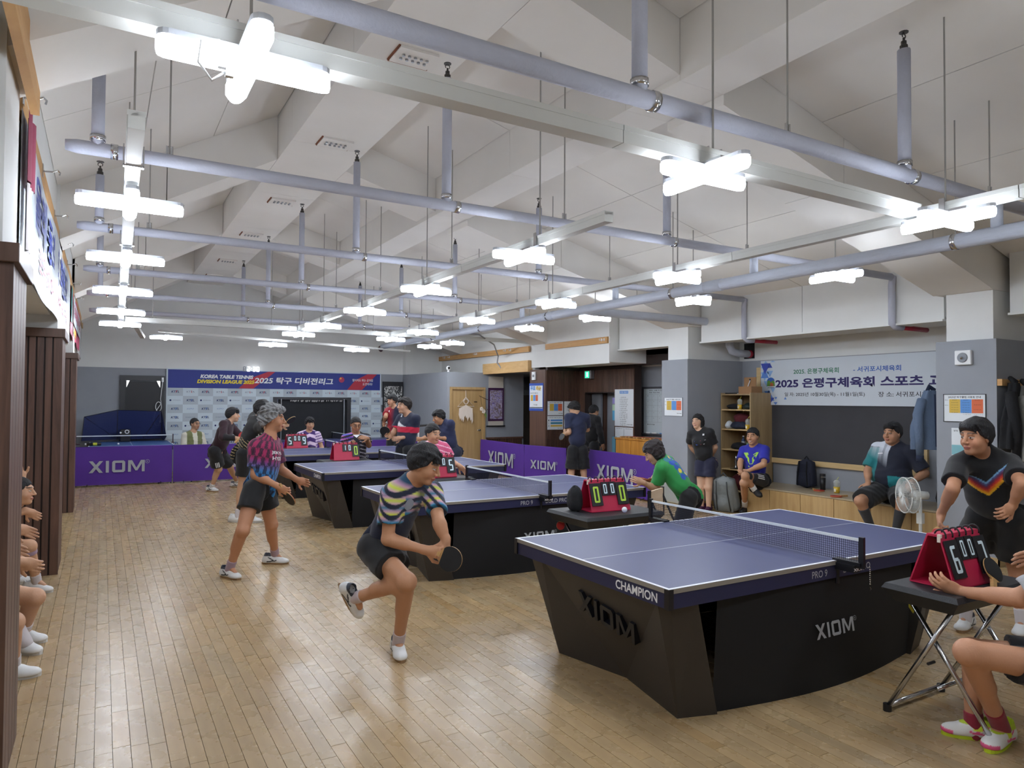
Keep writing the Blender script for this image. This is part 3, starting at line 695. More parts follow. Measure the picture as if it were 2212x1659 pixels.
# ball catching net with robot
M_netb = mat('net_cloth_blue', '1d2a5e', .9, alpha=.72)
t = thing('ball_catch_net', 'dark blue ball catching net around the far left practice table', 'net', (.4, 17.65, .76))
P_ = lambda x, z, y=0: (x-.4, y, z-.76)
A = [P_(-.36, .8, -.35), P_(-.32, 1.31, -.3), P_(.3, 1.45, .05), P_(.3, .8, .05)]
B = [P_(.3, .8, .06), P_(.3, 1.45, .06), P_(1.17, 1.42, .06), P_(1.17, .8, .06)]
Cn = [P_(1.17, .8, .05), P_(1.17, 1.42, .05), P_(1.25, .86, -.35), P_(1.2, .78, -.3)]
for q in (A, B, Cn): MB().prism(q, (0, .004, 0)).obj('net_cloth', M_netb, t, world=False)
for a, b in ((A[0], A[1]), (A[1], A[2]), (A[2], A[3]), (B[1], B[2]), (B[2], B[3]), (A[1], (A[3][0], A[3][1], A[3][2])), (B[2], ((A[3][0]+.5), .06, A[3][2]))):
    MB().tube([a, b], .007, 6).obj('frame_rod', M_black, t, world=False)
t = thing('ball_robot', 'black table tennis robot with round white eye on the far left table', 'machine', (.45, 17.5, .76))
MB().box((-.1, -.08, 0), (.1, .08, .27)).obj('body', M_black, t, world=False, bevel=.02); MB().tube([(.03, -.09, .22), (.03, -.12, .22)], .045, 14).obj('nozzle', M_white, t, world=False); MB().tube([(.03, -.121, .22), (.03, -.124, .22)], .028, 12).obj('nozzle_hole', M_black, t, world=False); MB().tube([(-.09, -.085, .2), (-.09, -.1, .2)], .02, 10).obj('lamp', M_white, t, world=False)
# ------- scoreboards
M_sbr = mat('score_red', 'b81f45', .5); M_card = mat('score_card', '16171b', .5); M_num = mat('score_white', 'd9ecf4', .5); M_numg = mat('score_lime', 'b6d84a', .5)
M_wear = mat('worn_edge', 'e4d8cc', .7)
def scoreboard(loc, label, digits, rz=0, s=1.0):
    t = thing('score_flipboard', label, 'scoreboard', loc, None, rz)
    w, h, d = .21*s, .27*s, .12*s; lean = .085*s
    MB().box((-w, -d, 0), (w, d, .008)).obj('base', M_sbr, t, world=False)
    MB().hexa([(-w, -d, .008), (w, -d, .008), (w, -d+.008, .008), (-w, -d+.008, .008)], [(-w*.92, -d+lean, h), (w*.92, -d+lean, h), (w*.92, -d+lean+.008, h), (-w*.92, -d+lean+.008, h)]).obj('front_board', M_sbr, t, world=False)
    MB().hexa([(-w, d-.008, .008), (w, d-.008, .008), (w, d, .008), (-w, d, .008)], [(-w*.92, d-lean-.008, h), (w*.92, d-lean-.008, h), (w*.92, d-lean, h), (-w*.92, d-lean, h)]).obj('back_board', M_sbr, t, world=False)
    yt = -d+lean
    MB().box((-w*.92, yt, h-.008), (w*.92, d-lean, h+.004)).obj('top_strip', M_sbr, t, world=False)
    MB().box((-w*.95, yt-.004, h-.035), (-w*.86, yt+.012, h+.006)).obj('worn_corner', M_wear, t, world=False)
    for k in range(6):
        x = (-.8+k*.32)*w; r = .033*s; pts = []
        for q in range(13): g = -.3+q*(math.pi+.9)/12; pts.append((x, yt+.012*s-math.cos(g)*r*.9, h-.004+math.sin(g)*r))
        MB().tube(pts, .005*s, 6).obj('ring', M_black, t, world=False, smooth=True)
    yb = -d
    def onface(x, z, off): f = z/h; return Vector((x, yb+lean*f-off, z))
    up = Vector((0, lean, h)).normalized()
    for (ch, col, x, big) in digits:
        if big: cw, chh, zc = .115*s, .2*s, h-.02*s-.1*s
        else: cw, chh, zc = .07*s, .12*s, h-.015*s-.06*s
        c = onface(x*w, zc, .012*s if big else .009*s)
        M = frame(c, X, up)
        MB().cbox((0, 0, 0), (cw, chh, .007), M).obj('flip_card', M_card, t, world=False)
        M2 = frame(onface(x*w, zc, (.012*s if big else .009*s)+.0045), X, up)
        n = digit_into(MB(), ch, M2, cw*.5, chh*.72); n.obj('numeral', M_numg if col == 'g' else M_num, t, world=False)
    M3 = frame(onface(0, .035*s, .002), X, up)
    logo_into(MB(), M3, .14*s).obj('logo', M_blackp, t, world=False)
    return t
SEG = {'0': 'abcdef', '1': 'bc', '2': 'abged', '3': 'abgcd', '4': 'fgbc', '5': 'afgcd', '6': 'afgcde', '7': 'abc', '8': 'abcdefg', '9': 'abcdfg'}
def digit_into(mb, ch, M, w, h, t=None):
    t = t or w*.3; c = t*.45; x0, x1, y0, y1 = -w/2, w/2, -h/2, h/2
    seg = {'a': [(x0+c, y1), (x1-c, y1), (x1-t*.6, y1-t), (x0+t*.6, y1-t)], 'd': [(x0+c, y0), (x1-c, y0), (x1-t*.6, y0+t), (x0+t*.6, y0+t)], 'g': [(x0+t*.4, -t/2), (x1-t*.4, -t/2), (x1-t*.4, t/2), (x0+t*.4, t/2)],
           'f': [(x0, 0), (x0+t, 0), (x0+t, y1-t*.7), (x0+c, y1), (x0, y1-c)], 'e': [(x0, 0), (x0+t, 0), (x0+t, y0+t*.7), (x0+c, y0), (x0, y0+c)],
           'b': [(x1, 0), (x1-t, 0), (x1-t, y1-t*.7), (x1-c, y1), (x1, y1-c)], 'c': [(x1, 0), (x1-t, 0), (x1-t, y0+t*.7), (x1-c, y0), (x1, y0+c)]}
    for k, q in enumerate(SEG[ch]): poly2(mb, seg[q], M, k*.0001)
    return mb
scoreboard((4.06, 2.11, .735), 'red flip scoreboard showing 6 0 0 7, on the nearest umpire table', [('6', 'w', -.66, 1), ('0', 'w', -.17, 0), ('0', 'w', .2, 0), ('7', 'w', .66, 1)], rz=.0, s=1.0)
scoreboard((3.93, 5.05, .735), 'red flip scoreboard showing four zeros, the outer two lime green', [('0', 'g', -.66, 1), ('0', 'w', -.17, 0), ('0', 'w', .2, 0), ('0', 'g', .66, 1)], rz=-.06)
scoreboard((3.72, 8.2, .735), 'red flip scoreboard ending in 0 5, before the pink shirted umpire', [('1', 'w', -.66, 1), ('0', 'w', -.17, 0), ('0', 'w', .2, 0), ('5', 'w', .66, 1)])
scoreboard((3.42, 11.2, .735), 'red flip scoreboard showing 1 0 0, under the hands of the umpire with glasses', [('1', 'w', -.12, 0), ('0', 'w', .27, 0), ('0', 'g', .74, 1)])
scoreboard((3.37, 14.3, .735), 'red flip scoreboard showing 5 0 0 9, the farthest one', [('5', 'w', -.66, 1), ('0', 'w', -.17, 0), ('0', 'w', .2, 0), ('9', 'w', .66, 1)])
# ------- umpire tables
M_tray2 = mat('umpire_tray', '202226', .45, bump=(220, .15))
def umpire_table(x0, y0, w, d, label, z=.735):
    t = thing('umpire_table', label, 'table', (x0+w/2, y0+d/2, 0))
    h = .1; b = .05
    lo = [(-w/2+b, -d/2+b, z-h), (w/2-b, -d/2+b, z-h), (w/2-b, d/2-b, z-h), (-w/2+b, d/2-b, z-h)]; hi = [(-w/2, -d/2, z-.03), (w/2, -d/2, z-.03), (w/2, d/2, z-.03), (-w/2, d/2, z-.03)]
    mb = MB().hexa(lo, hi); k = .06
    mb.hexa(hi, [(-w/2+.015, -d/2+.015, z-.003), (w/2-.015, -d/2+.015, z-.003), (w/2-.015, d/2-.015, z-.003), (-w/2+.015, d/2-.015, z-.003)])
    mb.obj('tray_top', M_tray2, t, world=False)
    for s in (-1, 1):
        xx = s*(w/2-.12)
        MB().tube([(xx-.02, d/2+.03, .02), (xx-.02, -d/2+.08, z-h)], .013, 10).obj('leg', M_chrome, t, world=False, smooth=True)
        MB().tube([(xx+.02, -d/2-.1, .02), (xx+.02, d/2-.08, z-h)], .013, 10).obj('leg', M_chrome, t, world=False, smooth=True)
        for yy, dx in ((d/2+.03, -.02), (-d/2-.1, .02)): MB().tube([(xx+dx, yy, 0), (xx+dx, yy, .04)], .022, 10).obj('foot_cap', M_black, t, world=False)
        MB().tube([(xx-.03, 0, .335), (xx+.03, 0, .335)], .008, 8).obj('pivot', M_black, t, world=False)
    MB().tube([(-w/2+.1, d/2+.03, .03), (w/2-.1, d/2+.03, .03)], .013, 10).obj('crossbar', M_chrome, t, world=False, smooth=True)
    MB().tube([(-w/2+.14, -.02, .2), (w/2-.1, -.02, .2)], .011, 10).obj('crossbar', M_chrome, t, world=False, smooth=True)
    return t
umpire_table(3.7, 1.9, .78, .4, 'black topped folding umpire table with chrome crossed legs, nearest the camera')
umpire_table(3.5, 4.72, .86, .62, 'dark folding umpire table carrying the four zeros scoreboard')
umpire_table(3.32, 7.95, .8, .5, 'dark umpire table behind the second playing table')
umpire_table(3.02, 10.95, .8, .5, 'dark umpire table behind the third playing table')
umpire_table(2.98, 14.05, .8, .5, 'dark umpire table behind the fourth playing table')
# paddles
M_blade = mat('blade_wood', 'c9a36b', .55, wood=('b48a54', (3, 40, 3))); M_rubr = mat('rubber_red', 'b0241f', .5); M_rubk = mat('rubber_black', '17181a', .5)
def paddle_parts(pen=False):
    def disc(r, z0, z1, cut=-.9):
        pts = []
        for k in range(28):
            g = 2*math.pi*k/28; x, y = r*math.sin(g)*1.0, r*1.06*math.cos(g)
            pts.append((x, max(y, cut*r), 0))
        return MB().prism([(p[0], p[1], z0) for p in pts], (0, 0, z1-z0))
    bl = disc(.075, -.003, .003, -1.1); hn = MB()
    L = .085 if pen else .1
    for a, b, w0, w1 in ((-.07, -.09, .016, .014), (-.09, -.09-L, .014, .017)):
        hn.hexa([(-w0, a, -.011), (w0, a, -.011), (w1, b, -.011), (-w1, b, -.011)], [(-w0, a, .011), (w0, a, .011), (w1, b, .011), (-w1, b, .011)])
    return bl, disc(.0745, .003, .007, -.78), disc(.0745, -.007, -.003, -.78), hn
def paddle(label, M, front='r', back='k', pen=False, s=1.0, group=None):
    """a bat: blade in local XY, handle towards -Y, origin at the handle"""
    t = thing('table_tennis_paddle', label, 'paddle', (0, 0, 0), group)
    t.matrix_world = M @ Matrix.Scale(s, 4)
    g = Matrix.Translation((0, .11, 0))
    for nm, k, m in (('blade', 0, M_blade), ('rubber', 1, M_rubr if front == 'r' else M_rubk), ('rubber', 2, M_rubr if back == 'r' else M_rubk), ('handle', 3, M_blade)):
        def mk(): b = paddle_parts(pen)[k]; b.v = [tuple(g @ Vector(p)) for p in b.v]; return b.mesh(nm, m)
        put(nm, once('pd%d%s%s' % (k, m.name, pen), mk), t)
    return t
def tilt(loc, rx, ry, rz): return Matrix.Translation(loc) @ Matrix.Rotation(rz, 4, 'Z') @ Matrix.Rotation(ry, 4, 'Y') @ Matrix.Rotation(rx, 4, 'X')
# ------- purple barriers
M_purp = mat('barrier_cloth', '512a8f', .75, bump=(3, .25, (1, 1, .4)), noise=(2, .05))
def barrier(a, b, label, h=.76, logo=(.5,), w=.55, grp=None):
    a = Vector((*a, 0)); b = Vector((*b, 0)); d = (b-a); L = d.length; u = d/L; n = Vector((u.y, -u.x, 0))
    t = thing('barrier', label, 'barrier', tuple(a), grp)
    def fn(i, j): p = a+u*(i*L)+Z*(.03+j*(h-.03)); return p+n*(.012*math.sin(i*9+j*2)*(1-j)*j*2.2+.01*math.sin(i*23)*(1-j)*.3)
    MB().grid(fn, 24, 8).obj('cloth', M_purp, t, smooth=True)
    MB().tube([a+Z*h-n*.012, b+Z*h-n*.012], .011, 8).obj('top_rail', M_purp, t, smooth=True)
    for q in (.01, .99): p = a+u*(L*q)-n*.014; MB().tube([p, p+Z*h], .009, 8).obj('post', M_black, t)
    for q in (.12, .88):
        p = a+u*(L*q)-n*.015; MB().tube([p+n*.1+Z*.02, p+Z*.05, p-n*.14+Z*.02], .008, 6).obj('foot', M_black, t)
    for q in logo:
        c = a+u*(L*q)+n*.022+Z*(h*.5); logo_into(MB(), frame(c, u, Z), w).obj('logo', M_print, t)
    return t
barrier((-.42, 15.72), (1.24, 15.66), 'purple barrier at the far left, before the blue practice table', w=.95, logo=(.42,))
barrier((1.26, 15.66), (2.9, 15.62), 'purple barrier behind the player in the maroon sweater', w=.8, logo=(.6,))
barrier((2.92, 15.62), (4.5, 15.62), 'purple barrier behind the farthest seated umpire', w=.8)
barrier((4.52, 15.62), (6.6, 15.72), 'purple barrier behind the striped shirt man', w=.8)
barrier((7.92, 15.0), (7.78, 12.75), 'purple barrier on the right side before the wooden door', w=1.3, logo=(.5,))
barrier((7.78, 12.73), (8.0, 11.5), 'purple barrier on the right side before the brown slatted column', w=.75, logo=(.47,))
barrier((8.2, 11.25), (8.03, 8.95), 'purple barrier nearest the grey column, before the wooden cabinet', w=1.15, logo=(.5,))
# wheels of barrier trolley left
for x in (1.0, 1.6): MB().tube([(x, 15.78, .03), (x+.03, 15.78, .03)], .03, 10).solo('castor', M_black, 'small black castor under the far barrier, the '+('left' if x < 1.3 else 'right')+' one', 'wheel')
# ------- backdrop banner
M_bw = mat('banner_white', 'c9d6de', .6, noise=(1.2, .04)); M_bb = mat('banner_blue', '1e2f86', .55); M_bred = mat('banner_red', 'b3263c', .55); M_byel = mat('banner_yellow', 'e8d21f', .55)
M_bnavy = mat('banner_navy', '1c2a66', .6); M_bcell = mat('banner_cell', 'b2bdc6', .6)
t = thing('backdrop_banner', 'wide event backdrop with blue title band and small logo grid on the back wall', 'banner', (3.9, 18.04, .6))
bx0, bx1, by = 1.28, 6.48, 18.04
MB().box((bx0, by, .6), (bx1, by+.006, 2.415)).obj('sheet', M_bw, t)
MB().box((bx0+.03, by-.003, 1.96), (bx1-.03, by, 2.39)).obj('title_band', M_bb, t)
PY = by-.0045
def fb(x, z, y=PY): return frame((x, y, z), X, Z)
mb = MB(); pts = []
M0 = fb(0, 0)
for k in range(13): g = math.pi*.52+k/12*math.pi*.5; pts.append((4.35+.0*k+2.0*math.cos(g)*.62-.25, 1.52+1.02*math.sin(g)*.85))
def swoosh(x0, x1, x2, x3): return [(x0, 1.965), (x1, 1.965), (x1+(x3-x1)*.55, 2.2), (x3, 2.387), (x2, 2.387), (x0+(x2-x0)*.4, 2.22)]
poly2(mb, swoosh(2.86, 3.2, 3.55, 3.72), M0)
q = swoosh(5.55, 5.95, 6.1, 6.36); poly2(mb, q, M0)
mb.obj('swoosh', M_bred, t)
text('KOREA TABLE TENNIS', fb(2.6, 2.24, PY-.001), 1.2, .09, M_printw, t, bold=.05, shear=.2)
text('DIVISION LEAGUE 2025', fb(2.58, 2.12, PY-.001), 1.3, .09, M_byel, t, bold=.05, shear=.2)
text('2025 탁구 디비전리그', fb(4.2, 2.17, PY-.001), 1.95, .17, M_printw, t, bold=.03, shear=.15)
text('떨어져도 튀는 공처럼', fb(5.97, 2.22, PY-.002), .56, .07, M_printw, t, shear=.1)
text('도전하라!', fb(6.1, 2.12, PY-.002), .27, .07, M_printw, t, shear=.1)
mb = MB(); poly2(mb, [(5.4+.075*math.cos(k*.4488), 2.225+.075*math.sin(k*.4488)) for k in range(14)], fb(0, 0, PY-.001)); mb.obj('ball_print', mat('ball_print', 'b02a55', .5), t)
mb = MB(); poly2(mb, [(5.375+.025*math.cos(k*.6283), 2.26+.025*math.sin(k*.6283)) for k in range(10)], fb(0, 0, PY-.002)); mb.obj('ball_print', mat('ball_glint', 'eeb04a', .5), t)
cells, lnavy, lred, lblue, lgrey = MB(), MB(), MB(), MB(), MB()
cw, rh = .327, .2
for r in range(7):
    for c in range(16):
        x = bx0+.19+c*cw; z = 1.87-r*rh
        if x > bx1-.1: continue
        if (c+r) % 2 == 0: cells.box((x-cw/2, by-.002, z-rh/2), (x+cw/2, by-.0005, z+rh/2))
        kind = (c+r) % 2; M1 = fb(x, z, by-.003)
        if r == 0:
            if kind == 0: text_into(lnavy, 'KTTL', M1, .17, .05, .03, .2); poly2(lred, [(-.0, -.045), (.02, .03), (.045, .03)], fb(x, z, by-.0035))
            else: text_into(lgrey, 'KTTA', M1, .17, .04, .0); poly2(lred, [(.01, -.02), (.02, .045), (.03, -.02)], fb(x, z, by-.0035))
        elif kind == 0 and r != 3 or kind == 1 and r in (3,):
            text_into(lnavy, 'KT2L' if r % 2 else 'KTTL', M1, .17, .05, .03, .2); poly2(lblue, [(-.0, -.045), (.015, .03), (.045, .03)], fb(x, z, by-.0035))
        else:
            if r in (1, 4): text_into(lgrey, '문화체육관광부', fb(x+.03, z, by-.003), .17, .022, 0); poly2(lnavy, [(-.1+.022*math.cos(k*.6283), .022*math.sin(k*.6283)) for k in range(10)], M1)
            elif r == 3: text_into(lgrey, '한국실업탁구연맹', M1, .2, .022, .01)
            else: text_into(lblue, 'KSPO', M1, .15, .03, 0, .3)
cells.obj('grid_print', M_bcell, t, kind='stuff'); lnavy.obj('logo_print', M_bnavy, t); lred.obj('logo_print', M_bred, t); lblue.obj('logo_print', mat('banner_lightblue', '5b7fb8', .6), t); lgrey.obj('logo_print', mat('banner_greyprint', '67718a', .6), t)
# clock
t = thing('led_clock', 'white led wall clock reading 2:30 above the backdrop', 'clock', (3.1, 18.0, 2.385))
MC = mat('clock_lit', 'ffffff', .5, emit=('f4f8ff', 4)); MD = mat('clock_off', '8f949c', .5)
for ch, x, m in (('8', 2.985, MD), ('2', 3.08, MC), ('3', 3.205, MC), ('0', 3.295, MC)):
    digit_into(MB(), ch, frame((x, 18.0, 2.44), X, Vector((.13, 0, 1))), .07, .12, .02).obj('digit', m, t)
MB().cbox((3.145, 18.0, 2.46), (.016, .004, .016)).cbox((3.138, 18.0, 2.42), (.016, .004, .016)).obj('colon', MC, t)
MB().box((2.95, 18.006, 2.385), (3.34, 18.09, 2.39)).obj('bracket', MD, t)
# black catch net
t = thing('catch_net_stand', 'black framed ball catching net standing before the backdrop', 'net', (4.5, 17.2, 0))
MB().box((3.62, 17.2, .5), (5.35, 17.21, 1.72)).obj('net_cloth', mat('net_cloth_black', '17191d', .85, noise=(2.5, .2)), t)
for x in (3.5, 5.28): MB().box((x, 17.15, 0), (x+.1, 17.19, 1.76)).obj('side_curtain', M_blk, t)
MB().box((3.5, 17.14, 1.7), (5.38, 17.18, 1.76)).obj('top_rail', M_blk, t)
MB().tube([(5.2, 17.13, .1), (5.2, 17.13, 1.72)], .012, 8).tube([(3.68, 17.13, .1), (3.68, 17.13, 1.72)], .012, 8).obj('pole', M_metal, t)
mb = MB()
for k in range(26):
    x = 3.9+.05*k+random.uniform(-.02, .02); r = random.uniform(.012, .03); mb.add([(x-r, 17.13, 1.69-r*.3), (x+r, 17.13, 1.69), (x+r*.4, 17.13, 1.68-r), (x-r*.5, 17.13, 1.67-r)], [(0, 1, 2, 3)])
mb.obj('torn_fringe', mat('fringe', '9c9a98', .9), t, kind='stuff')
# black and white patterned panel in the far right of the back wall
def pat():
    m = mat('ink_pattern', 'd0cfca', .7); nt = m.node_tree; N = nt.nodes; L = nt.links
    tc = N.new('ShaderNodeTexCoord'); mp = N.new('ShaderNodeMapping'); mp.inputs['Scale'].default_value = (16, 1, 10); v = N.new('ShaderNodeTexNoise'); v.inputs['Scale'].default_value = 1; v.inputs['Detail'].default_value = 3; v.inputs['Distortion'].default_value = 1.5
    r = N.new('ShaderNodeValToRGB'); r.color_ramp.elements[0].position = .46; r.color_ramp.elements[0].color = (.03, .03, .03, 1); r.color_ramp.elements[1].position = .56; r.color_ramp.elements[1].color = (.6, .6, .58, 1)
    L.new(tc.outputs['Object'], mp.inputs[0]); L.new(mp.outputs[0], v.inputs[0]); L.new(v.outputs[0], r.inputs[0]); L.new(r.outputs[0], N['Principled BSDF'].inputs['Base Color']); return m
t = thing('folding_screen', 'tall black framed screen with black and white ink pattern by the backdrop', 'screen', (6.8, 18.0, 0))
MB().box((6.56, 18.02, .3), (7.08, 18.05, 2.08)).obj('panel', pat(), t); MB().box((6.53, 18.0, 0), (6.56, 18.06, 2.2)).box((7.08, 18.0, 0), (7.1, 18.06, 2.2)).box((6.56, 18.0, 2.08), (7.08, 18.06, 2.2)).obj('frame', M_blk, t)
# cord on the black door
t = thing('power_cord', 'coiled white cord hanging on the black doorway', 'cord', (1.13, 17.95, 1.2))
pts = [(1.2, 17.98, 2.15)]+[(1.2-.01*k, 17.97, 2.1-.1*k) for k in range(5)]
for k in range(40): g = k*.5; pts.append((1.12+.06*math.cos(g), 17.97-.0008*k, 1.52+.11*math.sin(g)))
pts += [(1.06, 17.94, 1.4), (1.02, 17.94, 1.2), (1.06, 17.94, 1.1), (1.13, 17.94, 1.08), (1.16, 17.94, 1.2), (1.16, 17.94, 1.4)]
MB().tube(pts, .007, 5).obj('cable', M_white, t, smooth=True); MB().cbox((1.16, 17.93, 1.18), (.04, .03, .05)).obj('plug', M_white, t); MB().cbox((1.2, 17.99, 2.14), (.04, .03, .1)).obj('switch_box', M_white, t)
# security camera on the partition corner
t = thing('security_camera', 'white round camera with black lens on the partition top', 'camera', (7.14, 15.2, 2.39))
MB().ball((7.14, 15.2, 2.475), .055, 14).obj('shell', M_white, t, smooth=True); MB().ball((7.13, 15.155, 2.48), .032, 10).obj('lens', M_black, t, smooth=True); MB().lathe([(.03, 0), (.02, .03)], 10, Matrix.Translation((7.14, 15.2, 2.39))).obj('foot', M_white, t)
# white rail frame behind the striped man
t = thing('walking_frame', 'small white tube frame with black top behind the striped shirt man', 'frame', (6.45, 15.0, 0))
MB().tube([(6.3, 15.0, 0), (6.3, 15.0, 1.1), (6.5, 14.9, 1.12), (6.52, 14.9, 0)], .02, 8).obj('tube', M_white, t); MB().tube([(6.3, 15.0, 1.115), (6.5, 14.9, 1.135)], .024, 8).obj('grip', M_black, t)
# flying balls
MB().ball(tuple(ad(1349, 1101, 4.9)), .02, 12).solo('ball', M_white, 'white ball in the air before the four zeros scoreboard', 'ball', smooth=True)
# ================================================================ RIGHT SIDE
M_pap = mat('paper', 'dfe4e8', .6); M_ysq = mat('cell_yellow', 'd3b04a', .6); M_bsq = mat('cell_blue', '5b92d4', .6); M_osq = mat('cell_orange', 'd4683f', .6); M_gp = mat('print_faint', '8a8f96', .6)
def fx(x, y, z): return frame((x, y, z), -Y, Z)      # a print on a wall that faces the room (-X)
def fy(x, y, z): return frame((x, y, z), X, Z)       # a print on a wall that faces the camera (-Y)
def schedule(M, w, h, label, border=True):
    """M centre of the sheet"""
    t = thing('timetable_poster', label, 'poster', tuple(M.translation))
    loc = M.translation.copy(); R = Matrix.Translation(-loc) @ M
    MB().cbox((0, 0, 0), (w, h, .006), R).obj('sheet', M_pap, t, world=False)
    if border:
        e = .006
        MB().cbox((0, h/2, .002), (w+.01, e, .01), R).cbox((0, -h/2, .002), (w+.01, e, .01), R).cbox((-w/2, 0, .002), (e, h, .01), R).cbox((w/2, 0, .002), (e, h, .01), R).obj('frame', M_black if border == 2 else M_gp, t, world=False)
    D = lambda x, y, z=.0036: R @ Matrix.Translation((x*w, y*h, z))
    text('2025년 탁구클럽 사용표 안내', D(.0, .40), w*.78, h*.075, M_blackp, t, world=False, bold=.02)
    for k, m in enumerate((M_ysq, M_bsq, M_osq)): MB().cbox((0, 0, 0), (w*.265, h*.5, .0006), D(-.23+.27*k, .07)).obj('colour_block', m, t, world=False)
    mb = MB()
    for k in range(3):
        for r in range(6 if k < 2 else 3):
            y = .29-r*.09 if k < 2 else .29-r*.17
            text_into(mb, ['평일반', '초급자반', '오전 09:00-12:00', '오후 13:00-17:00', '야간 18:00-21:00', '주말반'][r], D(-.23+.27*k, y, .0042), w*(.12 if r == 0 else .17), h*.028, 0)
    for y in (.29, .1): text_into(mb, '이용시간', D(-.43, y, .0042), w*.09, h*.03)
    text_into(mb, '※ 사용 안내', D(.06, -.23, .0042), w*.18, h*.022, 0); text_into(mb, '※ 문의 안내', D(.33, -.23, .0042), w*.2, h*.022, 0)
    text_into(mb, '백산수 탁구 클럽', D(.33, -.36, .0042), w*.24, h*.055, .03)
    mb.obj('lettering', M_blackp, t, world=False)
    return t
schedule(fx(8.126, 4.09, 1.66), .43, .3, 'colourful timetable sheet on the near grey column, over the black shirt player', 2)
schedule(fx(8.126, 8.6, 1.625), .42, .3, 'colourful timetable sheet on the second grey column by the woman')
schedule(fy(8.37, 12.443, 1.55), .4, .3, 'colourful timetable sheet on the brown slats, upper left of four')
def sheet(name, M, w, h, label, cat='poster', m=None, lines=(), extra=None, th=.006):
    t = thing(name, label, cat, tuple(M.translation)); R = Matrix.Translation(-M.translation) @ M
    MB().cbox((0, 0, 0), (w, h, th), R).obj('sheet', m or M_pap, t, world=False)
    if lines:
        mb = MB()
        for (s, x, y, ww, hh) in lines: text_into(mb, s, R @ Matrix.Translation((x*w, y*h, th*.6)), ww*w, hh*h, .01)
        mb.obj('lettering', M_blackp, t, world=False)
    if extra:
        for (m2, x, y, ww, hh) in extra: MB().cbox((0, 0, 0), (ww*w, hh*h, .001), R @ Matrix.Translation((x*w, y*h, th*.5))).obj('colour_block', m2, t, world=False)
    return t
sheet('notice_sheet', fy(8.37, 12.443, 1.24), .4, .29, 'notice with lines 1 2 3 in blue, teal and yellow on the brown slats', lines=[('※ 탁구장 이용수칙 안내 ※', 0, .38, .85, .07), ('1', -.42, .18, .05, .13), ('2', -.42, -.02, .06, .13), ('3', -.42, -.22, .06, .13), ('탁구 클럽', .3, -.4, .3, .07)],
      extra=[(M_bsq, .08, .18, .76, .13), (mat('cell_teal', '2a7d9c', .6), .08, -.02, .76, .13), (M_ysq, .08, -.22, .76, .13)])
sheet('notice_sheet', fy(8.73, 12.443, 1.55), .26, .3, 'pale notice partly behind the navy shirt man, upper right of four', lines=[('안 내 문', 0, .3, .4, .06), ('탁구장 이용 안내', 0, .1, .7, .04), ('회원 모집', 0, 0, .5, .04), ('클럽 규정', 0, -.12, .5, .04)])
sheet('notice_sheet', fy(8.73, 12.443, 1.24), .26, .29, 'pale notice with grey emblem partly behind the navy shirt man, lower right of four', lines=[('공지', -.1, .25, .25, .1)], extra=[(M_gp, -.2, -.25, .25, .2)])
t = sheet('lesson_poster', fx(8.124, 12.82, 1.79), .56, .6, 'large blue bordered poster on the brown column', m=mat('poster_blue', '2a4fae', .5), extra=[(M_pap, 0, 0, .92, .82), (M_bsq, 0, -.38, .9, .03)])
R = Matrix.Translation(-Vector(t.location)) @ fx(8.124, 12.82, 1.79)
text('무료', R @ Matrix.Translation((-.13, .19, .0045)), .2, .1, M_bsq, t, world=False, bold=.05); text('레슨', R @ Matrix.Translation((.1, .19, .0045)), .2, .1, M_ysq, t, world=False, bold=.05)
for k, m in enumerate((M_ysq, M_bsq, M_osq)): MB().cbox((0, 0, 0), (.09, .13, .001), R @ Matrix.Translation((-.17+.1*k, -.02, .0045))).obj('colour_block', m, t, world=False)
text('2025년 탁구 클럽 안내', R @ Matrix.Translation((-.08, .085, .0045)), .3, .025, M_blackp, t, world=False); text('탁구 클럽', R @ Matrix.Translation((-.02, -.17, .0045)), .14, .03, M_blackp, t, world=False)
t = thing('wall_speaker', 'small white emergency light box above the blue poster', 'box', (8.12, 12.9, 2.16)); MB().box((8.09, 12.83, 2.16), (8.128, 12.96, 2.34)).obj('case', M_white, t, bevel=.006); MB().lathe([(.03, 0), (.03, .008)], 12, frame((8.089, 12.89, 2.25), -Y, Z)).obj('dial', M_gp, t)
t = thing('wall_speaker', 'square white alarm speaker high on the near grey column', 'speaker', (8.12, 4.1, 2.13)); MB().box((8.085, 4.0, 2.13), (8.128, 4.17, 2.29)).obj('case', M_white, t, bevel=.01); MB().lathe([(.055, 0), (.05, .012), (.03, .015)], 16, frame((8.084, 4.085, 2.21), -Y, Z)).obj('grille', M_gp, t); MB().ball((8.07, 4.085, 2.205), .018, 8).obj('lamp', M_chrome, t)
rl = ['1. 실내화 착용', '2. 음주 후 입장 금지', '3. 음식물 반입 금지', '4. 경기장 내 정숙', '5. 탁구대에 앉지 않기', '6. 라켓 정리 정돈', '7. 공 줍기 협조', '8. 쓰레기 되가져가기', '9. 시설물 보호', '10. 안전 사고 유의', '11. 개인 물품 보관', '12. 화기 사용 금지', '13. 소등 확인', '14. 냉난방 절약', '15. 시간 엄수', '16. 예절 지키기']
t = sheet('rules_poster', fx(9.005, 10.93, 1.58), .58, .74, 'tall white rules poster with blue heading by the doorway', lines=[(s, -.12+.008*len(s), .28-.05*k, .035*len(s), .026) for k, s in enumerate(rl)]+[('서귀포탁구클럽', .3, -.45, .3, .03)], extra=[(M_bsq, 0, .42, .46, .075)])
text('탁구장 이용수칙', Matrix.Translation((-.004, 0, .31)) @ frame((0, 0, 0), -Y, Z), .22, .035, M_printw, t, world=False)
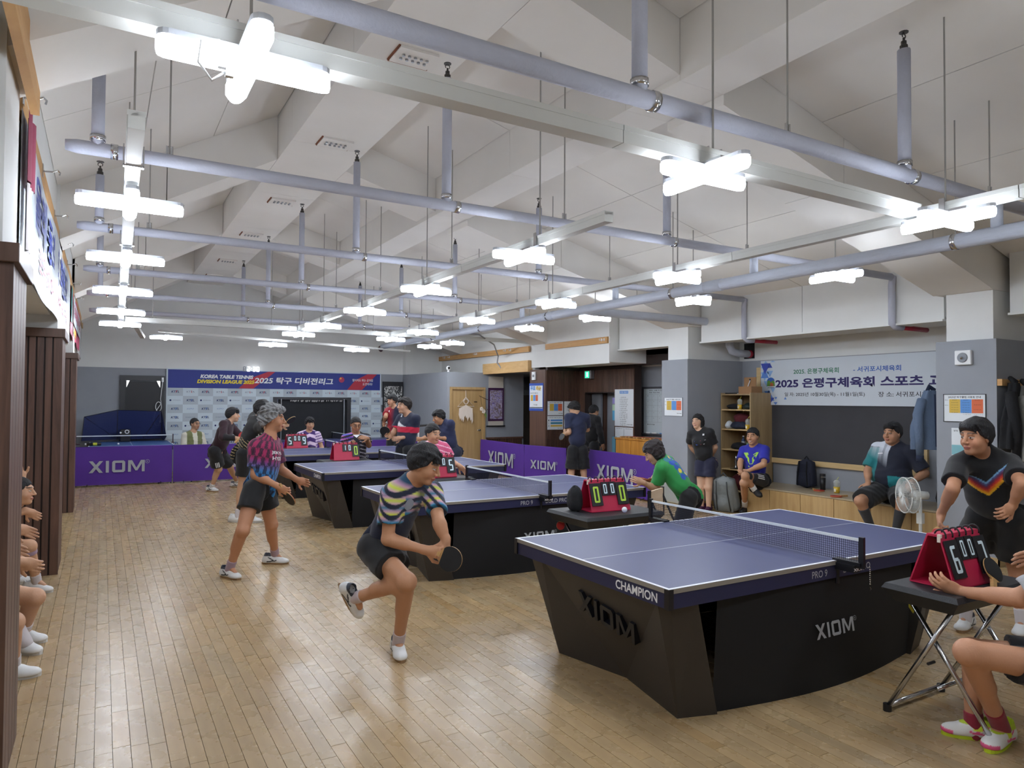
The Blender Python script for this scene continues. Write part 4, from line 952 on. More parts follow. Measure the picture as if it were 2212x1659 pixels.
for k, y in enumerate((11.07, 10.79)): sheet('code_sheet', fx(9.005, y, 1.07), .27, .24, 'small white sheet under the rules poster, '+('left' if k == 0 else 'right')+' of two', lines=[('회원 등록 안내', 0, .38, .7, .06), ('탁구 클럽', 0, -.38, .6, .06)])
for k, (z, h, m, l) in enumerate(((1.72, .12, mat('sticker_violet', '8f86c0', .6), 'violet'), (1.58, .12, mat('sticker_green', 'a9c4a4', .6), 'greenish'), (1.42, .2, mat('sticker_cyan', '58a6cf', .6), 'light blue'))): sheet('sticker', fx(9.004, 11.25, z), .09, h, l+' sticker on the edge of the rules poster', cat='sticker', m=m, th=.003)
# exit sign
t = thing('exit_sign', 'green lit emergency exit box over the doorway', 'sign', (8.95, 12.02, 2.2)); MB().box((8.9, 11.9, 2.18), (9.0, 12.14, 2.36)).obj('case', M_metal, t, bevel=.006)
MB().box((8.897, 11.95, 2.2), (8.9, 12.1, 2.34)).obj('panel', mat('exit_green', '2fbf8a', .4, emit=('3fd9a0', 1.6)), t); MB().box((8.895, 12.0, 2.225), (8.898, 12.04, 2.32)).obj('pictogram', mat('exit_white', 'ffffff', .5, emit=('eafff4', 2)), t)
# whiteboard calendar
t = thing('whiteboard', 'monthly planner whiteboard with dark frame, half behind the grey column', 'whiteboard', (9.38, 10.2, 1.06))
MB().box((9.375, 9.4, 1.06), (9.395, 10.78, 1.99)).obj('board', mat('board_white', 'c6d2d8', .3), t); MB().box((9.36, 9.38, 1.96), (9.39, 10.8, 2.0)).box((9.36, 10.76, 1.08), (9.39, 10.8, 1.96)).box((9.34, 9.38, 1.04), (9.39, 10.8, 1.08)).obj('frame', mat('dark_frame', '44464d', .4), t, bevel=.006)
mb = MB()
for k in range(6): mb.box((9.3735, 9.45, 1.3+k*.11), (9.375, 10.7, 1.303+k*.11))
for k in range(8): mb.box((9.3735, 9.5+k*.17, 1.3), (9.375, 9.503+k*.17, 1.85))
mb.obj('ruled_line', M_gp, t)
mb = MB(); text_into(mb, '2025. 10월 탁구클럽 일정표', fx(9.373, 10.3, 1.93), .6, .025); text_into(mb, '목표: 회원 화합', fx(9.373, 10.45, 1.885), .3, .022); text_into(mb, '● 공지사항 ●', fx(9.373, 10.55, 1.255), .2, .022)
for k in range(5):
    for j in range(3): text_into(mb, str(1+k*7+j), fx(9.373, 10.64-j*.17, 1.82-k*.11), .015, .015)
mb.obj('lettering', M_blackp, t)
for k, (y, m) in enumerate(((10.6, M_white), (10.42, M_white), (10.2, M_bsq))): MB().box((9.335, y-.06, 1.08), (9.36, y+.06, 1.1)).solo('marker_pen', m, ('white marker at the left end of the whiteboard ledge', 'white eraser in the middle of the whiteboard ledge', 'blue marker on the whiteboard ledge near the column')[k], 'pen')
sheet('calendar_sheet', fx(9.396, 11.0, 1.27), .17, .4, 'narrow white paper calendar on the grey wall beside the whiteboard', cat='calendar', lines=[('2025', -.2, .4, .4, .05), ('10월', 0, .22, .35, .08), ('1 2 3 4 5', 0, 0, .7, .04), ('6 7 8 9 10', 0, -.12, .7, .04), ('안내', -.25, -.42, .25, .06)])
# orange wood cabinet with paddles on top
M_org = mat('honey_wood', 'b5762a', .4, wood=('d99a45', (12, 9, .7)))
t = thing('wooden_cabinet', 'honey coloured wooden cabinet beneath the whiteboard', 'cabinet', (8.95, 10.0, 0))
MB().box((8.6, 9.3, 0), (9.3, 10.68, 1.0)).obj('body', M_org, t); MB().box((8.58, 9.28, .985), (9.3, 10.7, 1.01)).obj('top', M_org, t)
for k in range(3): MB().box((8.585, 9.33+k*.45, .06), (8.599, 9.33+k*.45+.43, .97)).obj('door', M_org, t)
MB().box((8.6, 10.7, .3), (8.64, 10.8, 1.02)).solo('racket_case', mat('case_teal', '4f7f92', .5), 'slim teal case leaning on the side of the honey cabinet', 'case')
pn = ['first', 'second', 'third', 'fourth', 'fifth', 'sixth', 'seventh', 'eighth', 'ninth', 'tenth', 'eleventh']
for k in range(11): paddle('worn red and black club paddle on the honey cabinet, %s from its far end' % pn[k], tilt((8.68+.03*(k % 2), 10.55-.115*k, 1.028), 0, 0, -1.5+.12*(k % 3)), 'r', 'k')
# scroll, dream catcher and flower twig
t = thing('hanging_scroll', 'purple bordered picture scroll hung between door and lockers', 'scroll', (8.43, 15.16, .93))
MB().box((8.22, 15.165, 1.08), (8.64, 15.172, 2.3)).obj('mount', mat('scroll_cream', 'c4bcb0', .7), t); MB().box((8.21, 15.158, 1.2), (8.65, 15.166, 2.02)).obj('border', mat('scroll_purple', '3d1640', .7), t)
def art():
    m = mat('scroll_art', 'a99fc4', .8); nt = m.node_tree; N = nt.nodes; L = nt.links
    tc = N.new('ShaderNodeTexCoord'); n = N.new('ShaderNodeTexNoise'); n.inputs['Scale'].default_value = 6; n.inputs['Distortion'].default_value = 2; r = N.new('ShaderNodeValToRGB')
    for k, (p, c) in enumerate(((.3, '5d4a86'), (.45, 'a99fc4'), (.55, '6e5a55'), (.65, 'b4abc9'), (.75, 'a87a82'))):
        e = r.color_ramp.elements[k] if k < 2 else r.color_ramp.elements.new(p)
        e.position = p; e.color = (*lin(c), 1)
    L.new(tc.outputs['Object'], n.inputs[0]); L.new(n.outputs[0], r.inputs[0]); L.new(r.outputs[0], N['Principled BSDF'].inputs['Base Color']); return m
MB().box((8.255, 15.152, 1.25), (8.605, 15.159, 1.96)).obj('picture', art(), t); MB().tube([(8.17, 15.16, 1.075), (8.69, 15.16, 1.075)], .016, 8).obj('roller', M_black, t)
t = thing('dream_catcher', 'white feather dream catcher hanging from a coat hanger on the wooden door', 'ornament', (7.6, 15.17, 1.2))
MB().tube([(7.6, 15.18, 1.95), (7.6, 15.17, 1.78)], .006, 6).tube([(7.6, 15.17, 1.78), (7.38, 15.17, 1.56), (7.82, 15.17, 1.56), (7.6, 15.17, 1.78)], .009, 6).obj('hanger', M_wear, t)
ring = [(7.6+.06*math.cos(k*.5236), 15.16, 1.68+.06*math.sin(k*.5236)) for k in range(13)]; MB().tube(ring, .01, 6).obj('hoop', M_wear, t)
for k in range(9):
    x = 7.44+.04*k; zt = 1.6-.02*abs(k-4); MB().prism([(x-.025, 15.155+.003*(k % 2), zt), (x+.015, 15.155+.003*(k % 2), zt), (x+.03, 15.15, zt-.2-.05*(k % 3)), (x, 15.15, zt-.28-.05*(k % 3)), (x-.04, 15.15, zt-.16)], (0, .004, 0)).obj('feather', M_wear, t)
t = thing('flower_twig', 'thin twig with two white flowers and green leaf between door and scroll', 'ornament', (8.05, 15.1, 1.4))
MB().tube([(8.2, 15.14, 1.72), (8.02, 15.1, 1.78), (7.92, 15.08, 1.82)], .008, 6).tube([(7.95, 15.08, 1.8), (8.0, 15.08, 1.55)], .004, 5).tube([(8.1, 15.1, 1.75), (8.12, 15.1, 1.5)], .004, 5).obj('twig', mat('twig', '5a4636', .8), t)
for x, z in ((7.98, 1.5), (8.04, 1.44)):
    f = MB()
    for k in range(5): f.ball((x+.03*math.cos(k*1.257), 15.07, z+.03*math.sin(k*1.257)), (.026, .012, .026), 8)
    f.obj('flower', M_wear, t, smooth=True)
MB().prism([(8.07, 15.07, 1.43), (8.12, 15.07, 1.36), (8.11, 15.07, 1.26), (8.06, 15.07, 1.36)], (0, .004, 0)).obj('leaf', mat('leaf', '7d9a55', .6), t); MB().ball((8.14, 15.08, 1.49), .02, 8).obj('berry', M_chrome, t, smooth=True)
# lockers in the recess, orange shelf
M_lock = mat('locker_brown', '5d544c', .5)
t = thing('locker_bank', 'tall taupe steel lockers in the dim recess', 'locker', (9.9, 16.6, 0)); MB().box((9.25, 16.4, 0), (10.6, 16.9, 1.86)).obj('body', M_lock, t)
for k in range(4):
    for j in range(2):
        d = MB().box((9.27+k*.33, 16.38, .08+j*.9), (9.585+k*.33, 16.4, .95+j*.88)).obj('door', M_lock, t); MB().lathe([(.02, 0), (.02, .01)], 8, frame((9.55+k*.33, 16.379, .75+j*.35), X, Z)).obj('lock', M_chrome, d, world=True)
for k, (x, w) in enumerate(((9.35, .2), (9.7, .3), (10.15, .12), (10.4, .18))): MB().box((x-w/2, 16.45, 1.86), (x+w/2, 16.7, 2.0)).solo('storage_box', mat('box_grey', 'a5adb0', .6), ['small pale box on the lockers, leftmost', 'wide pale box on the lockers, second from the left', 'narrow pale box on the lockers, third from the left', 'pale box on the lockers, nearest the brown column'][k], 'box')
M_shelf = mat('orange_wood', 'a4562a', .5)
t = thing('orange_shelf', 'orange wooden shelf at the recess entrance beside the brown column', 'shelf', (9.1, 13.6, 0))
for a, b in (((8.85, 13.5, 0), (8.88, 13.8, 1.55)), ((9.3, 13.5, 0), (9.33, 13.8, 1.55))): MB().box(a, b).obj('side', M_shelf, t)
for z in (.1, .4, .8, 1.15, 1.52): MB().box((8.88, 13.5, z), (9.3, 13.8, z+.025)).obj('board', M_shelf, t)
for k, (x, z, h) in enumerate(((8.98, 1.55, .14), (9.02, 1.69, .03), (8.97, .82, .05), (8.96, .43, .2), (9.06, .43, .12))): MB().box((x-.08, 13.52, z), (x+.1, 13.7, z+h)).solo('paper_stack', M_pap, ['white paper stack on top of the orange shelf', 'loose white sheets on the paper stack of the orange shelf', 'white packet on the middle of the orange shelf', 'white bottle box low on the orange shelf, left', 'white pack low on the orange shelf, right'][k], 'paper')
# -------- near right recess: blackboard, banner, bench, shelf, jackets, fan
M_maple = mat('maple_frame', 'c9ab78', .5, wood=('d8bd8d', (3, 1, 12)))
t = thing('blackboard', 'large charcoal board in a pale wooden frame behind the bench', 'blackboard', (9.37, 6.6, .75))
MB().box((9.36, 5.25, .82), (9.38, 7.86, 2.2)).obj('board', mat('board_black', '3b3b3f', .75, noise=(1.5, .12)), t)
MB().box((9.35, 5.17, .74), (9.395, 7.94, .82)).box((9.35, 5.17, 2.2), (9.395, 7.94, 2.28)).box((9.35, 5.17, .82), (9.395, 5.25, 2.2)).box((9.35, 7.86, .82), (9.395, 7.94, 2.2)).obj('frame', M_maple, t)
t = thing('event_banner', 'white event banner with blue triangles and large navy Korean title over the board', 'banner', (9.33, 6.45, 1.66))
bxx = 9.335
MB().box((bxx, 4.55, 1.665), (bxx+.006, 7.84, 2.385)).obj('sheet', mat('banner_pale', 'ccd4dc', .6, noise=(1, .03)), t)
M_bgr = mat('banner_green', '2f7a5c', .6); M_bbl = mat('banner_sky', '2d5fb5', .6); M_bdk = mat('banner_indigo', '23175f', .6); M_bk = mat('banner_ink', '24242e', .6)
BX = bxx-.001
text('2025. 은평구체육회', fx(BX, 6.82, 2.19), .78, .082, M_bgr, t, bold=.02); text('- 서귀포시체육회', fx(BX, 5.85, 2.19), .7, .08, M_bbl, t, bold=.02)
text('2025 은평구체육회 스포츠 교류전', fx(BX, 6.05, 2.01), 3.0, .15, M_bdk, t, bold=.035)
text('일 자: 2025년 10월30일(목) - 11월1일(토)', fx(BX, 6.7, 1.83), 1.35, .072, M_bk, t, bold=.01); text('장 소: 서귀포시체육회관', fx(BX, 5.35, 1.83), .95, .072, M_bk, t, bold=.01)
trs = [MB(), MB(), MB()]
random.seed(3)
for k in range(34):
    u = random.random()**1.6*.5; y = 7.82-u-.05; z = random.uniform(1.69, 2.36)
    if u > .2 and z > 1.85: continue
    s = random.uniform(.03, .13)*(1-u); up = random.choice((1, -1)); i = random.choice((0, 0, 1, 2))
    c = lambda q: min(7.838, q)
    zz = lambda q: min(2.383, max(1.667, q))
    trs[i].add([(BX+.0004-.0003*i, c(y+s), zz(z)), (BX+.0004-.0003*i, c(y-s), zz(z)), (BX+.0004-.0003*i, c(y), zz(z+up*s*1.6))], [(0, 1, 2)])
for b, h in zip(trs, ('8fb4e0', '5a86cf', '3b4fb0')): b.obj('triangle_print', mat('tri_'+h, h, .6), t, kind='stuff')
em = fx(BX-.0015, 7.64, 2.02)
for m, pts, o in ((M_bbl, [(.075*math.cos(k*.3142), .03+.06*math.sin(k*.3142)) for k in range(11)], 0), (mat('em_green', '5d8f3c', .6), [(-.07, .03), (-.03, .05), (0, .015), (.04, .045), (.075, .02), (.08, -.05), (-.075, -.05)], .0004), (mat('em_orange', 'b5643c', .6), [(0, .01), (.05, -.01), (.05, -.05), (-.02, -.05)], .0008)):
    b = MB(); poly2(b, pts, em, o); b.obj('emblem', m, t)
text('은평구체육회', fx(BX-.001, 7.64, 1.945), .13, .02, M_bk, t)
t = thing('bench_cabinet', 'long low wooden storage bench with five doors under the board', 'bench', (9.0, 6.1, 0))
M_bench = mat('bench_oak', 'b08f5c', .5, wood=('c9a976', (10, 10, .9)))
MB().box((8.64, 4.42, 0), (9.4, 7.62, .4)).obj('body', M_bench, t); MB().box((8.62, 4.42, .4), (9.4, 7.63, .42)).obj('top', mat('bench_top', 'b3a489', .35), t)
for k in range(6): MB().box((8.622, 4.44+k*.53, .02), (8.639, 4.44+k*.53+.52, .395)).obj('door', M_bench, t)
# open shelf
t = thing('open_shelf', 'tall open wooden shelf crammed with bags in the recess corner', 'shelf', (9.12, 7.95, 0))
sx0, sx1, sy0, sy1 = 8.86, 9.38, 7.64, 8.26
M_sh = mat('shelf_oak', '9c8460', .5, wood=('b39a72', (10, 10, .8)))
MB().box((sx0, sy0, 0), (sx1, sy0+.02, 1.86)).obj('side', M_sh, t); MB().box((sx0, sy1-.02, 0), (sx1, sy1, 1.86)).obj('side', M_sh, t); MB().box((sx1-.01, sy0, 0), (sx1, sy1, 1.86)).obj('back', M_sh, t)
SZ = [.28, .62, .94, 1.27, 1.59, 1.84]
for z in SZ: MB().box((sx0, sy0+.02, z-.02), (sx1-.01, sy1-.02, z)).obj('board', M_maple if z < 1.8 else M_sh, t)
M_cbd = mat('cardboard', '9a7450', .8)
t = thing('carry_box', 'brown cardboard drink carrier standing on the open shelf', 'box', (9.0, 7.8, 1.84)); MB().box((8.9, 7.66, 1.84), (9.15, 7.92, 1.96)).obj('tray', M_cbd, t); MB().box((9.02, 7.67, 1.84), (9.03, 7.91, 2.11)).obj('handle_board', M_cbd, t)
MB().tube([(9.0, 7.82, 1.95), (9.0, 7.77, 2.06)], .008, 6).obj('straw', M_white, t); MB().tube([(9.018, 7.79, 2.07), (9.03, 7.79, 2.07)], .018, 8).obj('handle_hole', M_blackp, t)
MB().box((8.9, 7.97, 1.84), (9.15, 8.2, 1.86)).solo('papers', M_black, 'dark folder with papers flat on top of the open shelf', 'paper'); MB().box((8.92, 7.94, 1.845), (9.1, 8.06, 1.853)).solo('papers', M_pap, 'white papers beside the cardboard carrier on the shelf', 'paper')
def blob(name, label, cat, c, r, m, n=14, seed=1, flat=True, group=None):
    rnd = random.Random(seed); ph = [rnd.uniform(0, 6.3) for _ in range(6)]
    mb = MB(); q = 10; vs = []
    for i in range(q+1):
        th = math.pi*i/q
        for k in range(n):
            g = 2*math.pi*k/n; f = 1+.12*math.sin(3*g+ph[0]+th)+.08*math.sin(5*g+ph[1])+.07*math.sin(4*th+ph[2])
            x, y, z = math.sin(th)*math.cos(g)*r[0]*f, math.sin(th)*math.sin(g)*r[1]*f, -math.cos(th)*r[2]*(1+.1*math.sin(4*g+ph[3]))
            if flat: z = max(z, -r[2]*.8)
            vs.append((c[0]+x, c[1]+y, c[2]+r[2]*.8+z))
    fs = [(i*n+k, i*n+(k+1) % n, (i+1)*n+(k+1) % n, (i+1)*n+k) for i in range(q) for k in range(n)]
    return mb.add(vs, fs).solo(name, m, label, cat, smooth=True)
M_cloth1 = mat('cloth_maroon', '55171f', .9, bump=(25, .4)); M_cloth2 = mat('cloth_navy', '23293a', .9, bump=(25, .4)); M_cloth3 = mat('cloth_black', '15161a', .9, bump=(25, .3)); M_cloth4 = mat('towel_white', 'c9ced3', .9, bump=(60, .3))
blob('bag', 'flat black bag on the top compartment of the open shelf', 'bag', (9.0, 8.06, 1.59), (.1, .16, .05), M_cloth3, seed=2)
blob('case', 'dark green zip case on the top compartment of the open shelf', 'case', (8.98, 7.77, 1.59), (.1, .1, .06), mat('case_green', '1c2a2a', .5), seed=3)
blob('towel', 'rolled white towel at the left of the second shelf compartment', 'towel', (8.95, 8.16, 1.27), (.08, .06, .07), M_cloth4, seed=4)
blob('clothes', 'maroon sweater heaped on the second shelf compartment', 'clothes', (9.05, 7.98, 1.36), (.12, .16, .09), M_cloth1, seed=5)
blob('clothes', 'dark blue jacket bunched under the maroon sweater on the shelf', 'clothes', (8.98, 7.97, 1.27), (.1, .17, .07), M_cloth2, seed=6)
blob('pouch', 'black pouch on the third shelf compartment', 'bag', (8.98, 7.97, .94), (.1, .17, .06), M_cloth3, seed=7)
blob('clothes', 'navy clothes heaped low on the shelf beside the seated man', 'clothes', (8.98, 7.78, .62), (.1, .12, .12), M_cloth2, seed=8)
blob('duffel_bag', 'maroon duffel bag in the bottom of the open shelf', 'bag', (9.0, 7.92, .28), (.14, .24, .15), M_cloth1, seed=9)
M_clear = mat('clear_cup', 'd8dcdc', .1, alpha=.35); M_lbl = mat('cup_label', 'd8b22f', .5)
def cup(c, label, s=1.0):
    t = thing('drink_cup', label, 'cup', c); h = .13*s
    MB().lathe([(.03*s, 0), (.042*s, h), (.044*s, h+.004), (.03*s, h+.035), (.012*s, h+.045)], 14).obj('cup_body', M_clear, t, world=False, smooth=True)
    MB().lathe([(.0315*s, .004), (.038*s, h*.6), (.001, h*.6)], 14).obj('cup_label', M_lbl, t, world=False, smooth=True)
    MB().cbox((-.0375*s, 0, h*.3), (.002, .026*s, h*.3)).obj('label_print', mat('cup_print', 'efe6c9', .5), t, world=False)
    MB().tube([(0, 0, .03), (0, 0, h+.04), (.0, -.03, h+.08)], .004, 6).obj('straw', mat('straw_yellow', 'cfd04a', .5), t, world=False)
cup((8.93, 7.92, 1.59), 'clear plastic cup with yellow label in the top shelf compartment'); cup((8.92, 7.75, 1.27), 'clear plastic cup with yellow label in the second shelf compartment'); cup((9.06, 6.28, .42), 'clear plastic cup with yellow label standing on the long bench', 1.15)
t = thing('water_bottle', 'blue water bottle standing in the third shelf compartment', 'bottle', (9.08, 7.98, .94)); MB().lathe([(.03, 0), (.032, .02), (.032, .14), (.014, .18), (.014, .2)], 12).obj('bottle_body', mat('bottle_blue', '2a4a78', .2, alpha=.7), t, world=False, smooth=True); MB().lathe([(.016, .2), (.016, .22)], 10).obj('cap', M_white, t, world=False); MB().lathe([(.0335, .07), (.0335, .13)], 12).obj('label', M_print, t, world=False)
MB().box((8.9, 7.68, .94), (8.98, 7.76, 1.06)).solo('carton', mat('carton_green', '7fa08c', .5), 'small green and white carton at the right of the third shelf compartment', 'box')
t = thing('trophy', 'small shiny bottle like ornament on the fourth shelf compartment', 'ornament', (8.95, 8.02, .62)); MB().lathe([(.03, 0), (.03, .03), (.012, .06), (.03, .11), (.01, .16), (.02, .2), (.005, .22)], 12).obj('body', M_chrome, t, world=False, smooth=True); MB().box((-.05, -.08, -.0), (.05, .08, .008)).obj('stand', M_black, t, world=False)
# bench items
def backpack(label, loc, rz, m, m2, s=1.0, lean=0):
    t = thing('backpack', label, 'bag', loc); t.rotation_euler = (lean, 0, rz)
    def fn(u, v):
        g = u*2*math.pi; w = .17*s*(1-.25*v**3); d = .11*s*(1-.35*v**2); k = abs(math.cos(g))**.7*math.copysign(1, math.cos(g)); q = abs(math.sin(g))**.7*math.copysign(1, math.sin(g)); r = 1 if 0 < v < 1 else .05
        return (w*k*r, d*q*r, .5*s*v)
    MB().grid(fn, 20, 10).obj('body', m, t, world=False, smooth=True)
    MB().grid(lambda u, v: (.12*s*(u-.5)*2, -.105*s-.045*s*math.sin(math.pi*u)*math.sin(math.pi*min(1, v*1.1)), .04*s+.24*s*v), 8, 6).obj('front_pocket', m, t, world=False, smooth=True)
    for x in (-.07, .07): MB().tube([(x*s, -.1*s, .46*s), (x*s*1.1, -.13*s, .3*s), (x*s*1.3, -.12*s, .06*s)], .016*s, 8, flat=.4).obj('strap', m2, t, world=False, smooth=True)
    MB().tube([(-.04*s, 0, .49*s), (0, 0, .54*s), (.04*s, 0, .49*s)], .01*s, 6).obj('handle', m2, t, world=False)
    return t
M_bpg = mat('bag_grey', '7f8586', .7, bump=(18, .4), noise=(4, .08)); M_bpg2 = mat('bag_grey_dark', '4c5052', .7)
backpack('grey backpack leaning on the floor before the open shelf', (8.5, 7.78, .0), -1.2, M_bpg, M_bpg2, 1.18, .3)
backpack('dark navy backpack on the bench beside the blue shirt man', (9.2, 6.88, .42), -1.5, mat('bag_navy', '171c2e', .8, bump=(20, .3)), M_cloth3, .88)
t = thing('tumbler', 'black tumbler standing on the bench next to the navy backpack', 'bottle', (9.22, 6.62, .42)); MB().lathe([(.036, 0), (.042, .18)], 14).obj('body', M_black, t, world=False, smooth=True); MB().lathe([(.043, .18), (.043, .2)], 14).obj('ring', M_chrome, t, world=False); MB().lathe([(.042, .2), (.04, .235)], 14).obj('lid', M_black, t, world=False)
paddle('red paddle lying on the long bench between backpack and cup', tilt((9.06, 6.62, .432), 0, 0, 2.6), 'r', 'r'); paddle('red paddle peeping out beside the heavy seated man on the bench', tilt((8.78, 6.0, .432), 0, 0, 1.4), 'r', 'r')
blob('sports_bag', 'black bag standing on the bench behind the fan', 'bag', (9.15, 4.75, .42), (.16, .2, .2), M_cloth3, seed=12)
# jackets
def jacket(label, p, m, m2, facing, s=1.0, half=False):
    t = thing('jacket', label, 'jacket', tuple(p)); ang = facing
    def fn(u, v):
        g = u*2*math.pi; w = .06+.16*min(1, v*1.7)*(1-.1*math.sin(v*6)); d = .05+.05*v
        f = 1+.18*math.sin(5*g+v*3)
        return (w*math.cos(g)*f, d*math.sin(g)*f, -v*.72)
    o = MB().grid(fn, 28, 10, Matrix.Rotation(ang, 4, 'Z') @ Matrix.Scale(s, 4)).obj('body', m, t, world=False, smooth=True)
    for sx in (-1, 1): MB().tube([(sx*.09*s, 0, -.12*s), (sx*.17*s, -.05*s, -.3*s), (sx*.17*s, -.08*s, -.56*s), (sx*.16*s, -.07*s, -.8*s)], [.06*s, .06*s, .05*s, .04*s], 10, M=Matrix.Rotation(ang, 4, 'Z')).obj('sleeve', m, t, world=False, smooth=True)
    for sx in (-1, 1): MB().tube([(sx*.16*s, -.07*s, -.79*s), (sx*.16*s, -.07*s, -.86*s)], .043*s, 10, M=Matrix.Rotation(ang, 4, 'Z')).obj('cuff', m2, t, world=False, smooth=True)
    MB().tube([(0, -.105*s, -.05*s), (.01, -.115*s, -.68*s)], .009, 6, M=Matrix.Rotation(ang, 4, 'Z')).obj('zip', m2, t, world=False)
    MB().tube([(-.04*s, -.02, 0), (0, .03, .05), (.04*s, -.02, 0)], .025*s, 8, M=Matrix.Rotation(ang, 4, 'Z')).obj('collar', m2, t, world=False, smooth=True)
    return t
jacket('blue grey fleece jacket hanging by the banner end beside the column', (8.3, 4.55, 1.86), mat('fleece_blue', '5b6b82', .95, bump=(60, .3)), mat('fleece_navy', '1f2840', .9), -.6, .95)
struct('trim_6', MB().box((8.135, 3.72, 1.9), (9.35, 3.768, 1.97)), M_pine)
jacket('grey hooded sweat jacket with black cuffs hanging on the pine hook rail', (8.36, 3.6, 1.9), mat('sweat_grey', '83837f', .95, bump=(50, .3)), M_cloth3, .2, 1.08)
jacket('black jacket hanging behind the grey one on the pine hook rail', (8.24, 3.66, 1.93), M_cloth3, M_cloth3, .1, .95)
sheet('leaflet', fx(8.126, 4.15, 1.29), .15, .3, 'small white leaflet with teal waves below the timetable on the near column', extra=[(mat('leaf_teal', '7fb6bf', .6), 0, -.3, .98, .36)], lines=[('알림', -.2, .4, .3, .06)])
# fan
t = thing('standing_fan', 'white standing fan with wire cage by the near grey column', 'fan', (8.0, 4.55, 0))
ca_ = Vector((7.95, 4.62, .66)); d = Vector((-.82, .57, .0)).normalized()
Mf = frame(ca_, Vector((-d.y, d.x, 0)), Z)
M_fan = mat('fan_white', 'd9dcda', .4); M_fanc = mat('fan_clear', 'c4c9c9', .2, alpha=.45)
for z, r in ((.04, .2), (-.05, .2)): MB().tube([(r*math.cos(k*.2618), r*math.sin(k*.2618), z) for k in range(25)], .006, 6, M=Mf).obj('cage_ring', M_fan, t, smooth=True)
mb = MB()
for k in range(60):
    g = k*math.pi/30; mb.tube([(.03*math.cos(g), .03*math.sin(g), .07), (.12*math.cos(g), .12*math.sin(g), .07), (.2*math.cos(g), .2*math.sin(g), .04), (.2*math.cos(g), .2*math.sin(g), -.05), (.06*math.cos(g), .06*math.sin(g), -.07)], .0016, 4, cap=False, M=Mf)
mb.obj('cage_wire', M_fan, t, kind='stuff')
for q in range(5):
    g = q*2*math.pi/5; mb = MB()
    mb.grid(lambda u, v: ((.03+.15*u)*math.cos(g+.9*(v-.5)*(.5+u*.5)), (.03+.15*u)*math.sin(g+.9*(v-.5)*(.5+u*.5)), .025*(v-.5)), 5, 4, Mf).obj('blade', M_fanc, t, smooth=True)
MB().tube([(0, 0, -.06), (0, 0, -.22)], [.055, .045], 14, M=Mf).obj('motor', M_fan, t, smooth=True); MB().tube([(0, 0, .06), (0, 0, .085)], .03, 12, M=Mf).obj('cage_badge', M_fan, t)
pc = ca_-d*.14
MB().tube([pc, (pc.x, pc.y, .04)], .018, 10).obj('pole', M_fan, t, smooth=True); MB().lathe([(.17, 0), (.17, .02), (.03, .05)], 18, Matrix.Translation((pc.x, pc.y, 0))).obj('stand', M_fan, t, smooth=True); MB().cbox((pc.x, pc.y, .4), (.06, .06, .12)).obj('control_box', M_fan, t)
# framed glass pane at the second column foot
t = thing('glass_frame', 'clear framed pane leaning at the foot of the second grey column', 'frame', (8.09, 8.55, 0)); MB().box((8.06, 8.33, .08), (8.075, 8.8, .5)).obj('pane', mat('pane_clear', 'c9cdc8', .1, alpha=.4), t); MB().box((8.055, 8.31, .06), (8.08, 8.33, .52)).box((8.055, 8.8, .06), (8.08, 8.82, .52)).box((8.055, 8.33, .06), (8.08, 8.8, .08)).box((8.055, 8.33, .5), (8.08, 8.8, .52)).obj('rim', mat('pane_rim', 'a8a491', .4), t)
# chair board behind the four zeros scoreboard
t = thing('folding_chair', 'folding chair with pale wooden back and black edge by the umpire table', 'chair', (4.75, 5.1, 0))
M_ply = mat('pale_ply', 'cdb59a', .5, wood=('dcc7ad', (2, 2, 14)))
MB().cbox((0, .12, .72), (.36, .02, .26)).obj('backrest', M_ply, t, world=False); MB().cbox((0, -.08, .44), (.38, .36, .025)).obj('seat', M_ply, t, world=False); MB().cbox((-.19, .12, .72), (.02, .03, .28)).cbox((.19, .12, .72), (.02, .03, .28)).obj('edge_trim', M_black, t, world=False)
for sx in (-.18, .18): MB().tube([(sx, .14, .84), (sx, -.25, 0)], .011, 8).tube([(sx, -.2, .43), (sx, .22, 0)], .011, 8).obj('leg', M_black, t, world=False)
t.rotation_euler = (0, 0, .5)
blob('paddle_case', 'black rounded paddle case behind the four zeros scoreboard', 'case', (3.66, 5.12, .733), (.05, .1, .12), M_cloth3, seed=21)
paddle('miniature paddle key ring dangling from the umpire table edge', tilt(tuple(ad(1213, 1122, 6.35)), 1.35, .2, -.4) @ Matrix.Rotation(math.pi, 4, 'Z'), 'r', 'r', s=.5)
paddle('black paddle leaning on the nearest scoreboard', tilt((4.12, 1.935, .748), 1.05, .0, .0) @ Matrix.Rotation(-.75, 4, 'Z'), 'k', 'k', s=.88)
MB().prism([(4.02, 2.33, .62), (4.1, 2.33, .63), (4.11, 2.33, .56), (4.06, 2.33, .5), (4.02, 2.33, .54)], (0, .004, 0)).solo('towel_tag', mat('tag_yellow', 'c9c02f', .7), 'yellow cloth tag hanging under the nearest umpire table', 'cloth')
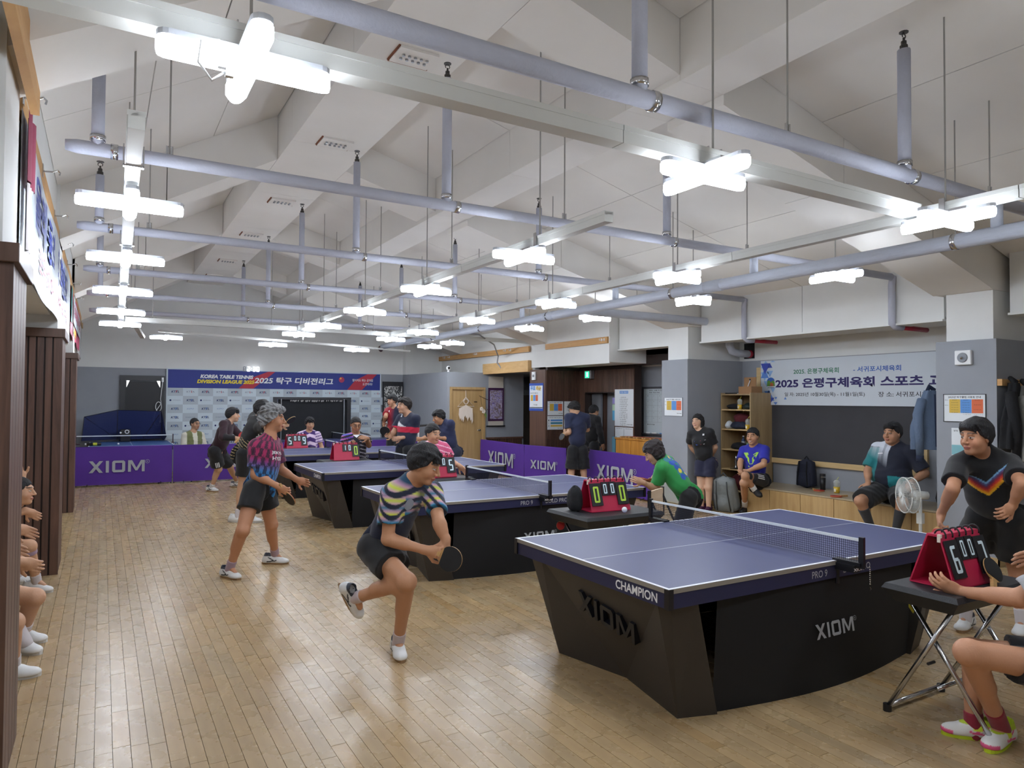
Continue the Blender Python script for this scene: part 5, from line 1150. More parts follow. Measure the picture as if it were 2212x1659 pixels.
# -------- left banners
M_bl = mat('vinyl_white', 'c3ccd6', .5, noise=(1.5, .03)); M_vnavy = mat('vinyl_navy', '3b4a9c', .55); M_vred = mat('vinyl_red', 'b04a68', .55); M_pink = mat('vinyl_pink', 'c23a63', .55); M_teal = mat('vinyl_teal', '2c7d78', .55)
BXL = -.4
def lf(y, z, off=.004): return frame((BXL+off+.012, y, z), Y, Z)
def hang(name, y0, y1, z0, z1, m, label, sag=.05):
    t = thing(name, label, 'banner', (BXL, (y0+y1)/2, z0))
    MB().grid(lambda u, v: (BXL+.01+.008*math.sin(u*16), y0+u*(y1-y0), (z0-sag*math.sin(u*9)*(1-v)*.5-sag*(.5-abs(u-.5))*(1-v))*(1-v)+z1*v), 24, 4).obj('sheet', m, t, smooth=True)
    return t
t = hang('club_banner', 4.45, 11.0, 2.46, 3.24, M_bl, 'long white club banner with navy Korean letters along the left beam')
text('올레 동호회 회원모집', lf(7.9, 2.98), 5.2, .36, M_vnavy, t, bold=.03); text('문의: 010-', lf(6.5, 2.66), 1.6, .17, M_vred, t, bold=.01); text('서귀포 탁구클럽', lf(9.2, 2.66), 2.4, .15, M_vred, t, bold=.01)
t = hang('club_banner', 11.2, 15.6, 2.6, 3.24, M_pink, 'pink and yellow banner beyond the white club banner on the left beam')
MB().box((BXL+.018, 11.2, 2.75), (BXL+.02, 11.6, 3.24)).obj('teal_print', M_teal, t); MB().box((BXL+.022, 11.9, 2.8), (BXL+.024, 15.4, 3.15)).obj('white_print', M_bl, t)
text('탁구대회 참가자 모집', lf(13.6, 3.0, .014), 3.0, .2, M_pink, t, bold=.03); text('회원 환영', lf(12.6, 2.7, .012), 1.0, .12, M_byel, t, bold=.03)
t = thing('red_cloth', 'dull red and cream cloth hanging on the left beam end', 'cloth', (BXL, 4.55, 2.7)); MB().grid(lambda u, v: (BXL+.04+.015*math.sin(u*9), 4.46+.3*u, 2.86+.38*v), 8, 4).obj('red_part', mat('cloth_red', '7d2f45', .9), t, smooth=True); MB().grid(lambda u, v: (BXL+.036+.012*math.sin(u*9), 4.5+.14*u, 2.5+.36*v), 6, 4).obj('cream_part', mat('cloth_cream', 'b8b2b0', .9), t, smooth=True)
hk = ['first', 'second', 'third', 'fourth', 'fifth', 'sixth', 'seventh']
for k, y in enumerate((4.5, 5.9, 7.3, 8.6, 9.9, 11.5, 13.2)):
    t = thing('rail_hook', 'steel hook on the left pine rail, %s from the camera' % hk[k], 'hook', (-.39, y, 3.3)); MB().box((-.39, y-.02, 3.27), (-.384, y+.02, 3.36)).obj('plate', M_chrome, t); MB().tube([(-.385, y, 3.31), (-.33, y, 3.315), (-.3, y, 3.33), (-.285, y, 3.315), (-.29, y, 3.295)], .006, 6).obj('hook', M_chrome, t)
# ================================================================ PEOPLE: smooth distance fields turned into meshes
from mathutils.bvhtree import BVHTree
def npv(v): return np.array(v, dtype=np.float64)
class Field:
    def __init__(s, lo, hi, step, fine=(), fstep=None):
        s.ax = []
        for i in range(3):
            a = []; x = lo[i]
            while x < hi[i]:
                a.append(x); f = any(q[0][i] <= x <= q[1][i] for q in fine); x += (fstep if f and fstep else step)
            s.ax.append(np.array(a+[x], dtype=np.float32))
        s.F = np.full([len(a) for a in s.ax], .25, np.float32)
    def block(s, lo, hi):
        sl = []
        for i in range(3):
            a, b = np.searchsorted(s.ax[i], lo[i]), np.searchsorted(s.ax[i], hi[i], 'right'); sl.append(slice(max(a-1, 0), min(b+1, len(s.ax[i]))))
        return tuple(sl), [s.ax[0][sl[0]][:, None, None], s.ax[1][sl[1]][None, :, None], s.ax[2][sl[2]][None, None, :]]
    def merge(s, sl, d, k, op):
        a = s.F[sl]
        if op < 0: d = -d; h = np.clip(.5-.5*(a-d)/k, 0, 1); s.F[sl] = a+(d-a)*h+k*h*(1-h)
        else: h = np.clip(.5+.5*(d-a)/k, 0, 1); s.F[sl] = d+(a-d)*h-k*h*(1-h)
    def run(s, prims, off=0.):
        for p in prims:
            t = p[0]; op = 1
            if t[0] == '-': op = -1; t = t[1:]
            if t in 'ct':
                a, b, r0, r1, k = p[1:6]; a = npv(a); b = npv(b); r0 += off; r1 += off; m = max(r0, r1)+2*k+.03
                sl, (x, y, z) = s.block(np.minimum(a, b)-m, np.maximum(a, b)+m); ba = b-a; L2 = max(ba@ba, 1e-9)
                x = x-a[0]; y = y-a[1]; z = z-a[2]; h0 = (x*ba[0]+y*ba[1]+z*ba[2])/L2; h = np.clip(h0, 0, 1)
                d = np.sqrt((x-ba[0]*h)**2+(y-ba[1]*h)**2+(z-ba[2]*h)**2)-(r0+(r1-r0)*h)
                if t == 't':
                    ax = np.sqrt(np.maximum((x*x+y*y+z*z)-h0*h0*L2, 1e-12))-(r0+(r1-r0)*np.clip(h0, -.2, 1.2)); L = math.sqrt(L2)
                    d = np.maximum(np.where(h0 < 0, d, ax), (h0-1)*L)
            elif t == 'e':
                c, A, r, k = p[1:5]; c = npv(c); r = npv(r)+off; A = npv(A); m = max(r)+2*k+.03
                sl, (x, y, z) = s.block(c-m, c+m); x = x-c[0]; y = y-c[1]; z = z-c[2]
                q = [x*A[i][0]+y*A[i][1]+z*A[i][2] for i in range(3)]
                k0 = np.sqrt(sum((q[i]/r[i])**2 for i in range(3)))+1e-9; k1 = np.sqrt(sum((q[i]/r[i]**2)**2 for i in range(3)))+1e-9
                d = k0*(k0-1)/k1
            elif t == 'p':
                c, n = npv(p[1]), npv(p[2]); x, y, z = s.ax[0][:, None, None], s.ax[1][None, :, None], s.ax[2][None, None, :]
                s.F = np.maximum(s.F, ((x-c[0])*n[0]+(y-c[1])*n[1]+(z-c[2])*n[2]).astype(np.float32)); continue
            if t in 'cte': s.merge(sl, d.astype(np.float32), k, op)
        return s
    def wrinkle(s, amp, fr=38., seed=0):
        x, y, z = s.ax[0][:, None, None], s.ax[1][None, :, None], s.ax[2][None, None, :]
        s.F += (amp*(np.sin(fr*(x*.8+y*.3)+9*np.sin(z*7+seed))*np.sin(fr*.5*z+4*np.sin(fr*.2*(y-x)+seed))+.6*np.sin(fr*.55*(z*1.2+y*.7-x*.5)+seed*2))).astype(np.float32); return s
    def mesh(s):
        F = s.F; ins = F < 0; n = F.shape
        c = np.zeros([n[0]-1, n[1]-1, n[2]-1], np.uint8)
        for i in (0, 1):
            for j in (0, 1):
                for k in (0, 1): c += ins[i:n[0]-1+i, j:n[1]-1+j, k:n[2]-1+k]
        act = (c > 0) & (c < 8); idx = np.full(act.shape, -1, np.int64); ijk = np.argwhere(act); idx[act] = np.arange(len(ijk))
        I, J, K = ijk.T; pos = np.zeros((len(ijk), 3)); cnt = np.zeros(len(ijk)); A = [a.astype(np.float64) for a in s.ax]
        for ax_ in range(3):
            o1, o2 = [q for q in range(3) if q != ax_]
            for a in (0, 1):
                for b in (0, 1):
                    p0 = [I.copy(), J.copy(), K.copy()]; p0[o1] += a; p0[o2] += b; p1 = [q.copy() for q in p0]; p1[ax_] += 1
                    f0, f1 = F[tuple(p0)], F[tuple(p1)]; m = (f0 < 0) != (f1 < 0); t = np.where(m, f0/(f0-f1+1e-20), 0)
                    w = [A[q][p0[q]] for q in range(3)]; w[ax_] = w[ax_]+t*(A[ax_][p1[ax_]]-A[ax_][p0[ax_]])
                    for q in range(3): pos[:, q] += np.where(m, w[q], 0)
                    cnt += m
        pos /= cnt[:, None]; quads = []
        for ax_ in range(3):
            o1, o2 = [(1, 2), (2, 0), (0, 1)][ax_]
            lo = [slice(None)]*3; hi = [slice(None)]*3; lo[ax_] = slice(0, n[ax_]-1); hi[ax_] = slice(1, n[ax_])
            e = ins[tuple(lo)] != ins[tuple(hi)]; g = np.argwhere(e); g = g[(g[:, o1] > 0) & (g[:, o2] > 0) & (g[:, o1] < n[o1]-1) & (g[:, o2] < n[o2]-1)]
            if not len(g): continue
            v = []
            for a, b in ((-1, -1), (0, -1), (0, 0), (-1, 0)):
                q = g.copy(); q[:, o1] += a; q[:, o2] += b; v.append(idx[q[:, 0], q[:, 1], q[:, 2]])
            v = np.stack(v, 1); fl = ~ins[g[:, 0], g[:, 1], g[:, 2]]; v[fl] = v[fl][:, ::-1]; quads.append(v)
        return pos, np.concatenate(quads)
def np_mesh(name, V, Q, m, col=None, off=(0, 0, 0)):
    me = bpy.data.meshes.new(name); n, f = len(V), len(Q)
    me.vertices.add(n); me.vertices.foreach_set('co', (V-npv(off)).astype(np.float32).ravel())
    me.loops.add(f*4); me.loops.foreach_set('vertex_index', Q.astype(np.int32).ravel())
    me.polygons.add(f); me.polygons.foreach_set('loop_start', np.arange(0, f*4, 4, dtype=np.int32)); me.polygons.foreach_set('use_smooth', np.ones(f, bool))
    me.materials.append(m)
    if col is not None:
        a = me.color_attributes.new('Col', 'FLOAT_COLOR', 'POINT'); c = np.ones((n, 4), np.float32); c[:, :3] = col; a.data.foreach_set('color', c.ravel())
    me.update(calc_edges=True); me.validate(); return me
M_skin = mat('skin', 'c99a7c', .5, vcol=True, spec=.35, bump=(90, .06)); M_cloth = mat('cloth', '888888', .85, vcol=True, bump=(240, .12), sheen=.15); M_hair = mat('hair', '17151a', .5, vcol=True, bump=(60, .9, (3, 3, .5)), spec=.5)
M_shoe = mat('shoe', 'dddddd', .6, vcol=True); M_sole = mat('sole_gum', '8e6a45', .6); M_lace = mat('lace', 'e2e2e0', .7); M_glass = mat('spectacle', '2a2422', .4)
L3 = lambda h: npv(lin(h))
def unit(v): v = npv(v); return v/(np.linalg.norm(v)+1e-12)
def limb_depth(px, p, Ln, s):
    """point on the sight line of px at distance Ln from p; s<0 the nearer one"""
    r = ray(*px); o = CAM-npv(p); a = r@r; b = 2*(o@r); c = o@o-Ln*Ln; D = b*b-4*a*c
    t = -b/(2*a) if D <= 0 else (-b+s*math.sqrt(D))/(2*a)
    return CAM+r*t
def mid_joint(px, p, q, L1, L2, s=0):
    r = ray(*px); d0 = (npv(p)-CAM)@CF; best = None
    for t in np.linspace(d0-.6, d0+.6, 121):
        w = CAM+r*t; e = (np.linalg.norm(w-p)-L1)**2+(np.linalg.norm(w-q)-L2)**2+1e-4*s*(t-d0)
        if best is None or e < best[0]: best = (e, w)
    return best[1]
def facing(p, az_, el=0):
    c = -unit([p[0], p[1], 0]); r = npv([-c[1], c[0], 0]); a = math.radians(az_); e = math.radians(el)
    return (math.cos(a)*c+math.sin(a)*r)*math.cos(e)+npv([0, 0, math.sin(e)])
def solve(S_):
    H_ = S_.get('H', 1.7); J = {}; d = S_['d']; J['pel'] = CAM+ray(*S_['pel'])*d
    def put_(n, v, par, Ln):
        if v[0] == 'o':
            Fz = facing(J['pel'], S_.get('haz', S_['az'])); J[n] = J[par]+np.cross(Fz, npv([0, 0, 1]))*v[1]+Fz*v[2]+npv([0, 0, v[3]]); return
        if v[0] == 'w': J[n] = npv(v[1:]); return
        if len(v) == 2: v = (*v, 0.)
        m = v[2]
        if isinstance(m, str):
            if m == 'f': J[n] = npv(az(v[0], v[1], v[3] if len(v) > 3 else .085))
            elif m[0] == '=': J[n] = CAM+ray(v[0], v[1])*((J[m[1:]]-CAM)@CF+(v[3] if len(v) > 3 else 0))
        elif isinstance(m, int): J[n] = limb_depth(v[:2], J[par], Ln, m)
        else: J[n] = CAM+ray(v[0], v[1])*((J[par]-CAM)@CF+m)
    put_('neck', S_['neck'], 'pel', .3*H_); put_('head', S_['head'], 'neck', .12*H_)
    up = unit(J['neck']-J['pel']); F = facing(J['pel'], S_['az']); F = unit(F-up*(F@up)); R = np.cross(F, up)
    Fh = facing(J['pel'], S_.get('haz', S_['az'])); upz = unit(.4*up+npv([0, 0, .6])); Fh = unit(Fh-upz*(Fh@upz)); Rh = np.cross(Fh, upz)
    J.update(up=up, F=F, R=R, Rh=Rh); b = S_.get('bulk', 1.)
    for s, n in ((1, 'R'), (-1, 'L')):
        J[n+'s'] = J['neck']+R*s*.103*H_*(.6+.4*b)-up*.035*H_
        if n+'s' in S_: put_(n+'s', S_[n+'s'], 'neck', .1*H_)
        J[n+'h'] = J['pel']+Rh*s*.052*H_*(.5+.5*b)
        el, wr, ti = S_[n+'A']; ua, fa, ha = .172*H_, .150*H_, .095*H_
        if el[0] not in ('o', 'w') and len(el) > 2 and el[2] == 'm': put_(n+'w', wr, n+'s', fa); J[n+'e'] = mid_joint(el[:2], J[n+'s'], J[n+'w'], ua, fa, el[3] if len(el) > 3 else 0)
        else: put_(n+'e', el, n+'s', ua); put_(n+'w', wr, n+'e', fa)
        put_(n+'t', ti, n+'w', ha)
        kn, an, to = S_[n+'L']; th, sh, fo = .245*H_, .24*H_, .13*H_
        if kn[0] not in ('o', 'w') and len(kn) > 2 and kn[2] == 'm': put_(n+'a', an, n+'h', sh); J[n+'k'] = mid_joint(kn[:2], J[n+'h'], J[n+'a'], th, sh, kn[3] if len(kn) > 3 else -1)
        else: put_(n+'k', kn, n+'h', th); put_(n+'a', an, n+'k', sh)
        put_(n+'o', to, n+'a', fo)
    return J
def hand_prims(w, t, n, curl, side, s=1.):
    """w wrist, t direction point, n palm normal, side: +1 if the thumb lies towards d x n"""
    d = unit(t-w); n = unit(n-d*(n@d)); l = np.cross(d, n)*side; A = [l, d, n]; P = []
    P.append(('e', w+d*.045*s, A, (.040*s, .052*s, .0165*s), .012)); P.append(('c', w-d*.02*s, w+d*.03*s, .025*s, .024*s, .02)); P.append(('e', w+d*.03*s+l*.026*s+n*.006*s, A, (.016*s, .028*s, .014*s), .01))
    for i, (x, L) in enumerate(((.029, .07), (.01, .078), (-.01, .072), (-.028, .057))):
        p = w+d*.084*s+l*x*s-d*(.006*abs(i-1))*s; a = curl*(.45+.06*i); dd = unit(d+l*x*1.2)
        for q, fr in enumerate((.45, .32, .25)):
            v = dd*math.cos(a)+n*math.sin(a); e = p+v*L*fr*s; P.append(('c', p, e, (.0098-.0012*q)*s, (.0088-.0012*q)*s, .004)); p = e; a += curl*.75
    p = w+d*.022*s+l*.032*s; a = unit(d*.65+l*.75+n*.25)
    for q, L in enumerate((.04, .034)):
        e = p+a*L*s; P.append(('c', p, e, (.0118-.0015*q)*s, (.0105-.0015*q)*s, .006)); p = e; a = unit(a*.7+d*.5-l*.15*curl+n*.6*curl*.7)
    return P
def person(spec):
    """body is one mesh; hair, clothing, shoes and spectacles are its children"""
    J = solve(spec); H_ = spec.get('H', 1.7); s = H_/1.7; b = spec.get('bulk', 1.); bl = spec.get('belly', b)
    pel, neck, up, F, R = J['pel'], J['neck'], J['up'], J['F'], J['R']; TL = np.linalg.norm(neck-pel); res = spec.get('res', .012); A = [R, F, up]; Fh = np.cross(J['up'], J['Rh']); Ah = [J['Rh'], unit(Fh), up]
    Fh = Ah[1]
    T = [('e', pel+up*.02*s, Ah, (.158*s*b, .112*s*b, .12*s), .05), ('e', pel+up*.32*TL+F*.012*s*bl, A, (.146*s*bl, .106*s*bl, .16*s), .06), ('e', pel+up*.64*TL+F*.004, A, (.158*s*b, .108*s*b, .17*s), .06),
         ('c', J['Rs']-R*.02-up*.01, J['Ls']+R*.02-up*.01, .058*s, .058*s, .05), ('c', neck+up*.01, J['Rs']*.55+neck*.45, .046*s, .05*s, .04), ('c', neck+up*.01, J['Ls']*.55+neck*.45, .046*s, .05*s, .04)]
    seat = [('e', J[n+'h']-Fh*.045*s-up*.005, Ah, (.085*s*b, .085*s*b, .095*s), .04) for n in 'RL']
    if spec.get('bust'): T += [('e', pel+up*.62*TL+F*.085*s+R*q*.06*s, A, (.062*s, .055*s, .06*s), .04) for q in (-1, 1)]
    fd = facing(J['head'], *spec['face']); hu = unit(npv([0, 0, 1])+.35*up-fd*(fd[2])); hu = unit(hu-fd*(hu@fd)); tl = spec.get('tilt', 0); hr = np.cross(fd, hu)
    if tl: hu = unit(hu+hr*math.tan(math.radians(tl))); hr = np.cross(fd, hu)
    Hc = J['head']; hs = s*spec.get('hs', 1.03); AH = [hr, fd, hu]
    def hp(x, f, u): return Hc+(hr*x+fd*f+hu*u)*hs
    fat = spec.get('jowl', 1.)
    head = [('e', hp(0, -.012, .028), AH, (.076*hs, .096*hs, .094*hs), .02), ('e', hp(0, .02, -.035), AH, (.062*hs*fat, .072*hs, .082*hs), .03), ('e', hp(0, .062, -.093), AH, (.03*hs*fat, .026*hs, .022*hs), .025),
            ('e', hp(.04, .05, -.03), AH, (.026*hs*fat, .03*hs, .03*hs), .02), ('e', hp(-.04, .05, -.03), AH, (.026*hs*fat, .03*hs, .03*hs), .02), ('c', hp(-.034, .081, .032), hp(.034, .081, .032), .012*hs, .012*hs, .018),
            ('-e', hp(.031, .101, .008), AH, (.017*hs, .014*hs, .011*hs), .01), ('-e', hp(-.031, .101, .008), AH, (.017*hs, .014*hs, .011*hs), .01),
            ('e', hp(.031, .080, .007), AH, (.014*hs, .0125*hs, .0115*hs), .003), ('e', hp(-.031, .080, .007), AH, (.014*hs, .0125*hs, .0115*hs), .003),
            ('c', hp(0, .092, .012), hp(0, .112, -.026), .009*hs, .0125*hs, .012), ('e', hp(.013, .1, -.03), AH, (.009*hs, .01*hs, .008*hs), .006), ('e', hp(-.013, .1, -.03), AH, (.009*hs, .01*hs, .008*hs), .006),
            ('e', hp(0, .089, -.058), AH, (.024*hs, .012*hs, .006*hs), .006), ('e', hp(0, .088, -.068), AH, (.021*hs, .012*hs, .007*hs), .006),
            ('e', hp(.078, -.008, -.002), [unit(hr-.35*fd), unit(fd+.35*hr), hu], (.008*hs, .019*hs, .031*hs), .008), ('e', hp(-.078, -.008, -.002), [unit(hr+.35*fd), unit(fd-.35*hr), hu], (.008*hs, .019*hs, .031*hs), .008)]
    nk = [('c', neck-up*.03, hp(0, -.012, -.06), .058*s*(.5+.5*b), .055*s*(.6+.4*b), .03)]
    arms = []; legs = []
    for n in 'RL':
        S0, E, Wr = J[n+'s'], J[n+'e'], J[n+'w']
        arms += [('c', S0, E, .05*s*(.5+.5*b), .041*s*(.6+.4*b), .03), ('c', E, Wr, .041*s*(.6+.4*b), .0265*s, .02), ('c', E+(Wr-E)*.18, E+(Wr-E)*.42, .042*s*(.6+.4*b), .038*s*(.6+.4*b), .02)]
        h, k, a, o = J[n+'h'], J[n+'k'], J[n+'a'], J[n+'o']; back = -unit((o-a)-(k-a)*((o-a)@(k-a))/((k-a)@(k-a)+1e-9))
        legs += [('c', h, k, .083*s*b, .056*s*(.6+.4*b), .045), ('c', k, a, .051*s*(.6+.4*b), .036*s, .025), ('c', k+(a-k)*.16+back*.014*s, k+(a-k)*.48+back*.016*s, .048*s*(.6+.4*b), .042*s, .03), ('e', k-back*.01*s, np.eye(3), (.052*s,)*3, .03), ('c', a, a*.7+o*.3+npv([0, 0, -.022]), .032*s, .022*s, .01)]
    hands = []; HN = spec.get('hand', {})
    for n in 'RL':
        q = HN.get(n, {}); w, t = J[n+'w'], J[n+'t']; pn = q.get('n')
        pn = facing(w, *pn) if pn is not None else (J['F']*.2-(R if n == 'R' else -R)*.9)
        dd = unit(t-w); pn = unit(pn-dd*(pn@dd)); hands += hand_prims(w, t, pn, q.get('curl', .45), q.get('side', -1 if n == 'R' else 1), s*1.03)
    pts = np.array([p for q in T+head+nk+arms+legs+seat for p in ([q[1], q[2]] if q[0] == 'c' else [q[1]])]+[J['Rt'], J['Lt']]); lo, hi = pts.min(0)-.17, pts.max(0)+.17
    fine = [(Hc-.15*hs, Hc+.16*hs)]
    for n in 'RL': m = np.minimum(J[n+'w'], J[n+'t'])-.06; M_ = np.maximum(J[n+'w'], J[n+'t'])+.06; fine.append((m, M_))
    f = Field(lo, hi, res, fine, res*.42); f.run(T+seat+nk+legs+arms); f.run(head+hands); V, Q = f.mesh()
    root = thing('person', spec['label'], 'person', tuple(spec['root']) if 'root' in spec else (float(pel[0]), float(pel[1]), 0.), spec.get('group')); off = wloc(root)
    sk = L3(spec.get('skin', 'c0906f')); col = np.tile(sk, (len(V), 1)); q = (V-Hc)/hs; x, fr, u = q@hr, q@fd, q@hu
    def paint(m, c, a=1.): col[m] = col[m]*(1-a)+L3(c)*a
    front = (fr > .045) & (np.abs(x) < .07) & (np.abs(u) < .13)
    paint(front & (np.abs(np.abs(x)-.04) < .022) & (np.abs(u+.035) < .03), 'c07a62', .22)
    paint(front & (((x/.026)**2+((u+.063)/.0115)**2) < 1), spec.get('lip', 'a8605a'), .75); paint(front & (np.abs(x) < .022) & (np.abs(u+.063) < .0016), '5a2a28', .8)
    bz = .034+.004*np.cos((np.abs(x)-.032)*60); paint(front & (np.abs(np.abs(x)-.034) < .021) & (np.abs(u-bz) < .0052), '1c1716', .85)
    op = spec.get('eye', .0048); ex = np.abs(x)-.031; eye = front & ((ex/.0145)**2+((u-.007)/op)**2 < 1); paint(eye, 'd8d2cc', .9); gx = spec.get('gaze', 0)
    paint(eye & ((np.abs(x-np.sign(x)*.031-gx) < .0062)), '1d1512', .95); paint(front & (np.abs(ex) < .0155) & (np.abs(u-.007-op) < .0022), '2a1c18', .8)
    if spec.get('smile'): paint(front & (np.abs(x) < .017) & (np.abs(u+.063) < .0036), 'e6e0da', .9)
    paint((fr > .02) & (np.abs(x) < .06) & (u < -.05) & (u > -.11) & ~((x/.026)**2+((u+.063)/.012)**2 < 1.3), '8a7468', spec.get('beard', .12))
    me = np_mesh('body', V, Q, M_skin, col, off); put('body', me, root)
    # hair
    hc = spec.get('hair', {}); st = hc.get('style', 'short'); th = hc.get('t', .017); g = Field(Hc-.2*hs-npv([0, 0, .12 if st == 'bob' else 0]), Hc+.19*hs, res*.5)
    hp_ = [('e', hp(0, -.014, .03), AH, ((.076+th)*hs, (.096+th)*hs, (.094+th*1.1)*hs), .02)]
    if st == 'bob': hp_ += [('e', hp(0, -.035, -.03), AH, (.092*hs, .08*hs, .13*hs), .04), ('e', hp(.062, -.01, -.06), AH, (.028*hs, .045*hs, .085*hs), .03), ('e', hp(-.062, -.01, -.06), AH, (.028*hs, .045*hs, .085*hs), .03)]
    if st == 'tail': hp_ += [('e', hp(.0, -.09, .06), AH, (.05*hs, .05*hs, .055*hs), .04), ('e', hp(0, -.03, -.02), AH, (.088*hs, .085*hs, .1*hs), .04)]
    if st in ('bowl', 'messy'): hp_ += [('e', hp(0, .05, .075), AH, (.07*hs, .052*hs, .04*hs), .03)]
    g.run(hp_)
    xg, yg, zg = [a.astype(np.float32) for a in (g.ax[0][:, None, None]-Hc[0], g.ax[1][None, :, None]-Hc[1], g.ax[2][None, None, :]-Hc[2])]
    lx = (xg*hr[0]+yg*hr[1]+zg*hr[2])/hs; lf_ = (xg*fd[0]+yg*fd[1]+zg*fd[2])/hs; lu = (xg*hu[0]+yg*hu[1]+zg*hu[2])/hs
    am = hc.get('amp', .0035); g.F += (am*(np.sin(90*lx+30*lf_+4*np.sin(40*lu))+.7*np.sin(70*lf_-60*lu+3*np.sin(50*lx)))).astype(np.float32)
    line = hc.get('line', .0)  # + lower fringe, - receding
    cut = (.62*(lf_-.018-line)-.78*(lu-.004))
    if st in ('bob', 'tail'): cut = np.minimum(cut, np.where(lf_ < .02, lf_-.03, 9.)); low = -lu-(.17 if st == 'bob' else .1)
    else: low = -lu-.082
    fringe = hc.get('fringe')
    if fringe is not None: cut = np.minimum(cut, np.maximum(.0-lf_+.03, fringe-lu))
    side = np.where((np.abs(lx) > .05) & (lf_ > .02), lf_-.055+.35*(.06-lu), -9.)
    if st not in ('bob',): cut = np.maximum(cut, side)
    g.F = np.maximum(np.maximum(g.F, (cut*hs).astype(np.float32)), (low*hs).astype(np.float32)); V2, Q2 = g.mesh()
    c1, c2 = L3(hc.get('col', '141317')), L3(hc.get('col2', hc.get('col', '141317'))); rn = np.random.RandomState(5).rand(len(V2))[:, None]; w_ = .5+.5*np.sin(V2@npv([170, 130, 60])+6*rn[:, 0]*.3); qq = (c1*(1-w_[:, None])+c2*w_[:, None])
    put('hair', np_mesh('hair', V2, Q2, M_hair, qq, off), root)
    # clothing
    cr = spec.get('cres', res*.85); tf = lambda V: np.stack([(V-pel)@R, (V-pel)@F, (V-pel)@up/TL], 1)
    def cloth(name, prims, o, colf, wr=.0035, cuts=(), seed=1., mname=None):
        P_ = np.array([p for q in prims for p in ([q[1], q[2]] if q[0] in 'ct' else [q[1]])]); g = Field(P_.min(0)-.24, P_.max(0)+.24, cr); g.run(prims, o)
        if wr: g.wrinkle(wr*s, seed=seed)
        g.run(cuts); V, Q = g.mesh(); c = colf(V) if callable(colf) else np.tile(L3(colf), (len(V), 1)); o_ = put(name, np_mesh(name, V, Q, mname or M_cloth, c, off), root); return o_, V, Q
    sp = spec['shirt']; sl = sp.get('sleeve', .62); sleeves = []
    for n in 'RL':
        S0, E, Wr = J[n+'s'], J[n+'e'], J[n+'w']; ar = .5+.5*b
        if sl <= 1: sleeves += [('t', S0, S0+(E-S0)*sl, .056*s*ar, .062*s*ar, .035)]
        else: sleeves += [('c', S0, E, .056*s*ar, .05*s*ar, .03), ('t', E, E+(Wr-E)*(sl-1), .05*s*ar, .038*s, .02)]
    hem = sp.get('hem', -.13)
    body = [q for q in T if True]+seat[:0]+[('e', pel-up*.02*s, Ah, (.168*s*b, .128*s*b, .16*s), .05)]
    hemp = pel+up*hem*s; nc = sp.get('neck', .066)
    cuts = [('p', hemp, -unit(.5*up+npv([0, 0, .5])) if not spec.get('seated') else -up), ('-c', neck+up*.028*s+F*.02*s, hp(0, 0, -.02), nc*s, (nc+.02)*s, .012)]
    def shirt_col(V): l = tf(V); return sp['fn'](V, l, J) if 'fn' in sp else np.tile(L3(sp['col']), (len(V), 1))
    so, SV, SQ = cloth('shirt', body+sleeves, .013*s, shirt_col, cuts=cuts, wr=sp.get('wr', .0035)); so.name = sp.get('name', 'tshirt')
    bv = None
    for pr in sp.get('prints', ()):
        if bv is None: bv = BVHTree.FromPolygons([Vector(v) for v in SV], SQ.tolist())
        # (text or point lists, lateral, height, w, h, colour, rotation, direction angle about up)
        body_, la, hg, w, h, cm, rot, ang = pr; ca, sa = math.cos(math.radians(ang)), math.sin(math.radians(ang)); nrm = F*ca+R*sa*-1; rt = np.cross(up, nrm); a = math.radians(rot)
        xx = rt*math.cos(a)+up*math.sin(a); yy = np.cross(nrm, xx); c = pel+up*hg*TL+rt*la*s; mb = MB(); Mx = Matrix.Identity(4)
        if isinstance(body_, str):
            if body_ == '#': logo_into(mb, Mx, w, False)
            else: text_into(mb, body_, Mx, w, h, .02)
        else:
            for po in body_: poly2(mb, [(p[0]*w, p[1]*h) for p in po], Mx)
        vs = []
        for v in mb.v:
            p = c+xx*v[0]*s+yy*v[1]*s; hit = bv.ray_cast(Vector(p+nrm*.4), Vector(-nrm), .6)[0]; vs.append(tuple((npv(hit) if hit is not None else p)+nrm*.0035))
        mb.v = vs; mb.obj('print', mat('print_'+cm, cm, .6), so, world=False).location = (0, 0, 0)
        ob = so.children[-1]; ob.data.transform(Matrix.Translation(-off))
    st_ = spec['shorts']; fr_ = st_.get('len', .62); pants = []
    for n in 'RL':
        h, k = J[n+'h'], J[n+'k']; pants.append(('t', h, h+(k-h)*fr_, .09*s*b, st_.get('flare', .088)*s*(.5+.5*b), .04))
    po, PV, PQ = cloth('shorts', [T[0], ('e', pel-up*.03*s, Ah, (.16*s*b, .118*s*b, .13*s), .05)]+seat+pants, .011*s, st_.get('fn', None) and (lambda V: st_['fn'](V, tf(V), J)) or st_['col'], cuts=[('p', pel+up*.1*s, up)], seed=2.3); po.name = st_.get('name', 'shorts')
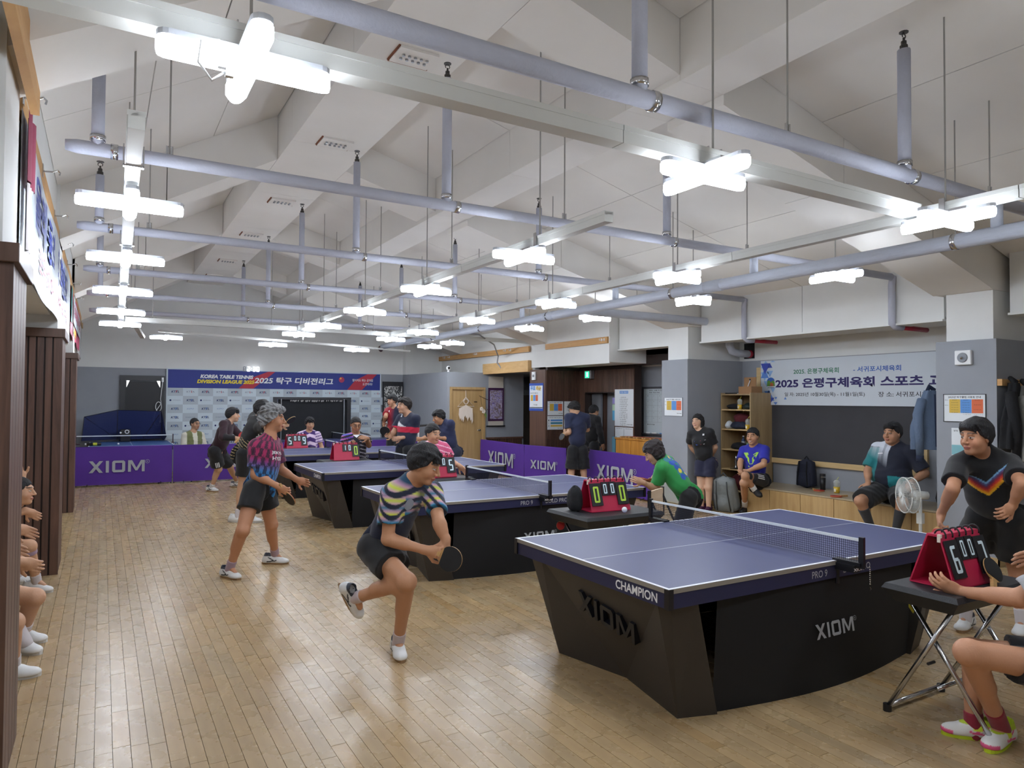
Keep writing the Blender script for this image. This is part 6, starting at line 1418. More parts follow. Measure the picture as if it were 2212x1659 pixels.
    if st_.get('stripes'):
        bv = BVHTree.FromPolygons([Vector(v) for v in PV], PQ.tolist()); n = st_['stripes']; h, k = J[n+'h'], J[n+'k']; ax_ = unit(k-h); nrm = facing(h, *st_.get('dir', (0, 0))); nrm = unit(nrm-ax_*(nrm@ax_)); sd = np.cross(ax_, nrm)
        mb = MB(); f0, f1 = st_.get('span', (.38, .58))
        for q in (-1, 0, 1):
            pp = []
            for i in range(7):
                p = h+(k-h)*(f0+(f1-f0)*i/6)+sd*q*.026*s
                row = []
                for e in (-.007, .007):
                    x_ = p+sd*e*s; hit = bv.ray_cast(Vector(x_+nrm*.3), Vector(-nrm), .5)[0]; row.append(tuple((npv(hit) if hit is not None else x_)+nrm*.004))
                pp.append(row)
            for i in range(6): mb.add([pp[i][0], pp[i][1], pp[i+1][1], pp[i+1][0]], [(0, 1, 2, 3)])
        mb.obj('stripe', mat('print_white', 'e9ebee', .6), po, world=False).data.transform(Matrix.Translation(-off))
    # socks and shoes
    so_ = spec.get('socks', ('c9c2c4', .2))
    for n in 'RL':
        k, a, o = J[n+'k'], J[n+'a'], J[n+'o']
        if so_: cloth('sock', [('t', a-(k-a)*.06, a+(k-a)*so_[1], .034*s, (.036+.018*max(0, so_[1]-.2)*1.6)*s*(.7+.3*b), .01)], .0075, so_[0], wr=0)
        v = o-a; z = unit(k-a)
        if spec.get('flat', {}).get(n, True) : z = npv([0, 0, 1])
        y = unit(v-z*(v@z)); x_ = np.cross(y, z); base = a-z*.085*s-y*.06*s
        if spec.get('flat', {}).get(n, True): base[2] = 0
        M = Matrix(((x_[0], y[0], z[0], base[0]-off[0]), (x_[1], y[1], z[1], base[1]-off[1]), (x_[2], y[2], z[2], base[2]-off[2]), (0, 0, 0, 1))) @ Matrix.Scale(s*spec.get('foot', 1.), 4)
        for nm, me in shoe_meshes(spec.get('shoe', 'white')):
            ob = bpy.data.objects.new(nm, me); COL.objects.link(ob)
            if nm == 'shoe': ob.parent = root; ob.matrix_local = M; sh_ = ob
            else: ob.parent = sh_
    if spec.get('glasses'):
        mb = MB()
        for q in (-1, 1):
            mb.tube([tuple(hp(q*.032+.023*math.cos(i*.5236), .104-.004*abs(math.cos(i*.5236)), .006+.017*math.sin(i*.5236))) for i in range(13)], .0022, 5); mb.tube([tuple(hp(q*.054, .1, .01)), tuple(hp(q*.078, .05, .01)), tuple(hp(q*.082, -.005, .005))], .002, 5)
        mb.tube([tuple(hp(-.01, .105, .01)), tuple(hp(.01, .105, .01))], .002, 5).obj('spectacles', M_glass, root, world=True)
    for e in spec.get('extra', ()): e(root, J, hp, s, off, cloth)
    spec['J'] = J
    return root
_SH = {}
def shoe_meshes(kind):
    """toes along +Y, heel near y=-.07, sole on z=0"""
    if kind in _SH: return _SH[kind]
    I = np.eye(3); f = Field((-.08, -.12, -.01), (.08, .26, .17), .006)
    f.run([('e', (0, -.03, .035), I, (.036, .042, .05), .02), ('e', (0, .05, .04), I, (.042, .09, .045), .03), ('e', (.004, .14, .028), I, (.047, .068, .034), .03), ('c', (0, -.02, .05), (0, -.012, .098), .036, .036, .025), ('c', (0, .03, .07), (0, .09, .05), .03, .03, .03), ('-c', (0, -.008, .075), (0, -.008, .2), .03, .032, .006), ('p', (0, 0, .016), (0, 0, -1))])
    V, Q = f.mesh(); base, mark, tip = {'white': ('dcdddd', '23252e', 'cfd0d2'), 'black': ('1b1b1e', '3a3a3e', '161618'), 'neon': ('e8e8e6', 'e7558f', 'd9e83a'), 'plain': ('dfe0e0', 'b9bcc0', 'd5d6d7'), 'purple': ('3a1538', '5d2a5a', '2a1028')}[kind]
    c = np.tile(L3(base), (len(V), 1)); x, y, z = V.T
    if kind != 'plain': c[(np.abs(x) > .027) & (np.abs(z-.035-.12*(y-.03)) < .006) & (y > -.01) & (y < .09)] = L3(mark); c[(np.abs(x) > .027) & (np.abs(z-.06+.5*(y-.03)) < .006) & (y > .0) & (y < .06)] = L3(mark)
    if kind == 'neon': c[(z < .04) & (y > .16)] = L3('e05a8a'); c[(z > .075)] = L3('b9cf2e'); c[(np.abs(y-.05) < .02) & (z > .05)] = L3('d9e83a')
    c[(z > .085) & (kind == 'white')] = L3('3a3d48')
    up_ = np_mesh('shoe', V, Q, M_shoe, c)
    mb = MB(); pts = []
    for k in range(24): g = 2*math.pi*k/24; yy = .065+.142*math.sin(g); w = .036+.013*math.sin(g)*1; pts.append(((w)*math.cos(g)*(1 if abs(math.sin(g)) < .98 else .9), yy, 0))
    mb.prism(pts, (0, 0, .02)); so = mb.mesh('sole', mat('sole_'+kind, {'white': '9a7a58', 'black': '161617', 'neon': 'c6dc2c', 'plain': 'd0d0ce', 'purple': '1a1018'}[kind], .6))
    mb = MB()
    for k in range(4): y = .045+k*.022; zt = .094-.012*k; mb.tube([(-.026, y, zt-.014), (-.012, y+.004, zt), (.012, y+.004, zt), (.026, y, zt-.014)], .0035, 5)
    mb.tube([(0, .04, .098), (-.03, .05, .1), (-.035, .07, .085)], .003, 5).tube([(0, .04, .098), (.03, .05, .1), (.035, .065, .085)], .003, 5)
    la = mb.mesh('laces', M_lace if kind in ('white', 'plain', 'neon') else mat('lace_dark', '2a2a2c', .7)); _SH[kind] = [('shoe', up_), ('sole', so), ('laces', la)]
    return _SH[kind]
# ================================================================ THE PEOPLE IN THE HALL
def ramp(t, stops):
    t = np.clip(t, stops[0][0], stops[-1][0]); xs = [q[0] for q in stops]; cs = np.array([lin(q[1]) for q in stops]); return np.stack([np.interp(t, xs, cs[:, i]) for i in range(3)], 1)
def arm_dist(V, J, n):
    a, b = J[n+'s'], J[n+'e']; h = np.clip((V-a)@(b-a)/((b-a)@(b-a)), 0, 1.3); return np.linalg.norm(V-a-h[:, None]*(b-a), axis=1), h
def hold(label, J, n, blade_px, dd, front='k', back='r', pen=False, s=1., nrm=(0, 0), slide=.55, off=(0, 0, 0)):
    g = J[n+'w']*(1-slide)+J[n+'t']*slide+npv(off); d = (g-CAM)@CF; bp = CAM+ray(*blade_px)*(d+dd); y = unit(bp-g); z = facing(g, *nrm); z = unit(z-y*(z@y)); x = np.cross(y, z)
    return paddle(label, Matrix(((x[0], y[0], z[0], g[0]), (x[1], y[1], z[1], g[1]), (x[2], y[2], z[2], g[2]), (0, 0, 0, 1))), front, back, pen, s)
def tee(c): return dict(col=c)
sit = dict(RL=[('o', .05, .42, -.02), ('o', 0, .03, -.40), ('o', .02, .14, -.05)], LL=[('o', -.05, .42, -.02), ('o', 0, .03, -.40), ('o', -.02, .14, -.05)])
down = lambda: [('o', .02, 0, -.28), ('o', 0, .08, -.24), ('o', 0, .03, -.09)]
def stool(J, label, r=.17):
    p = J['pel']; z = max(.3, p[2]-.1); t = thing('stool', label, 'stool', (p[0], p[1], 0))
    MB().lathe([(r, z-.04), (r+.01, z-.02), (r, z)], 18).obj('seat', M_black, t, world=False, smooth=True)
    for k in range(4): g = .785+k*1.571; MB().tube([(math.cos(g)*r*.6, math.sin(g)*r*.6, z-.04), (math.cos(g)*r*1.1, math.sin(g)*r*1.1, 0)], .012, 8).obj('leg', M_chrome, t, world=False)
# ---- 1 the crouching player in front
def fn1(V, l, J):
    lat, fw, hg = l.T; c = np.tile(L3('1b2238'), (len(V), 1)); d, h = arm_dist(V, J, 'R'); d2, h2 = arm_dist(V, J, 'L'); slv = (d < .1) & (h > .02) | (d2 < .1) & (h2 > .02)
    t = np.where(slv, np.minimum(np.where(d < .1, h, 9), np.where(d2 < .1, h2, 9))/.62, (1.02-hg)/.36)
    pal = ramp(t, [(0, '24506e'), (.12, 'c99bb8'), (.24, 'c9d83a'), (.36, 'd3a7be'), (.5, '2f7f9e'), (.62, 'c79cb4'), (.74, 'd0dc2a'), (.86, 'd8a3b6'), (1., '2a86b0'), (1.15, '1b2238')])
    st = np.sin(58*hg+55*lat*np.sign(lat)+26*fw); w = np.where(slv | (hg > .62), np.clip(st*2.2+.7, 0, 1), 0)*np.where(slv, 1, np.clip((np.abs(lat)-.0)/.05, .25, 1)); w = np.where((hg < .1), np.clip(np.sin(70*hg+60*lat)*2+.5, 0, 1), w)
    pal = np.where((hg < .1)[:, None], ramp((.1-hg)/.16, [(0, '2a6a8c'), (.4, '3f8fb0'), (.8, 'c7d060')]), pal)
    w = np.where(slv, w, w*np.where(hg > .95, .9, 1)); return c*(1-w[:, None])+pal*w[:, None]
A1 = dict(label='person lunging forward in a navy tie dye shirt, both hands at a black paddle', H=1.7, d=4.78, res=.009, pel=(822, 1180), neck=(889, 1040, -.06), head=(917, 1004, -.06), az=55, haz=50, face=(72, -22), skin='bf8d6c',
    Rs=(845, 1066, -.12), Ls=(934, 1062, .1), RA=[(838, 1165, -.04), (922, 1189, -.05), (958, 1196, -.02)], LA=[(949, 1130, -1), (963, 1170, '=Rw', .05), (957, 1193, '=Rw', .03)],
    RL=[(879, 1256, -1), (861, 1384, 'f', .1), (872, 1434, -.17)], LL=[(858, 1262, -1), (770, 1291, 1), (795, 1334, .02)], flat={'R': True, 'L': False}, hand={'R': dict(curl=1.15, n=(170, 0)), 'L': dict(curl=1.15, n=(-10, 0))},
    hair=dict(style='short', t=.02, amp=.003, fringe=.045, line=.005), shirt=dict(fn=fn1, sleeve=.66, hem=-.1, prints=[([[(-.5, 0), (-.35, .35), (0, .5), (.35, .35), (.5, 0), (.35, -.35), (0, -.5), (-.35, -.35)]], -.085, .78, .07, .085, 'badge', 0, 0)]), shorts=dict(col='121317', len=.55, flare=.1), socks=('c6b8bc', .16), shoe='white')
MATS.pop('print_badge', None); mat('print_badge', '8f96a3', .6)
person(A1); J = A1['J']; hold('black paddle with white edge in both hands of the crouching player', J, 'R', (986, 1214), -.06, 'k', 'k', True, 1.05, (-25, 10), slide=.5)
# ---- 2 the grey haired player
def fn2(V, l, J):
    lat, fw, hg = l.T; ang = np.arctan2(lat, fw); d, h = arm_dist(V, J, 'R'); u = np.floor(ang*5.2+.4); v = np.floor(hg*6.5); odd = (u+v) % 2
    fz = .5+.5*np.sin(ang*60+hg*20); edge = np.abs((hg*6.5) % 1-.5)*2; w = np.where(odd > .5, np.clip(1.2-edge*fz*1.1, 0, 1), np.clip(.28*fz, 0, 1))
    pal = ramp(hg, [(0, '2d7fc0'), (.35, '3580c4'), (.5, '7a3f86'), (.6, 'a5285c'), (1.1, '9a2352')]); return L3('181a2e')*(1-w[:, None])+pal*w[:, None]
A2 = dict(label='person with curly grey hair in a magenta to blue jersey, standing with lowered paddle', H=1.7, d=6.9, res=.009, pel=(560, 1056), neck=(583, 944, 0), head=(590, 906, 0), az=72, haz=62, face=(85, -2), skin='b98565', bulk=1.1, beard=.2,
    Rs=(552, 964, -.12), RA=[(552, 1025, -.05), (601, 1051, 0.), (620, 1062, 0.)], LA=[('o', -.06, .04, -.27), ('o', .02, .2, -.1), ('o', 0, .08, -.02)], RL=[(524, 1146, 'm'), (497, 1226, 'f', .1), (535, 1248, -.12)], LL=[(586, 1133, 'm'), (594, 1197, 'f', .1), (634, 1212, .0)],
    hand={'R': dict(curl=1.05, n=(150, 0))}, hair=dict(style='messy', t=.032, amp=.009, col='6f6f70', col2='a9aaab', line=-.004), shirt=dict(fn=fn2, sleeve=.72, hem=-.1, prints=[('JEKYLL', -.0, .72, .2, .034, 'white', 0, -18), ('HYDE', -.0, .62, .17, .034, 'white', 0, -18)]), shorts=dict(col='101114', len=.5, flare=.098), socks=('a58f9c', .2), shoe='white')
person(A2); hold('penhold paddle with pale wooden edge in the hand of the grey haired player', A2['J'], 'R', (624, 1076), .03, 'k', 'r', True, 1.0, (-60, 0))
# ---- 3 maroon sweater
def fn3(V, l, J):
    c = np.tile(L3('301822'), (len(V), 1))
    for n in 'RL':
        a, b = J[n+'e'], J[n+'w']; h = np.clip((V-a)@(b-a)/((b-a)@(b-a)), 0, 1.1); d = np.linalg.norm(V-a-h[:, None]*(b-a), axis=1); c[(d < .075) & (h > .05)] = L3('17151a')
    return c
A3 = dict(label='person with bowl cut hair in a dark maroon sweater, leaning with a red paddle', H=1.72, d=12.7, pel=(468, 975), neck=(494, 912, 0), head=(503, 897, 0), az=68, face=(80, 0), skin='cfa588', bulk=1.08, RA=[(481, 945, 'm', -1), (509, 946, -.1), (519, 952, -.1)], LA=[('o', .0, .2, -.2), ('o', .05, .24, .02), ('o', 0, .09, -.02)],
    RL=[(472, 1013, 'm'), (458, 1050, 'f', .1), (471, 1062, -.05)], LL=[(497, 1009, 'm'), (512, 1041, 'f', .1), (524, 1049, 0.)], hand={'R': dict(curl=.9)}, hair=dict(style='bowl', t=.022, amp=.002, fringe=.03), shirt=dict(fn=fn3, sleeve=1.95, hem=-.13, name='sweater'), shorts=dict(col='15161a', len=.78, flare=.105, stripes='R', dir=(0, 0), span=(.45, .72)), shoe='white', socks=('d8d8d8', .14))
person(A3); hold('red paddle held out by the person in the maroon sweater', A3['J'], 'R', (524, 940), .05, 'r', 'k', False, 1.0, (-40, 20))
# ---- 4 black jersey with pale diagonal stripes
def fn4(V, l, J):
    lat, fw, hg = l.T; c = np.tile(L3('131417'), (len(V), 1)); m = (hg < .42) & (np.sin(80*hg+46*np.abs(lat)+14*fw) > .86); c[m] = L3('cdb98a'); return c
A4 = dict(label='person in a black jersey with cream stripes, half hidden by the grey haired player', H=1.73, d=9.75, pel=(523, 980), neck=(558, 906, .02), head=(568, 886, .02), az=105, face=(100, -8), skin='c39a7c', LA=[('o', -.16, .1, -.12), ('o', -.02, .05, .18), ('o', 0, .0, .09)], RA=[(585, 925, 'm'), (608, 920, .05), (618, 917, .05)],
    RL=[(524, 1045, 'm'), (514, 1112, 'f', .1), (526, 1121, 0.)], LL=[(547, 1045, 'm'), (543, 1113, 'f', .1), (556, 1121, .0)], hand={'R': dict(curl=.9)}, hair=dict(t=.02), shirt=dict(fn=fn4, sleeve=.62, hem=-.1, prints=[('#', .02, .82, .26, .06, 'white', 78, -75)]), shorts=dict(col='17181c', len=.7), shoe='plain')
person(A4); hold('dark paddle raised beyond the face of the grey haired player', A4['J'], 'R', (627, 909), .03, 'k', 'k', False, 1., (75, 0))
hold('blue backed paddle held up edge on by the person in the striped black jersey', A4['J'], 'L', (531, 905), 0, 'k', 'k', False, 1., (95, 0))
# ---- 5 seated man with olive vest
def fn5(V, l, J):
    lat, fw, hg = l.T; c = np.tile(L3('c9c4b4'), (len(V), 1)); m = (np.abs(lat) < .165) & ~((fw > 0) & (np.abs(lat) < .055-.03*(1-hg))); c[m] = L3('6c7048'); return c
A5 = dict(label='person with glasses in an olive vest over a cream shirt, seated behind the far barrier', H=1.7, d=15.1, seated=1, pel=(417, 985), neck=(417, 934, 0), head=(421, 916, 0), az=25, face=(45, 0), skin='b98f72', glasses=1, RA=[('o', .06, .05, -.27), ('o', -.05, .22, -.06), ('o', 0, .09, 0)], LA=[('o', -.06, .05, -.27), ('o', .05, .22, -.06), ('o', 0, .09, 0)], hair=dict(t=.006, line=-.012, amp=.001, col='2a2727'), shirt=dict(fn=fn5, sleeve=1.9, hem=-.1, name='vest_and_shirt'), shorts=dict(col='4a4a48', len=.98, name='trousers'), shoe='black', **sit)
person(A5); stool(A5['J'], 'stool under the seated person with the olive vest')
# ---- 6 far umpire
def fn6(V, l, J):
    lat, fw, hg = l.T; c = np.tile(L3('d9c3dc'), (len(V), 1)); c[(np.abs(lat) < .12) & (np.sin(20*hg+14*np.abs(lat)) > -.2)] = L3('43286a'); c[(np.abs(lat) > .12) & (np.sin(55*hg+30*lat) > .55)] = L3('5a3a86'); return c
A6 = dict(label='young person in a purple and white patterned shirt seated behind the farthest scoreboard', H=1.72, d=14.5, seated=1, pel=(668, 985), neck=(667, 933, 0), head=(669.5, 916, -.02), az=10, face=(18, -5), skin='bf9678', RA=[('o', .1, .06, -.26), ('o', -.02, .18, -.14), ('o', 0, .09, -.02)], LA=[('o', -.08, .05, -.27), ('o', .02, .2, -.1), ('o', 0, .09, 0)], hair=dict(style='messy', t=.022, fringe=.04, amp=.005), shirt=dict(fn=fn6), shorts=dict(col='1a1b20'), **sit)
person(A6); stool(A6['J'], 'stool under the farthest umpire')
def fn7(V, l, J):
    lat, fw, hg = l.T; c = np.tile(L3('1a1622'), (len(V), 1)); m = (lat > .05) & (np.sin(48*hg+25*lat) > .1); c[m] = ramp(np.sin(30*hg), [(-1, '3f5fc4'), (0, 'd36f9a'), (1, '4a3fa8')])[m]; c[(lat < -.05) & (np.sin(50*hg-30*lat) > .82)] = L3('b9b4bc'); return c
A7 = dict(label='person with glasses in a black, pink and blue jersey, flipping a scoreboard', H=1.7, d=11.75, seated=1, pel=(770, 1000), neck=(769, 938, 0), head=(768.5, 918, -.03), az=5, face=(14, -14), skin='a97c5d', glasses=1, hs=1.06, RA=[(743, 962, -.02), (752, 961, -1), (759, 955, -.05)], LA=[(797, 962, -.1), (793, 947, -1), (784, 945, -.05)], hair=dict(t=.008, line=-.022, amp=.001), shirt=dict(fn=fn7, prints=[([[(-.5, .5), (.5, .5), (0, -.5)]], 0, .93, .12, .05, 'white', 0, 0)]), shorts=dict(col='1a1b20'), hand={'L': dict(curl=.6, n=(180, -30))}, **sit)
person(A7); stool(A7['J'], 'stool under the umpire with glasses')
def fn8(V, l, J):
    lat, fw, hg = l.T; c = np.tile(L3('d0577f'), (len(V), 1)); c[np.sin(40*hg+28*np.abs(lat)) > .8] = L3('efb9cc'); return c
A8 = dict(label='person with neat dark hair in a pink shirt seated behind the scoreboard ending in 5', H=1.7, d=9.5, seated=1, pel=(938, 1030), neck=(935, 958, 0), head=(935, 937, -.03), az=25, face=(42, -8), skin='c79c7d', hs=1.07, jowl=1.08, RA=[('o', .08, .05, -.27), ('o', -.02, .2, -.1), ('o', 0, .09, -.01)], LA=[(978, 1000, 'm'), (992, 1006, -.25), (1001, 1014, -.02)], hair=dict(t=.013, line=-.01, amp=.0015), shirt=dict(fn=fn8), shorts=dict(col='1a1b20'), **sit)
person(A8); stool(A8['J'], 'stool under the pink shirted umpire')
# ---- 9 standing, navy with red band
def fn9(V, l, J):
    lat, fw, hg = l.T; c = np.tile(L3('1c2239'), (len(V), 1)); m = (hg > .5) & (hg < .66); c[m] = L3('c51f3f'); w = (hg > .66) & (hg < .80-.6*np.clip(.12-lat, 0, 1)) & (fw > 0); c[w & (lat < .13)] = L3('dfe0e4'); return c
A9 = dict(label='person standing in a navy shirt with a red chest band, holding a black paddle', H=1.74, d=11.7, pel=(878, 972), neck=(883, 896, 0), head=(873, 877, -.04), az=-52, face=(-62, 0), skin='c4977a', bulk=1.22, jowl=1.12, LA=[(893, 943, 'm'), (866, 946, -.08), (855, 948, -.05)], RA=[('o', .05, .12, -.25), (848, 943, 0.), (839, 941, 0.)], RL=[('o', .02, .03, -.42), ('o', .02, -.02, -.41), ('o', .02, .14, -.06)], LL=[('o', -.04, .0, -.42), ('o', -.02, -.02, -.41), ('o', -.02, .14, -.06)], hand={'L': dict(curl=.7), 'R': dict(curl=1.)}, hair=dict(style='messy', t=.022, amp=.004, line=-.006, col='231d1b'), shirt=dict(fn=fn9, sleeve=.7, hem=-.14, prints=[([[(-.5, -.5), (.5, -.5), (.5, .5), (-.5, .5)]], -.12, .97, .03, .05, 'white', 0, 40)]), shorts=dict(col='16171b'))
person(A9); hold('black paddle in the hand of the person with the red chest band', A9['J'], 'R', (829, 929), -.03, 'k', 'k', False, 1.1, (-20, 0))
def fn10(V, l, J):
    lat, fw, hg = l.T; t = np.clip(.5-(lat)*9, 0, 1)[:, None]; return L3('9c1a2c')*(1-t)+L3('22243c')*t
A10 = dict(label='young person in a half red, half navy shirt standing before the patterned screen', H=1.74, d=15.2, pel=(853, 942), neck=(852, 881, 0), head=(847, 866, -.02), az=-30, face=(-48, -4), skin='bb8d70', RA=[(833, 900, 'm'), (829, 911, -.1), (829, 917, 0.)], LA=down(), RL=[('o', .0, .03, -.42), ('o', .0, -.02, -.42), ('o', .02, .14, -.06)], LL=[('o', 0, .0, -.42), ('o', 0, -.02, -.42), ('o', -.02, .14, -.06)], hair=dict(style='bowl', t=.02, fringe=.045, amp=.002), shirt=dict(fn=fn10, prints=[([[(-.5, -.5), (.5, -.5), (.1, .5)]], -.07, .88, .06, .06, 'white', 0, 0)]), shorts=dict(col='17181c'), hand={'R': dict(curl=.9)})
person(A10); hold('black paddle in the hand of the person in the half red shirt', A10['J'], 'R', (830, 910), 0, 'k', 'k', False, 1., (40, 0), slide=.8)
A11 = dict(label='person in a navy polo shirt bending forward before the wooden door', H=1.72, d=12.6, pel=(977, 977), neck=(958, 912, 0), head=(948, 902, -.04), az=-50, face=(-72, -15), skin='b98a6a', bulk=1.1, LA=[(972, 948, 'm'), (948, 946, -.1), (938, 944, 0.)], RA=[('o', .05, .2, -.18), ('o', -.05, .2, -.02), ('o', 0, .09, 0)], RL=[('o', .0, .1, -.41), ('o', .0, -.06, -.41), ('o', .02, .14, -.06)], LL=[('o', 0, .08, -.41), ('o', 0, -.06, -.41), ('o', -.02, .14, -.06)], hair=dict(style='bowl', t=.018, fringe=.05), shirt=dict(col='232a4c', sleeve=.8, hem=-.12, name='polo_shirt', prints=[([[(-.5, -.5), (.5, -.5), (.1, .5)]], -.1, .78, .05, .07, 'white', 0, 40)]), shorts=dict(col='1b2036'))
person(A11)
A12 = dict(label='person seen from behind in a plain navy tee, standing in the barrier gap', H=1.76, d=13.35, pel=(1248, 972), neck=(1247, 894, 0), head=(1241, 883, .0), az=-165, face=(-115, -28), skin='c9a083', glasses=1, bulk=1.04, LA=[(1229, 934, 'm'), (1223, 937, .18), (1219, 930, .05)], RA=[('o', .05, .12, -.25), ('o', -.1, .2, .1), ('o', 0, .08, .02)], RL=[('o', .03, .02, -.42), ('o', .03, -.02, -.42), ('o', .02, .14, -.06)], LL=[('o', -.03, .0, -.42), ('o', -.03, -.02, -.42), ('o', -.02, .14, -.06)], hair=dict(style='messy', t=.018, amp=.003), shirt=dict(col='222a48', sleeve=.75, hem=-.1), shorts=dict(col='101115', len=.85, flare=.11), hand={'L': dict(curl=.9)})
person(A12); hold('dark paddle held low by the person standing in the barrier gap', A12['J'], 'L', (1218, 936), 0, 'k', 'k', False, 1., (-30, 60), slide=.7)
A13 = dict(label='person in a black jacket walking through the brown doorway', H=1.7, d=14.2, pel=(1276, 962), neck=(1276, 899, 0), head=(1283, 889, .02), az=140, face=(125, -15), skin='b5896b', LA=down(), RA=[('o', .06, .02, -.27), ('o', 0, .08, -.23), ('o', 0, .03, -.09)], RL=[('o', .0, .03, -.42), ('o', .0, -.02, -.41), ('o', .02, .14, -.06)], LL=[('o', 0, .0, -.42), ('o', 0, -.02, -.41), ('o', -.02, .14, -.06)], hair=dict(t=.012, amp=.001), shirt=dict(col='131317', sleeve=1.97, name='jacket', hem=-.15), shorts=dict(col='141418', len=.98, name='trousers'), shoe='black')
person(A13)
# ---- 14 green shirt
def fn14(V, l, J):
    lat, fw, hg = l.T; c = np.tile(L3('2b8f48'), (len(V), 1)); rnd = random.Random(4)
    for i in range(5):
        for j in range(3):
            x0, y0 = -.08+.075*j, .93-.125*i; r = .037; d = (lat-x0)**2+((hg-y0)*.5)**2; m = (fw < .02) & (d < r*r); c[m] = L3('2450a8' if (i+j) % 3 else '2f7d8c'); m2 = (fw < .02) & ((lat-x0-.012)**2+((hg-y0-.02)*.5)**2 < (r*.72)**2)
            if (i*3+j) % 4 == 1: c[m2] = L3('dfd23a')
            elif (i+j) % 2: c[m2] = L3('2a58b8')
    return c
A14 = dict(label='person in a green shirt with blue and yellow dots, bending over a table corner', H=1.62, d=7.75, res=.01, pel=(1490, 1071), neck=(1431, 992, 0), head=(1412, 978, -.02), az=-98, haz=-95, face=(-95, -35), skin='c39b80', LA=[(1417, 1056, 'm', -1), (1388, 1042, -.06), (1374, 1037, -.03)], RA=[('o', .0, .15, -.2), (1420, 1042, 0.), (1408, 1039, 0.)], Ls=(1428, 1010, -.14), RL=[('o', .02, .12, -.39), ('o', .0, -.1, -.36), ('o', .02, .13, -.06)], LL=[('o', -.04, .1, -.39), ('o', 0, -.1, -.36), ('o', -.02, .13, -.06)], hair=dict(style='tail', t=.02, amp=.004, col='201a1c', col2='33292a'), shirt=dict(fn=fn14, sleeve=.75, hem=-.08), shorts=dict(col='101115', len=.8), hand={'L': dict(curl=.5)})
person(A14); hold('red paddle in the far hand of the person in the green dotted shirt', A14['J'], 'R', (1400, 1037), 0, 'r', 'r', False, 1., (-90, 60))
# ---- 15 woman
A15 = dict(label='person with shoulder length hair in a black tee, hands behind the back', H=1.56, d=11.0, res=.01, bust=1, pel=(1524, 1000), neck=(1512, 928, 0), head=(1507, 911, 0), az=-25, face=(-32, 4), skin='d3ab90', smile=1, eye=.003, beard=0, lip='b5585a', bulk=1.0, LA=[(1545, 966, .05), ('o', .12, -.13, -.16), ('o', .08, 0, -.04)], RA=[(1490, 962, .12), ('o', -.1, -.1, -.18), ('o', -.07, 0, -.04)], LL=[(1534, 1043, 'm'), (1534, 1087, 'w2')], RL=[], hair=dict(style='bob', t=.014, amp=.002, line=-.008), shirt=dict(col='141519', sleeve=.75, hem=-.12, prints=[([[(-.5, .5), (.5, .5), (.36, -.5), (-.36, -.5)]], .03, .62, .2, .07, 'blue', 0, 0), ([[(.05, .5), (.5, .5), (.36, -.5), (.05, -.5)]], .03, .62, .2, .07, 'crimson', 0, 0), ([[(.4, .5), (.5, .5), (.36, -.5), (.26, -.5)]], .03, .62, .2, .07, 'white', 0, 0), ([[(-.5, -.5), (.5, -.5), (.5, .5), (-.5, .5)]], .09, .84, .03, .03, 'white', 0, 0)]), shorts=dict(col='20223c', len=.55, flare=.1), shoe='purple', socks=None)
mat('print_blue', '2f63d0', .6); mat('print_crimson', 'c22d55', .6); mat('print_lime', 'a9dc4e', .6); mat('print_red', 'c8202c', .6)
A15['LL'] = [('o', .02, .02, -.385), ('o', .0, .0, -.37), ('o', -.02, .12, -.05)]; A15['RL'] = [('o', -.015, .03, -.385), ('o', -.01, -.02, -.37), ('o', .02, .12, -.05)]
person(A15)
# ---- 16 blue shirt, legs crossed
lime = [[(-.5, .5), (-.36, .42), (-.1, .12), (-.1, -.3), (.1, -.3), (.1, .12), (.36, .42), (.5, .5), (.22, .36), (.2, -.5), (-.2, -.5), (-.22, .36)]]
def brace(n, f0, f1, c, r=.066):
    def e(root, J, hp, s, off, cloth):
        h, k = J[n+'h'], J[n+'k']; cloth('knee_band', [('t', h+(k-h)*f0, h+(k-h)*f1, r*s, r*.93*s, .01)], .006, c, wr=0)
    return e
A16 = dict(label='person in a blue tee with a lime emblem, seated cross legged on the bench', H=1.7, d=10.55, res=.01, seated=1, pel=(1634, 1036), neck=(1629, 964, 0), head=(1626, 943, -.04), az=-28, face=(-24, -2), skin='bd8f70', smile=1, eye=.0032, jowl=1.1, RA=[(1599, 1000, 'm'), (1599, 1018, -.32), (1605, 1024, -.04)], LA=[(1650, 1003, 'm'), (1614, 1018, '=Rw', .03), (1604, 1020, '=Rw', .02)],
    RL=[(1607, 1043, -1), (1609, 1093, 'f', .1), (1601, 1103, -.1)], LL=[(1610, 1028, -1), (1629, 1057, .08), (1642, 1071, -.06)], flat={'R': True, 'L': False}, hand={'R': dict(curl=.9, n=(90, 0)), 'L': dict(curl=.9, n=(-170, 0))}, hair=dict(t=.013, line=-.012, amp=.0015), shirt=dict(col='262aa0', sleeve=.75, hem=-.06, prints=[(lime, 0, .6, .24, .22, 'lime', 0, 0)]), shorts=dict(col='131418', len=.7, stripes='L', dir=(40, 20), span=(.2, .6)), socks=('dfe0e2', .25), shoe='black', extra=[brace('L', .86, .99, '15151a')])
person(A16)
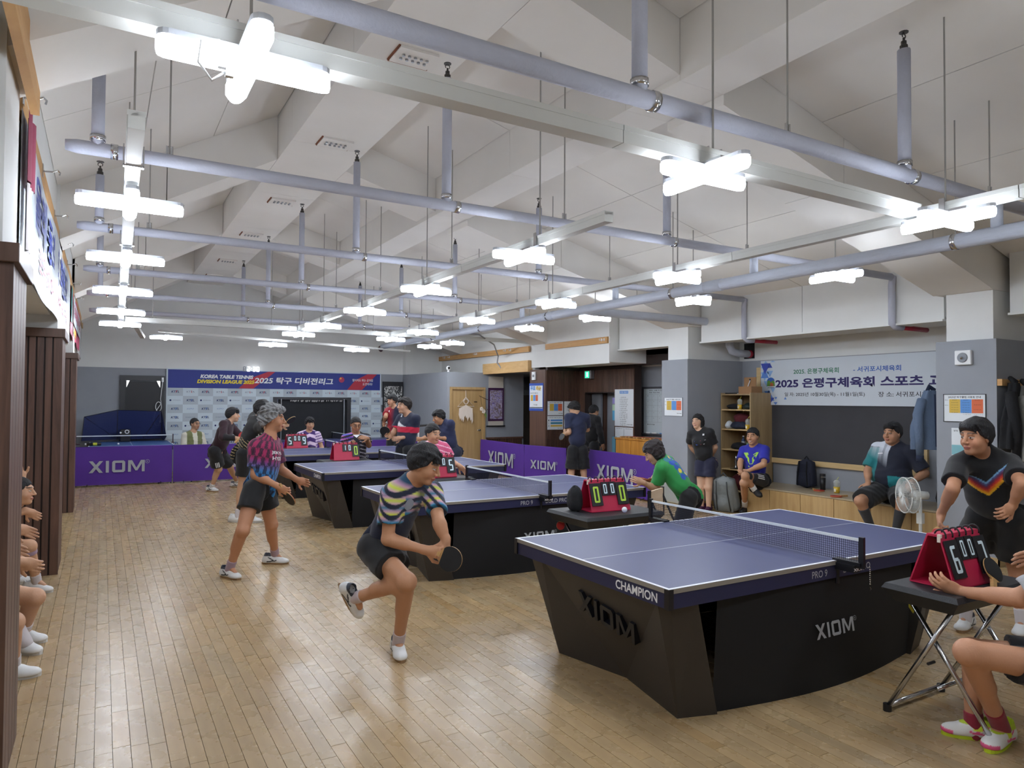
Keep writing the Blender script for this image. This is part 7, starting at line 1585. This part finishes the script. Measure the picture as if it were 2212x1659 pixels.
# ---- 17 heavy seated
def fn17(V, l, J):
    lat, fw, hg = l.T; c = np.tile(L3('171c2e'), (len(V), 1)); tq = L3('1d7478'); m = (lat > .13) & (hg < .9); c[m] = tq; g = hg-.9*(lat-.0); w = (lat > .0) & (fw > -.02) & (g < .98) & (g > .48); k = np.clip((g-.48)/.42, 0, 1)*np.where(np.sin(70*lat) > -.3, 1, .6)
    c[w] = c[w]*(1-k[w][:, None])+L3('cfd6e2')*k[w][:, None]; m = (lat > .09) & (hg > .92); c[m] = L3('cfd6e2'); m = (lat < -.04) & (hg < .33) & (fw > -.05); c[m] = L3('1d8086'); m = hg < -.02; c[m] = L3('b9cbe0'); return c
A17 = dict(label='heavily built person in a navy, teal and white shirt, seated on the bench', H=1.8, d=8.95, res=.01, seated=1, bulk=1.28, belly=1.55, jowl=1.22, hs=1.08, pel=(1924, 1060), neck=(1932, 960, .02), head=(1928, 937, -.03), az=-25, face=(-36, 0), skin='b5876a', eye=.0036, RA=[(1875, 1017, 'm', -1), (1875, 1045, -.25), (1869, 1058, -.05)], LA=[(1998, 1022, 'm', -1), (1966, 1044, -.2), (1958, 1062, -.06)],
    RL=[(1858, 1082, -.36), (1882, 1139, .05), (1872, 1163, -.12)], LL=[(1949, 1086, -.38), (1936, 1142, .06), (1930, 1166, -.12)], hand={'R': dict(curl=.3, n=(180, -50)), 'L': dict(curl=.3, n=(180, -50))}, hair=dict(t=.014, line=-.008, amp=.002, style='messy'), shirt=dict(fn=fn17, sleeve=.85, hem=-.1, prints=[([[(-.5, -.35), (.5, -.35), (.5, .35), (-.5, .35)]], -.1, .78, .07, .014, 'white', 8, 0)]), shorts=dict(col='15161a', len=.88, flare=.1), socks=('37383c', .72), shoe='black')
person(A17)
# ---- 18 black shirt with sunset chevron
def fn18(V, l, J):
    lat, fw, hg = l.T; c = np.tile(L3('101115'), (len(V), 1)); z = np.abs(np.sin(220*lat))*.006; x = lat+.075; v = hg-(.5+np.where(x > 0, .95*x, -1.9*x)*1.)+z; v = np.where(x > 0, hg-(.47+1.05*x), hg-(.47-2.1*x))+z
    m = (fw > -.02) & (v > 0) & (v < .2) & (lat > -.17); bands = ['f0b81e', 'f0a01c', 'e06a1c', 'c5302a', '8f2030', '5c2a4a', '4a4a78', '6f9cc0']; k = np.clip((v/.2*8).astype(int), 0, 7); cc = np.array([lin(b) for b in bands])[k]; c[m] = cc[m]; return c
A18 = dict(label='person in a black shirt with a sunset coloured chevron, holding a red paddle', H=1.72, d=5.2, res=.009, bulk=1.08, pel=(2153, 1118), neck=(2120, 974, -.1), head=(2108, 945, -.1), az=-33, haz=-15, face=(-38, -4), skin='ba8768', Rs=(2070, 1002, .02), Ls=(2180, 1000, -.02), RA=[(2058, 1056, 'm', -1), (2033, 1110, -.02), (2030, 1132, -.02)], LA=[(2208, 1046, 'm', -1), (2186, 1094, -.2), (2164, 1112, -.05)],
    RL=[(2098, 1190, 'm'), (2086, 1330, 'f', .1), (2070, 1352, -.1)], LL=[(2194, 1215, 'm'), (2207, 1340, 'f', .1), (2200, 1366, -.1)], hand={'R': dict(curl=1.1, n=(100, 0)), 'L': dict(curl=.95, n=(-100, -20))}, hair=dict(style='messy', t=.02, amp=.002, line=.0), shirt=dict(fn=fn18, sleeve=.72, hem=-.12), shorts=dict(col='0f1013', len=.78, flare=.115), shoe='white')
person(A18); hold('red paddle with pale handle above the nearest scoreboard', A18['J'], 'R', (2036, 1152), -.04, 'r', 'r', True, 1.0, (-10, 55), slide=.75)
# ---- 19 umpire cut by the right edge of the frame
A19 = dict(label='person cut by the right edge, neon trainer, hands on the nearest scoreboard', H=1.7, d=3.35, res=.009, seated=1, pel=(2330, 1445), neck=(2350, 1130, 0.), head=(2352, 1050, 0.), az=-60, face=(-60, -10), skin='c28f70', RA=[('w', 4.32, 1.5, 1.02), ('w', 4.2, 1.74, .93), ('w', 4.22, 1.83, .9)], LA=[(2200, 1292, 'm', -1), (2072, 1278, .42), (2028, 1257, .02)],
    LL=[(2092, 1408, -.02), (2160, 1566, 'f', .1), (2128, 1640, -.1)], RL=[('o', .1, .38, .0), ('o', .0, .0, -.4), ('o', .02, .14, -.05)], hand={'L': dict(curl=.75, n=(160, 10)), 'R': dict(curl=.6)}, hair=dict(t=.016), shirt=dict(col='a3a4a8', sleeve=.9, hem=-.06), shorts=dict(col='131419', len=.62), socks=('8e2438', .22), shoe='neon')
J19 = solve(A19)
person(A19); stool(A19['J'], 'wooden topped stool at the right frame edge')
# ---- the three spectators in the left alcove
M_strap = mat('watch_strap', '5a3420', .6)
def watch(root, J, hp, s, off, cloth): cloth('wrist_watch', [('t', J['Lw']-(J['Lw']-J['Le'])*.08, J['Lw']-(J['Lw']-J['Le'])*.2, .03*s, .03*s, .01)], .003, '4a2c1c', wr=0)
def strap(n, c): return lambda root, J, hp, s, off, cloth: cloth('knee_band', [('t', J[n+'k']+(J[n+'a']-J[n+'k'])*.08, J[n+'k']+(J[n+'a']-J[n+'k'])*.22, .054*s, .05*s, .01)], .006, c, wr=0)
A20 = dict(label='person resting a hand on the chin, seated in the left alcove with a knee strap', H=1.64, d=6.3, seated=1, pel=('x',), neck=0, head=0, az=0, face=(72, 0))
kz = az(76, 1256, .09); ex_ = Vector((-1.0, kz.y, .5))
def seat_spec(px_ankle, **k):
    a = az(*px_ankle, .09); p = Vector((-.98, a.y+.05, .52)); return a, p
def pix(p): d = npv(p)-CAM; f_ = d@CF; return (W/2+FP*(d@CR)/f_, H/2-FP*(d@CU)/f_), f_
def alcove(label, px_ankle, px_toe, px_knee, **k):
    a = az(*px_ankle, .09); px_p, d = pix((-1.02, a.y+.02, .5)); nk, dn = pix((-.86, a.y+.0, 1.0)); hd, dh = pix((-.74, a.y-.02, 1.16))
    sp = dict(label=label, seated=1, d=d, pel=px_p, neck=(*nk, dn-d), head=(*hd, dh-dn), az=100, face=(75, 0), skin='c69a7c', RL=[(*px_knee, 'm'), (*px_ankle, 'f', .1), (*px_toe, .02)], LL=[('o', -.12, .42, .0), ('o', .0, .04, -.4), ('o', -.0, .13, -.06)], RA=[('o', .0, .2, -.2), ('o', -.03, .24, -.02), ('o', 0, .08, -.04)], LA=[('o', -.05, .2, -.2), ('o', .03, .24, -.02), ('o', 0, .08, -.04)], shirt=dict(col='c9ccd2'), shorts=dict(col='c5c8cc', len=.6), shoe='plain', hair=dict(t=.012, line=-.008)); sp.update(k); return sp
A20 = alcove('person resting the chin on a hand, seated in the left alcove', (79, 1255), (133, 1270), (62, 1180), H=1.62, LA=[('o', -.02, .24, -.14), (58, 1095, 'w3'), (58, 1068, 0.)], extra=[strap('R', 'a58fa8')], hair=dict(style='tail', t=.01, amp=.001, line=-.01), beard=0)
a20 = az(79, 1255, .09); hx, hd_ = pix((-.62, a20.y, 1.2))
A20['head'] = (44, 1062, A20['head'][2]+.02); A20['LA'] = [('w', -.62, a20.y+.06, .78), ('w', -.6, a20.y+.05, 1.0), ('w', -.63, a20.y+.02, 1.09)]; A20['RA'] = [('o', .0, .2, -.2), (66, 1150, 'w4'), (70, 1165, 0.)]; A20['RA'] = [('w', -.75, a20.y-.1, .68), ('w', -.55, a20.y-.05, .72), ('w', -.47, a20.y-.02, .66)]; A20['extra'].append(watch)
person(A20)
A21 = alcove('person in the left alcove with bare knee, forearm and white shoes showing', (53, 1358), (88, 1375), (74, 1290), H=1.7, bulk=1.08)
a21 = az(53, 1358, .09); A21['RA'] = [('w', -.72, a21.y-.12, .66), ('w', -.5, a21.y-.03, .6), ('w', -.44, a21.y, .51)]; A21['hand'] = {'R': dict(curl=.6)}; A21['LL'] = [('o', -.1, .38, .0), (50, 1378, 'f', .1), (80, 1398, -.02)]
person(A21)
A22 = alcove('person seated nearest in the left alcove, only a white shoe showing', (28, 1432), (46, 1448), (26, 1345), H=1.7)
person(A22)
# ================================================================ end
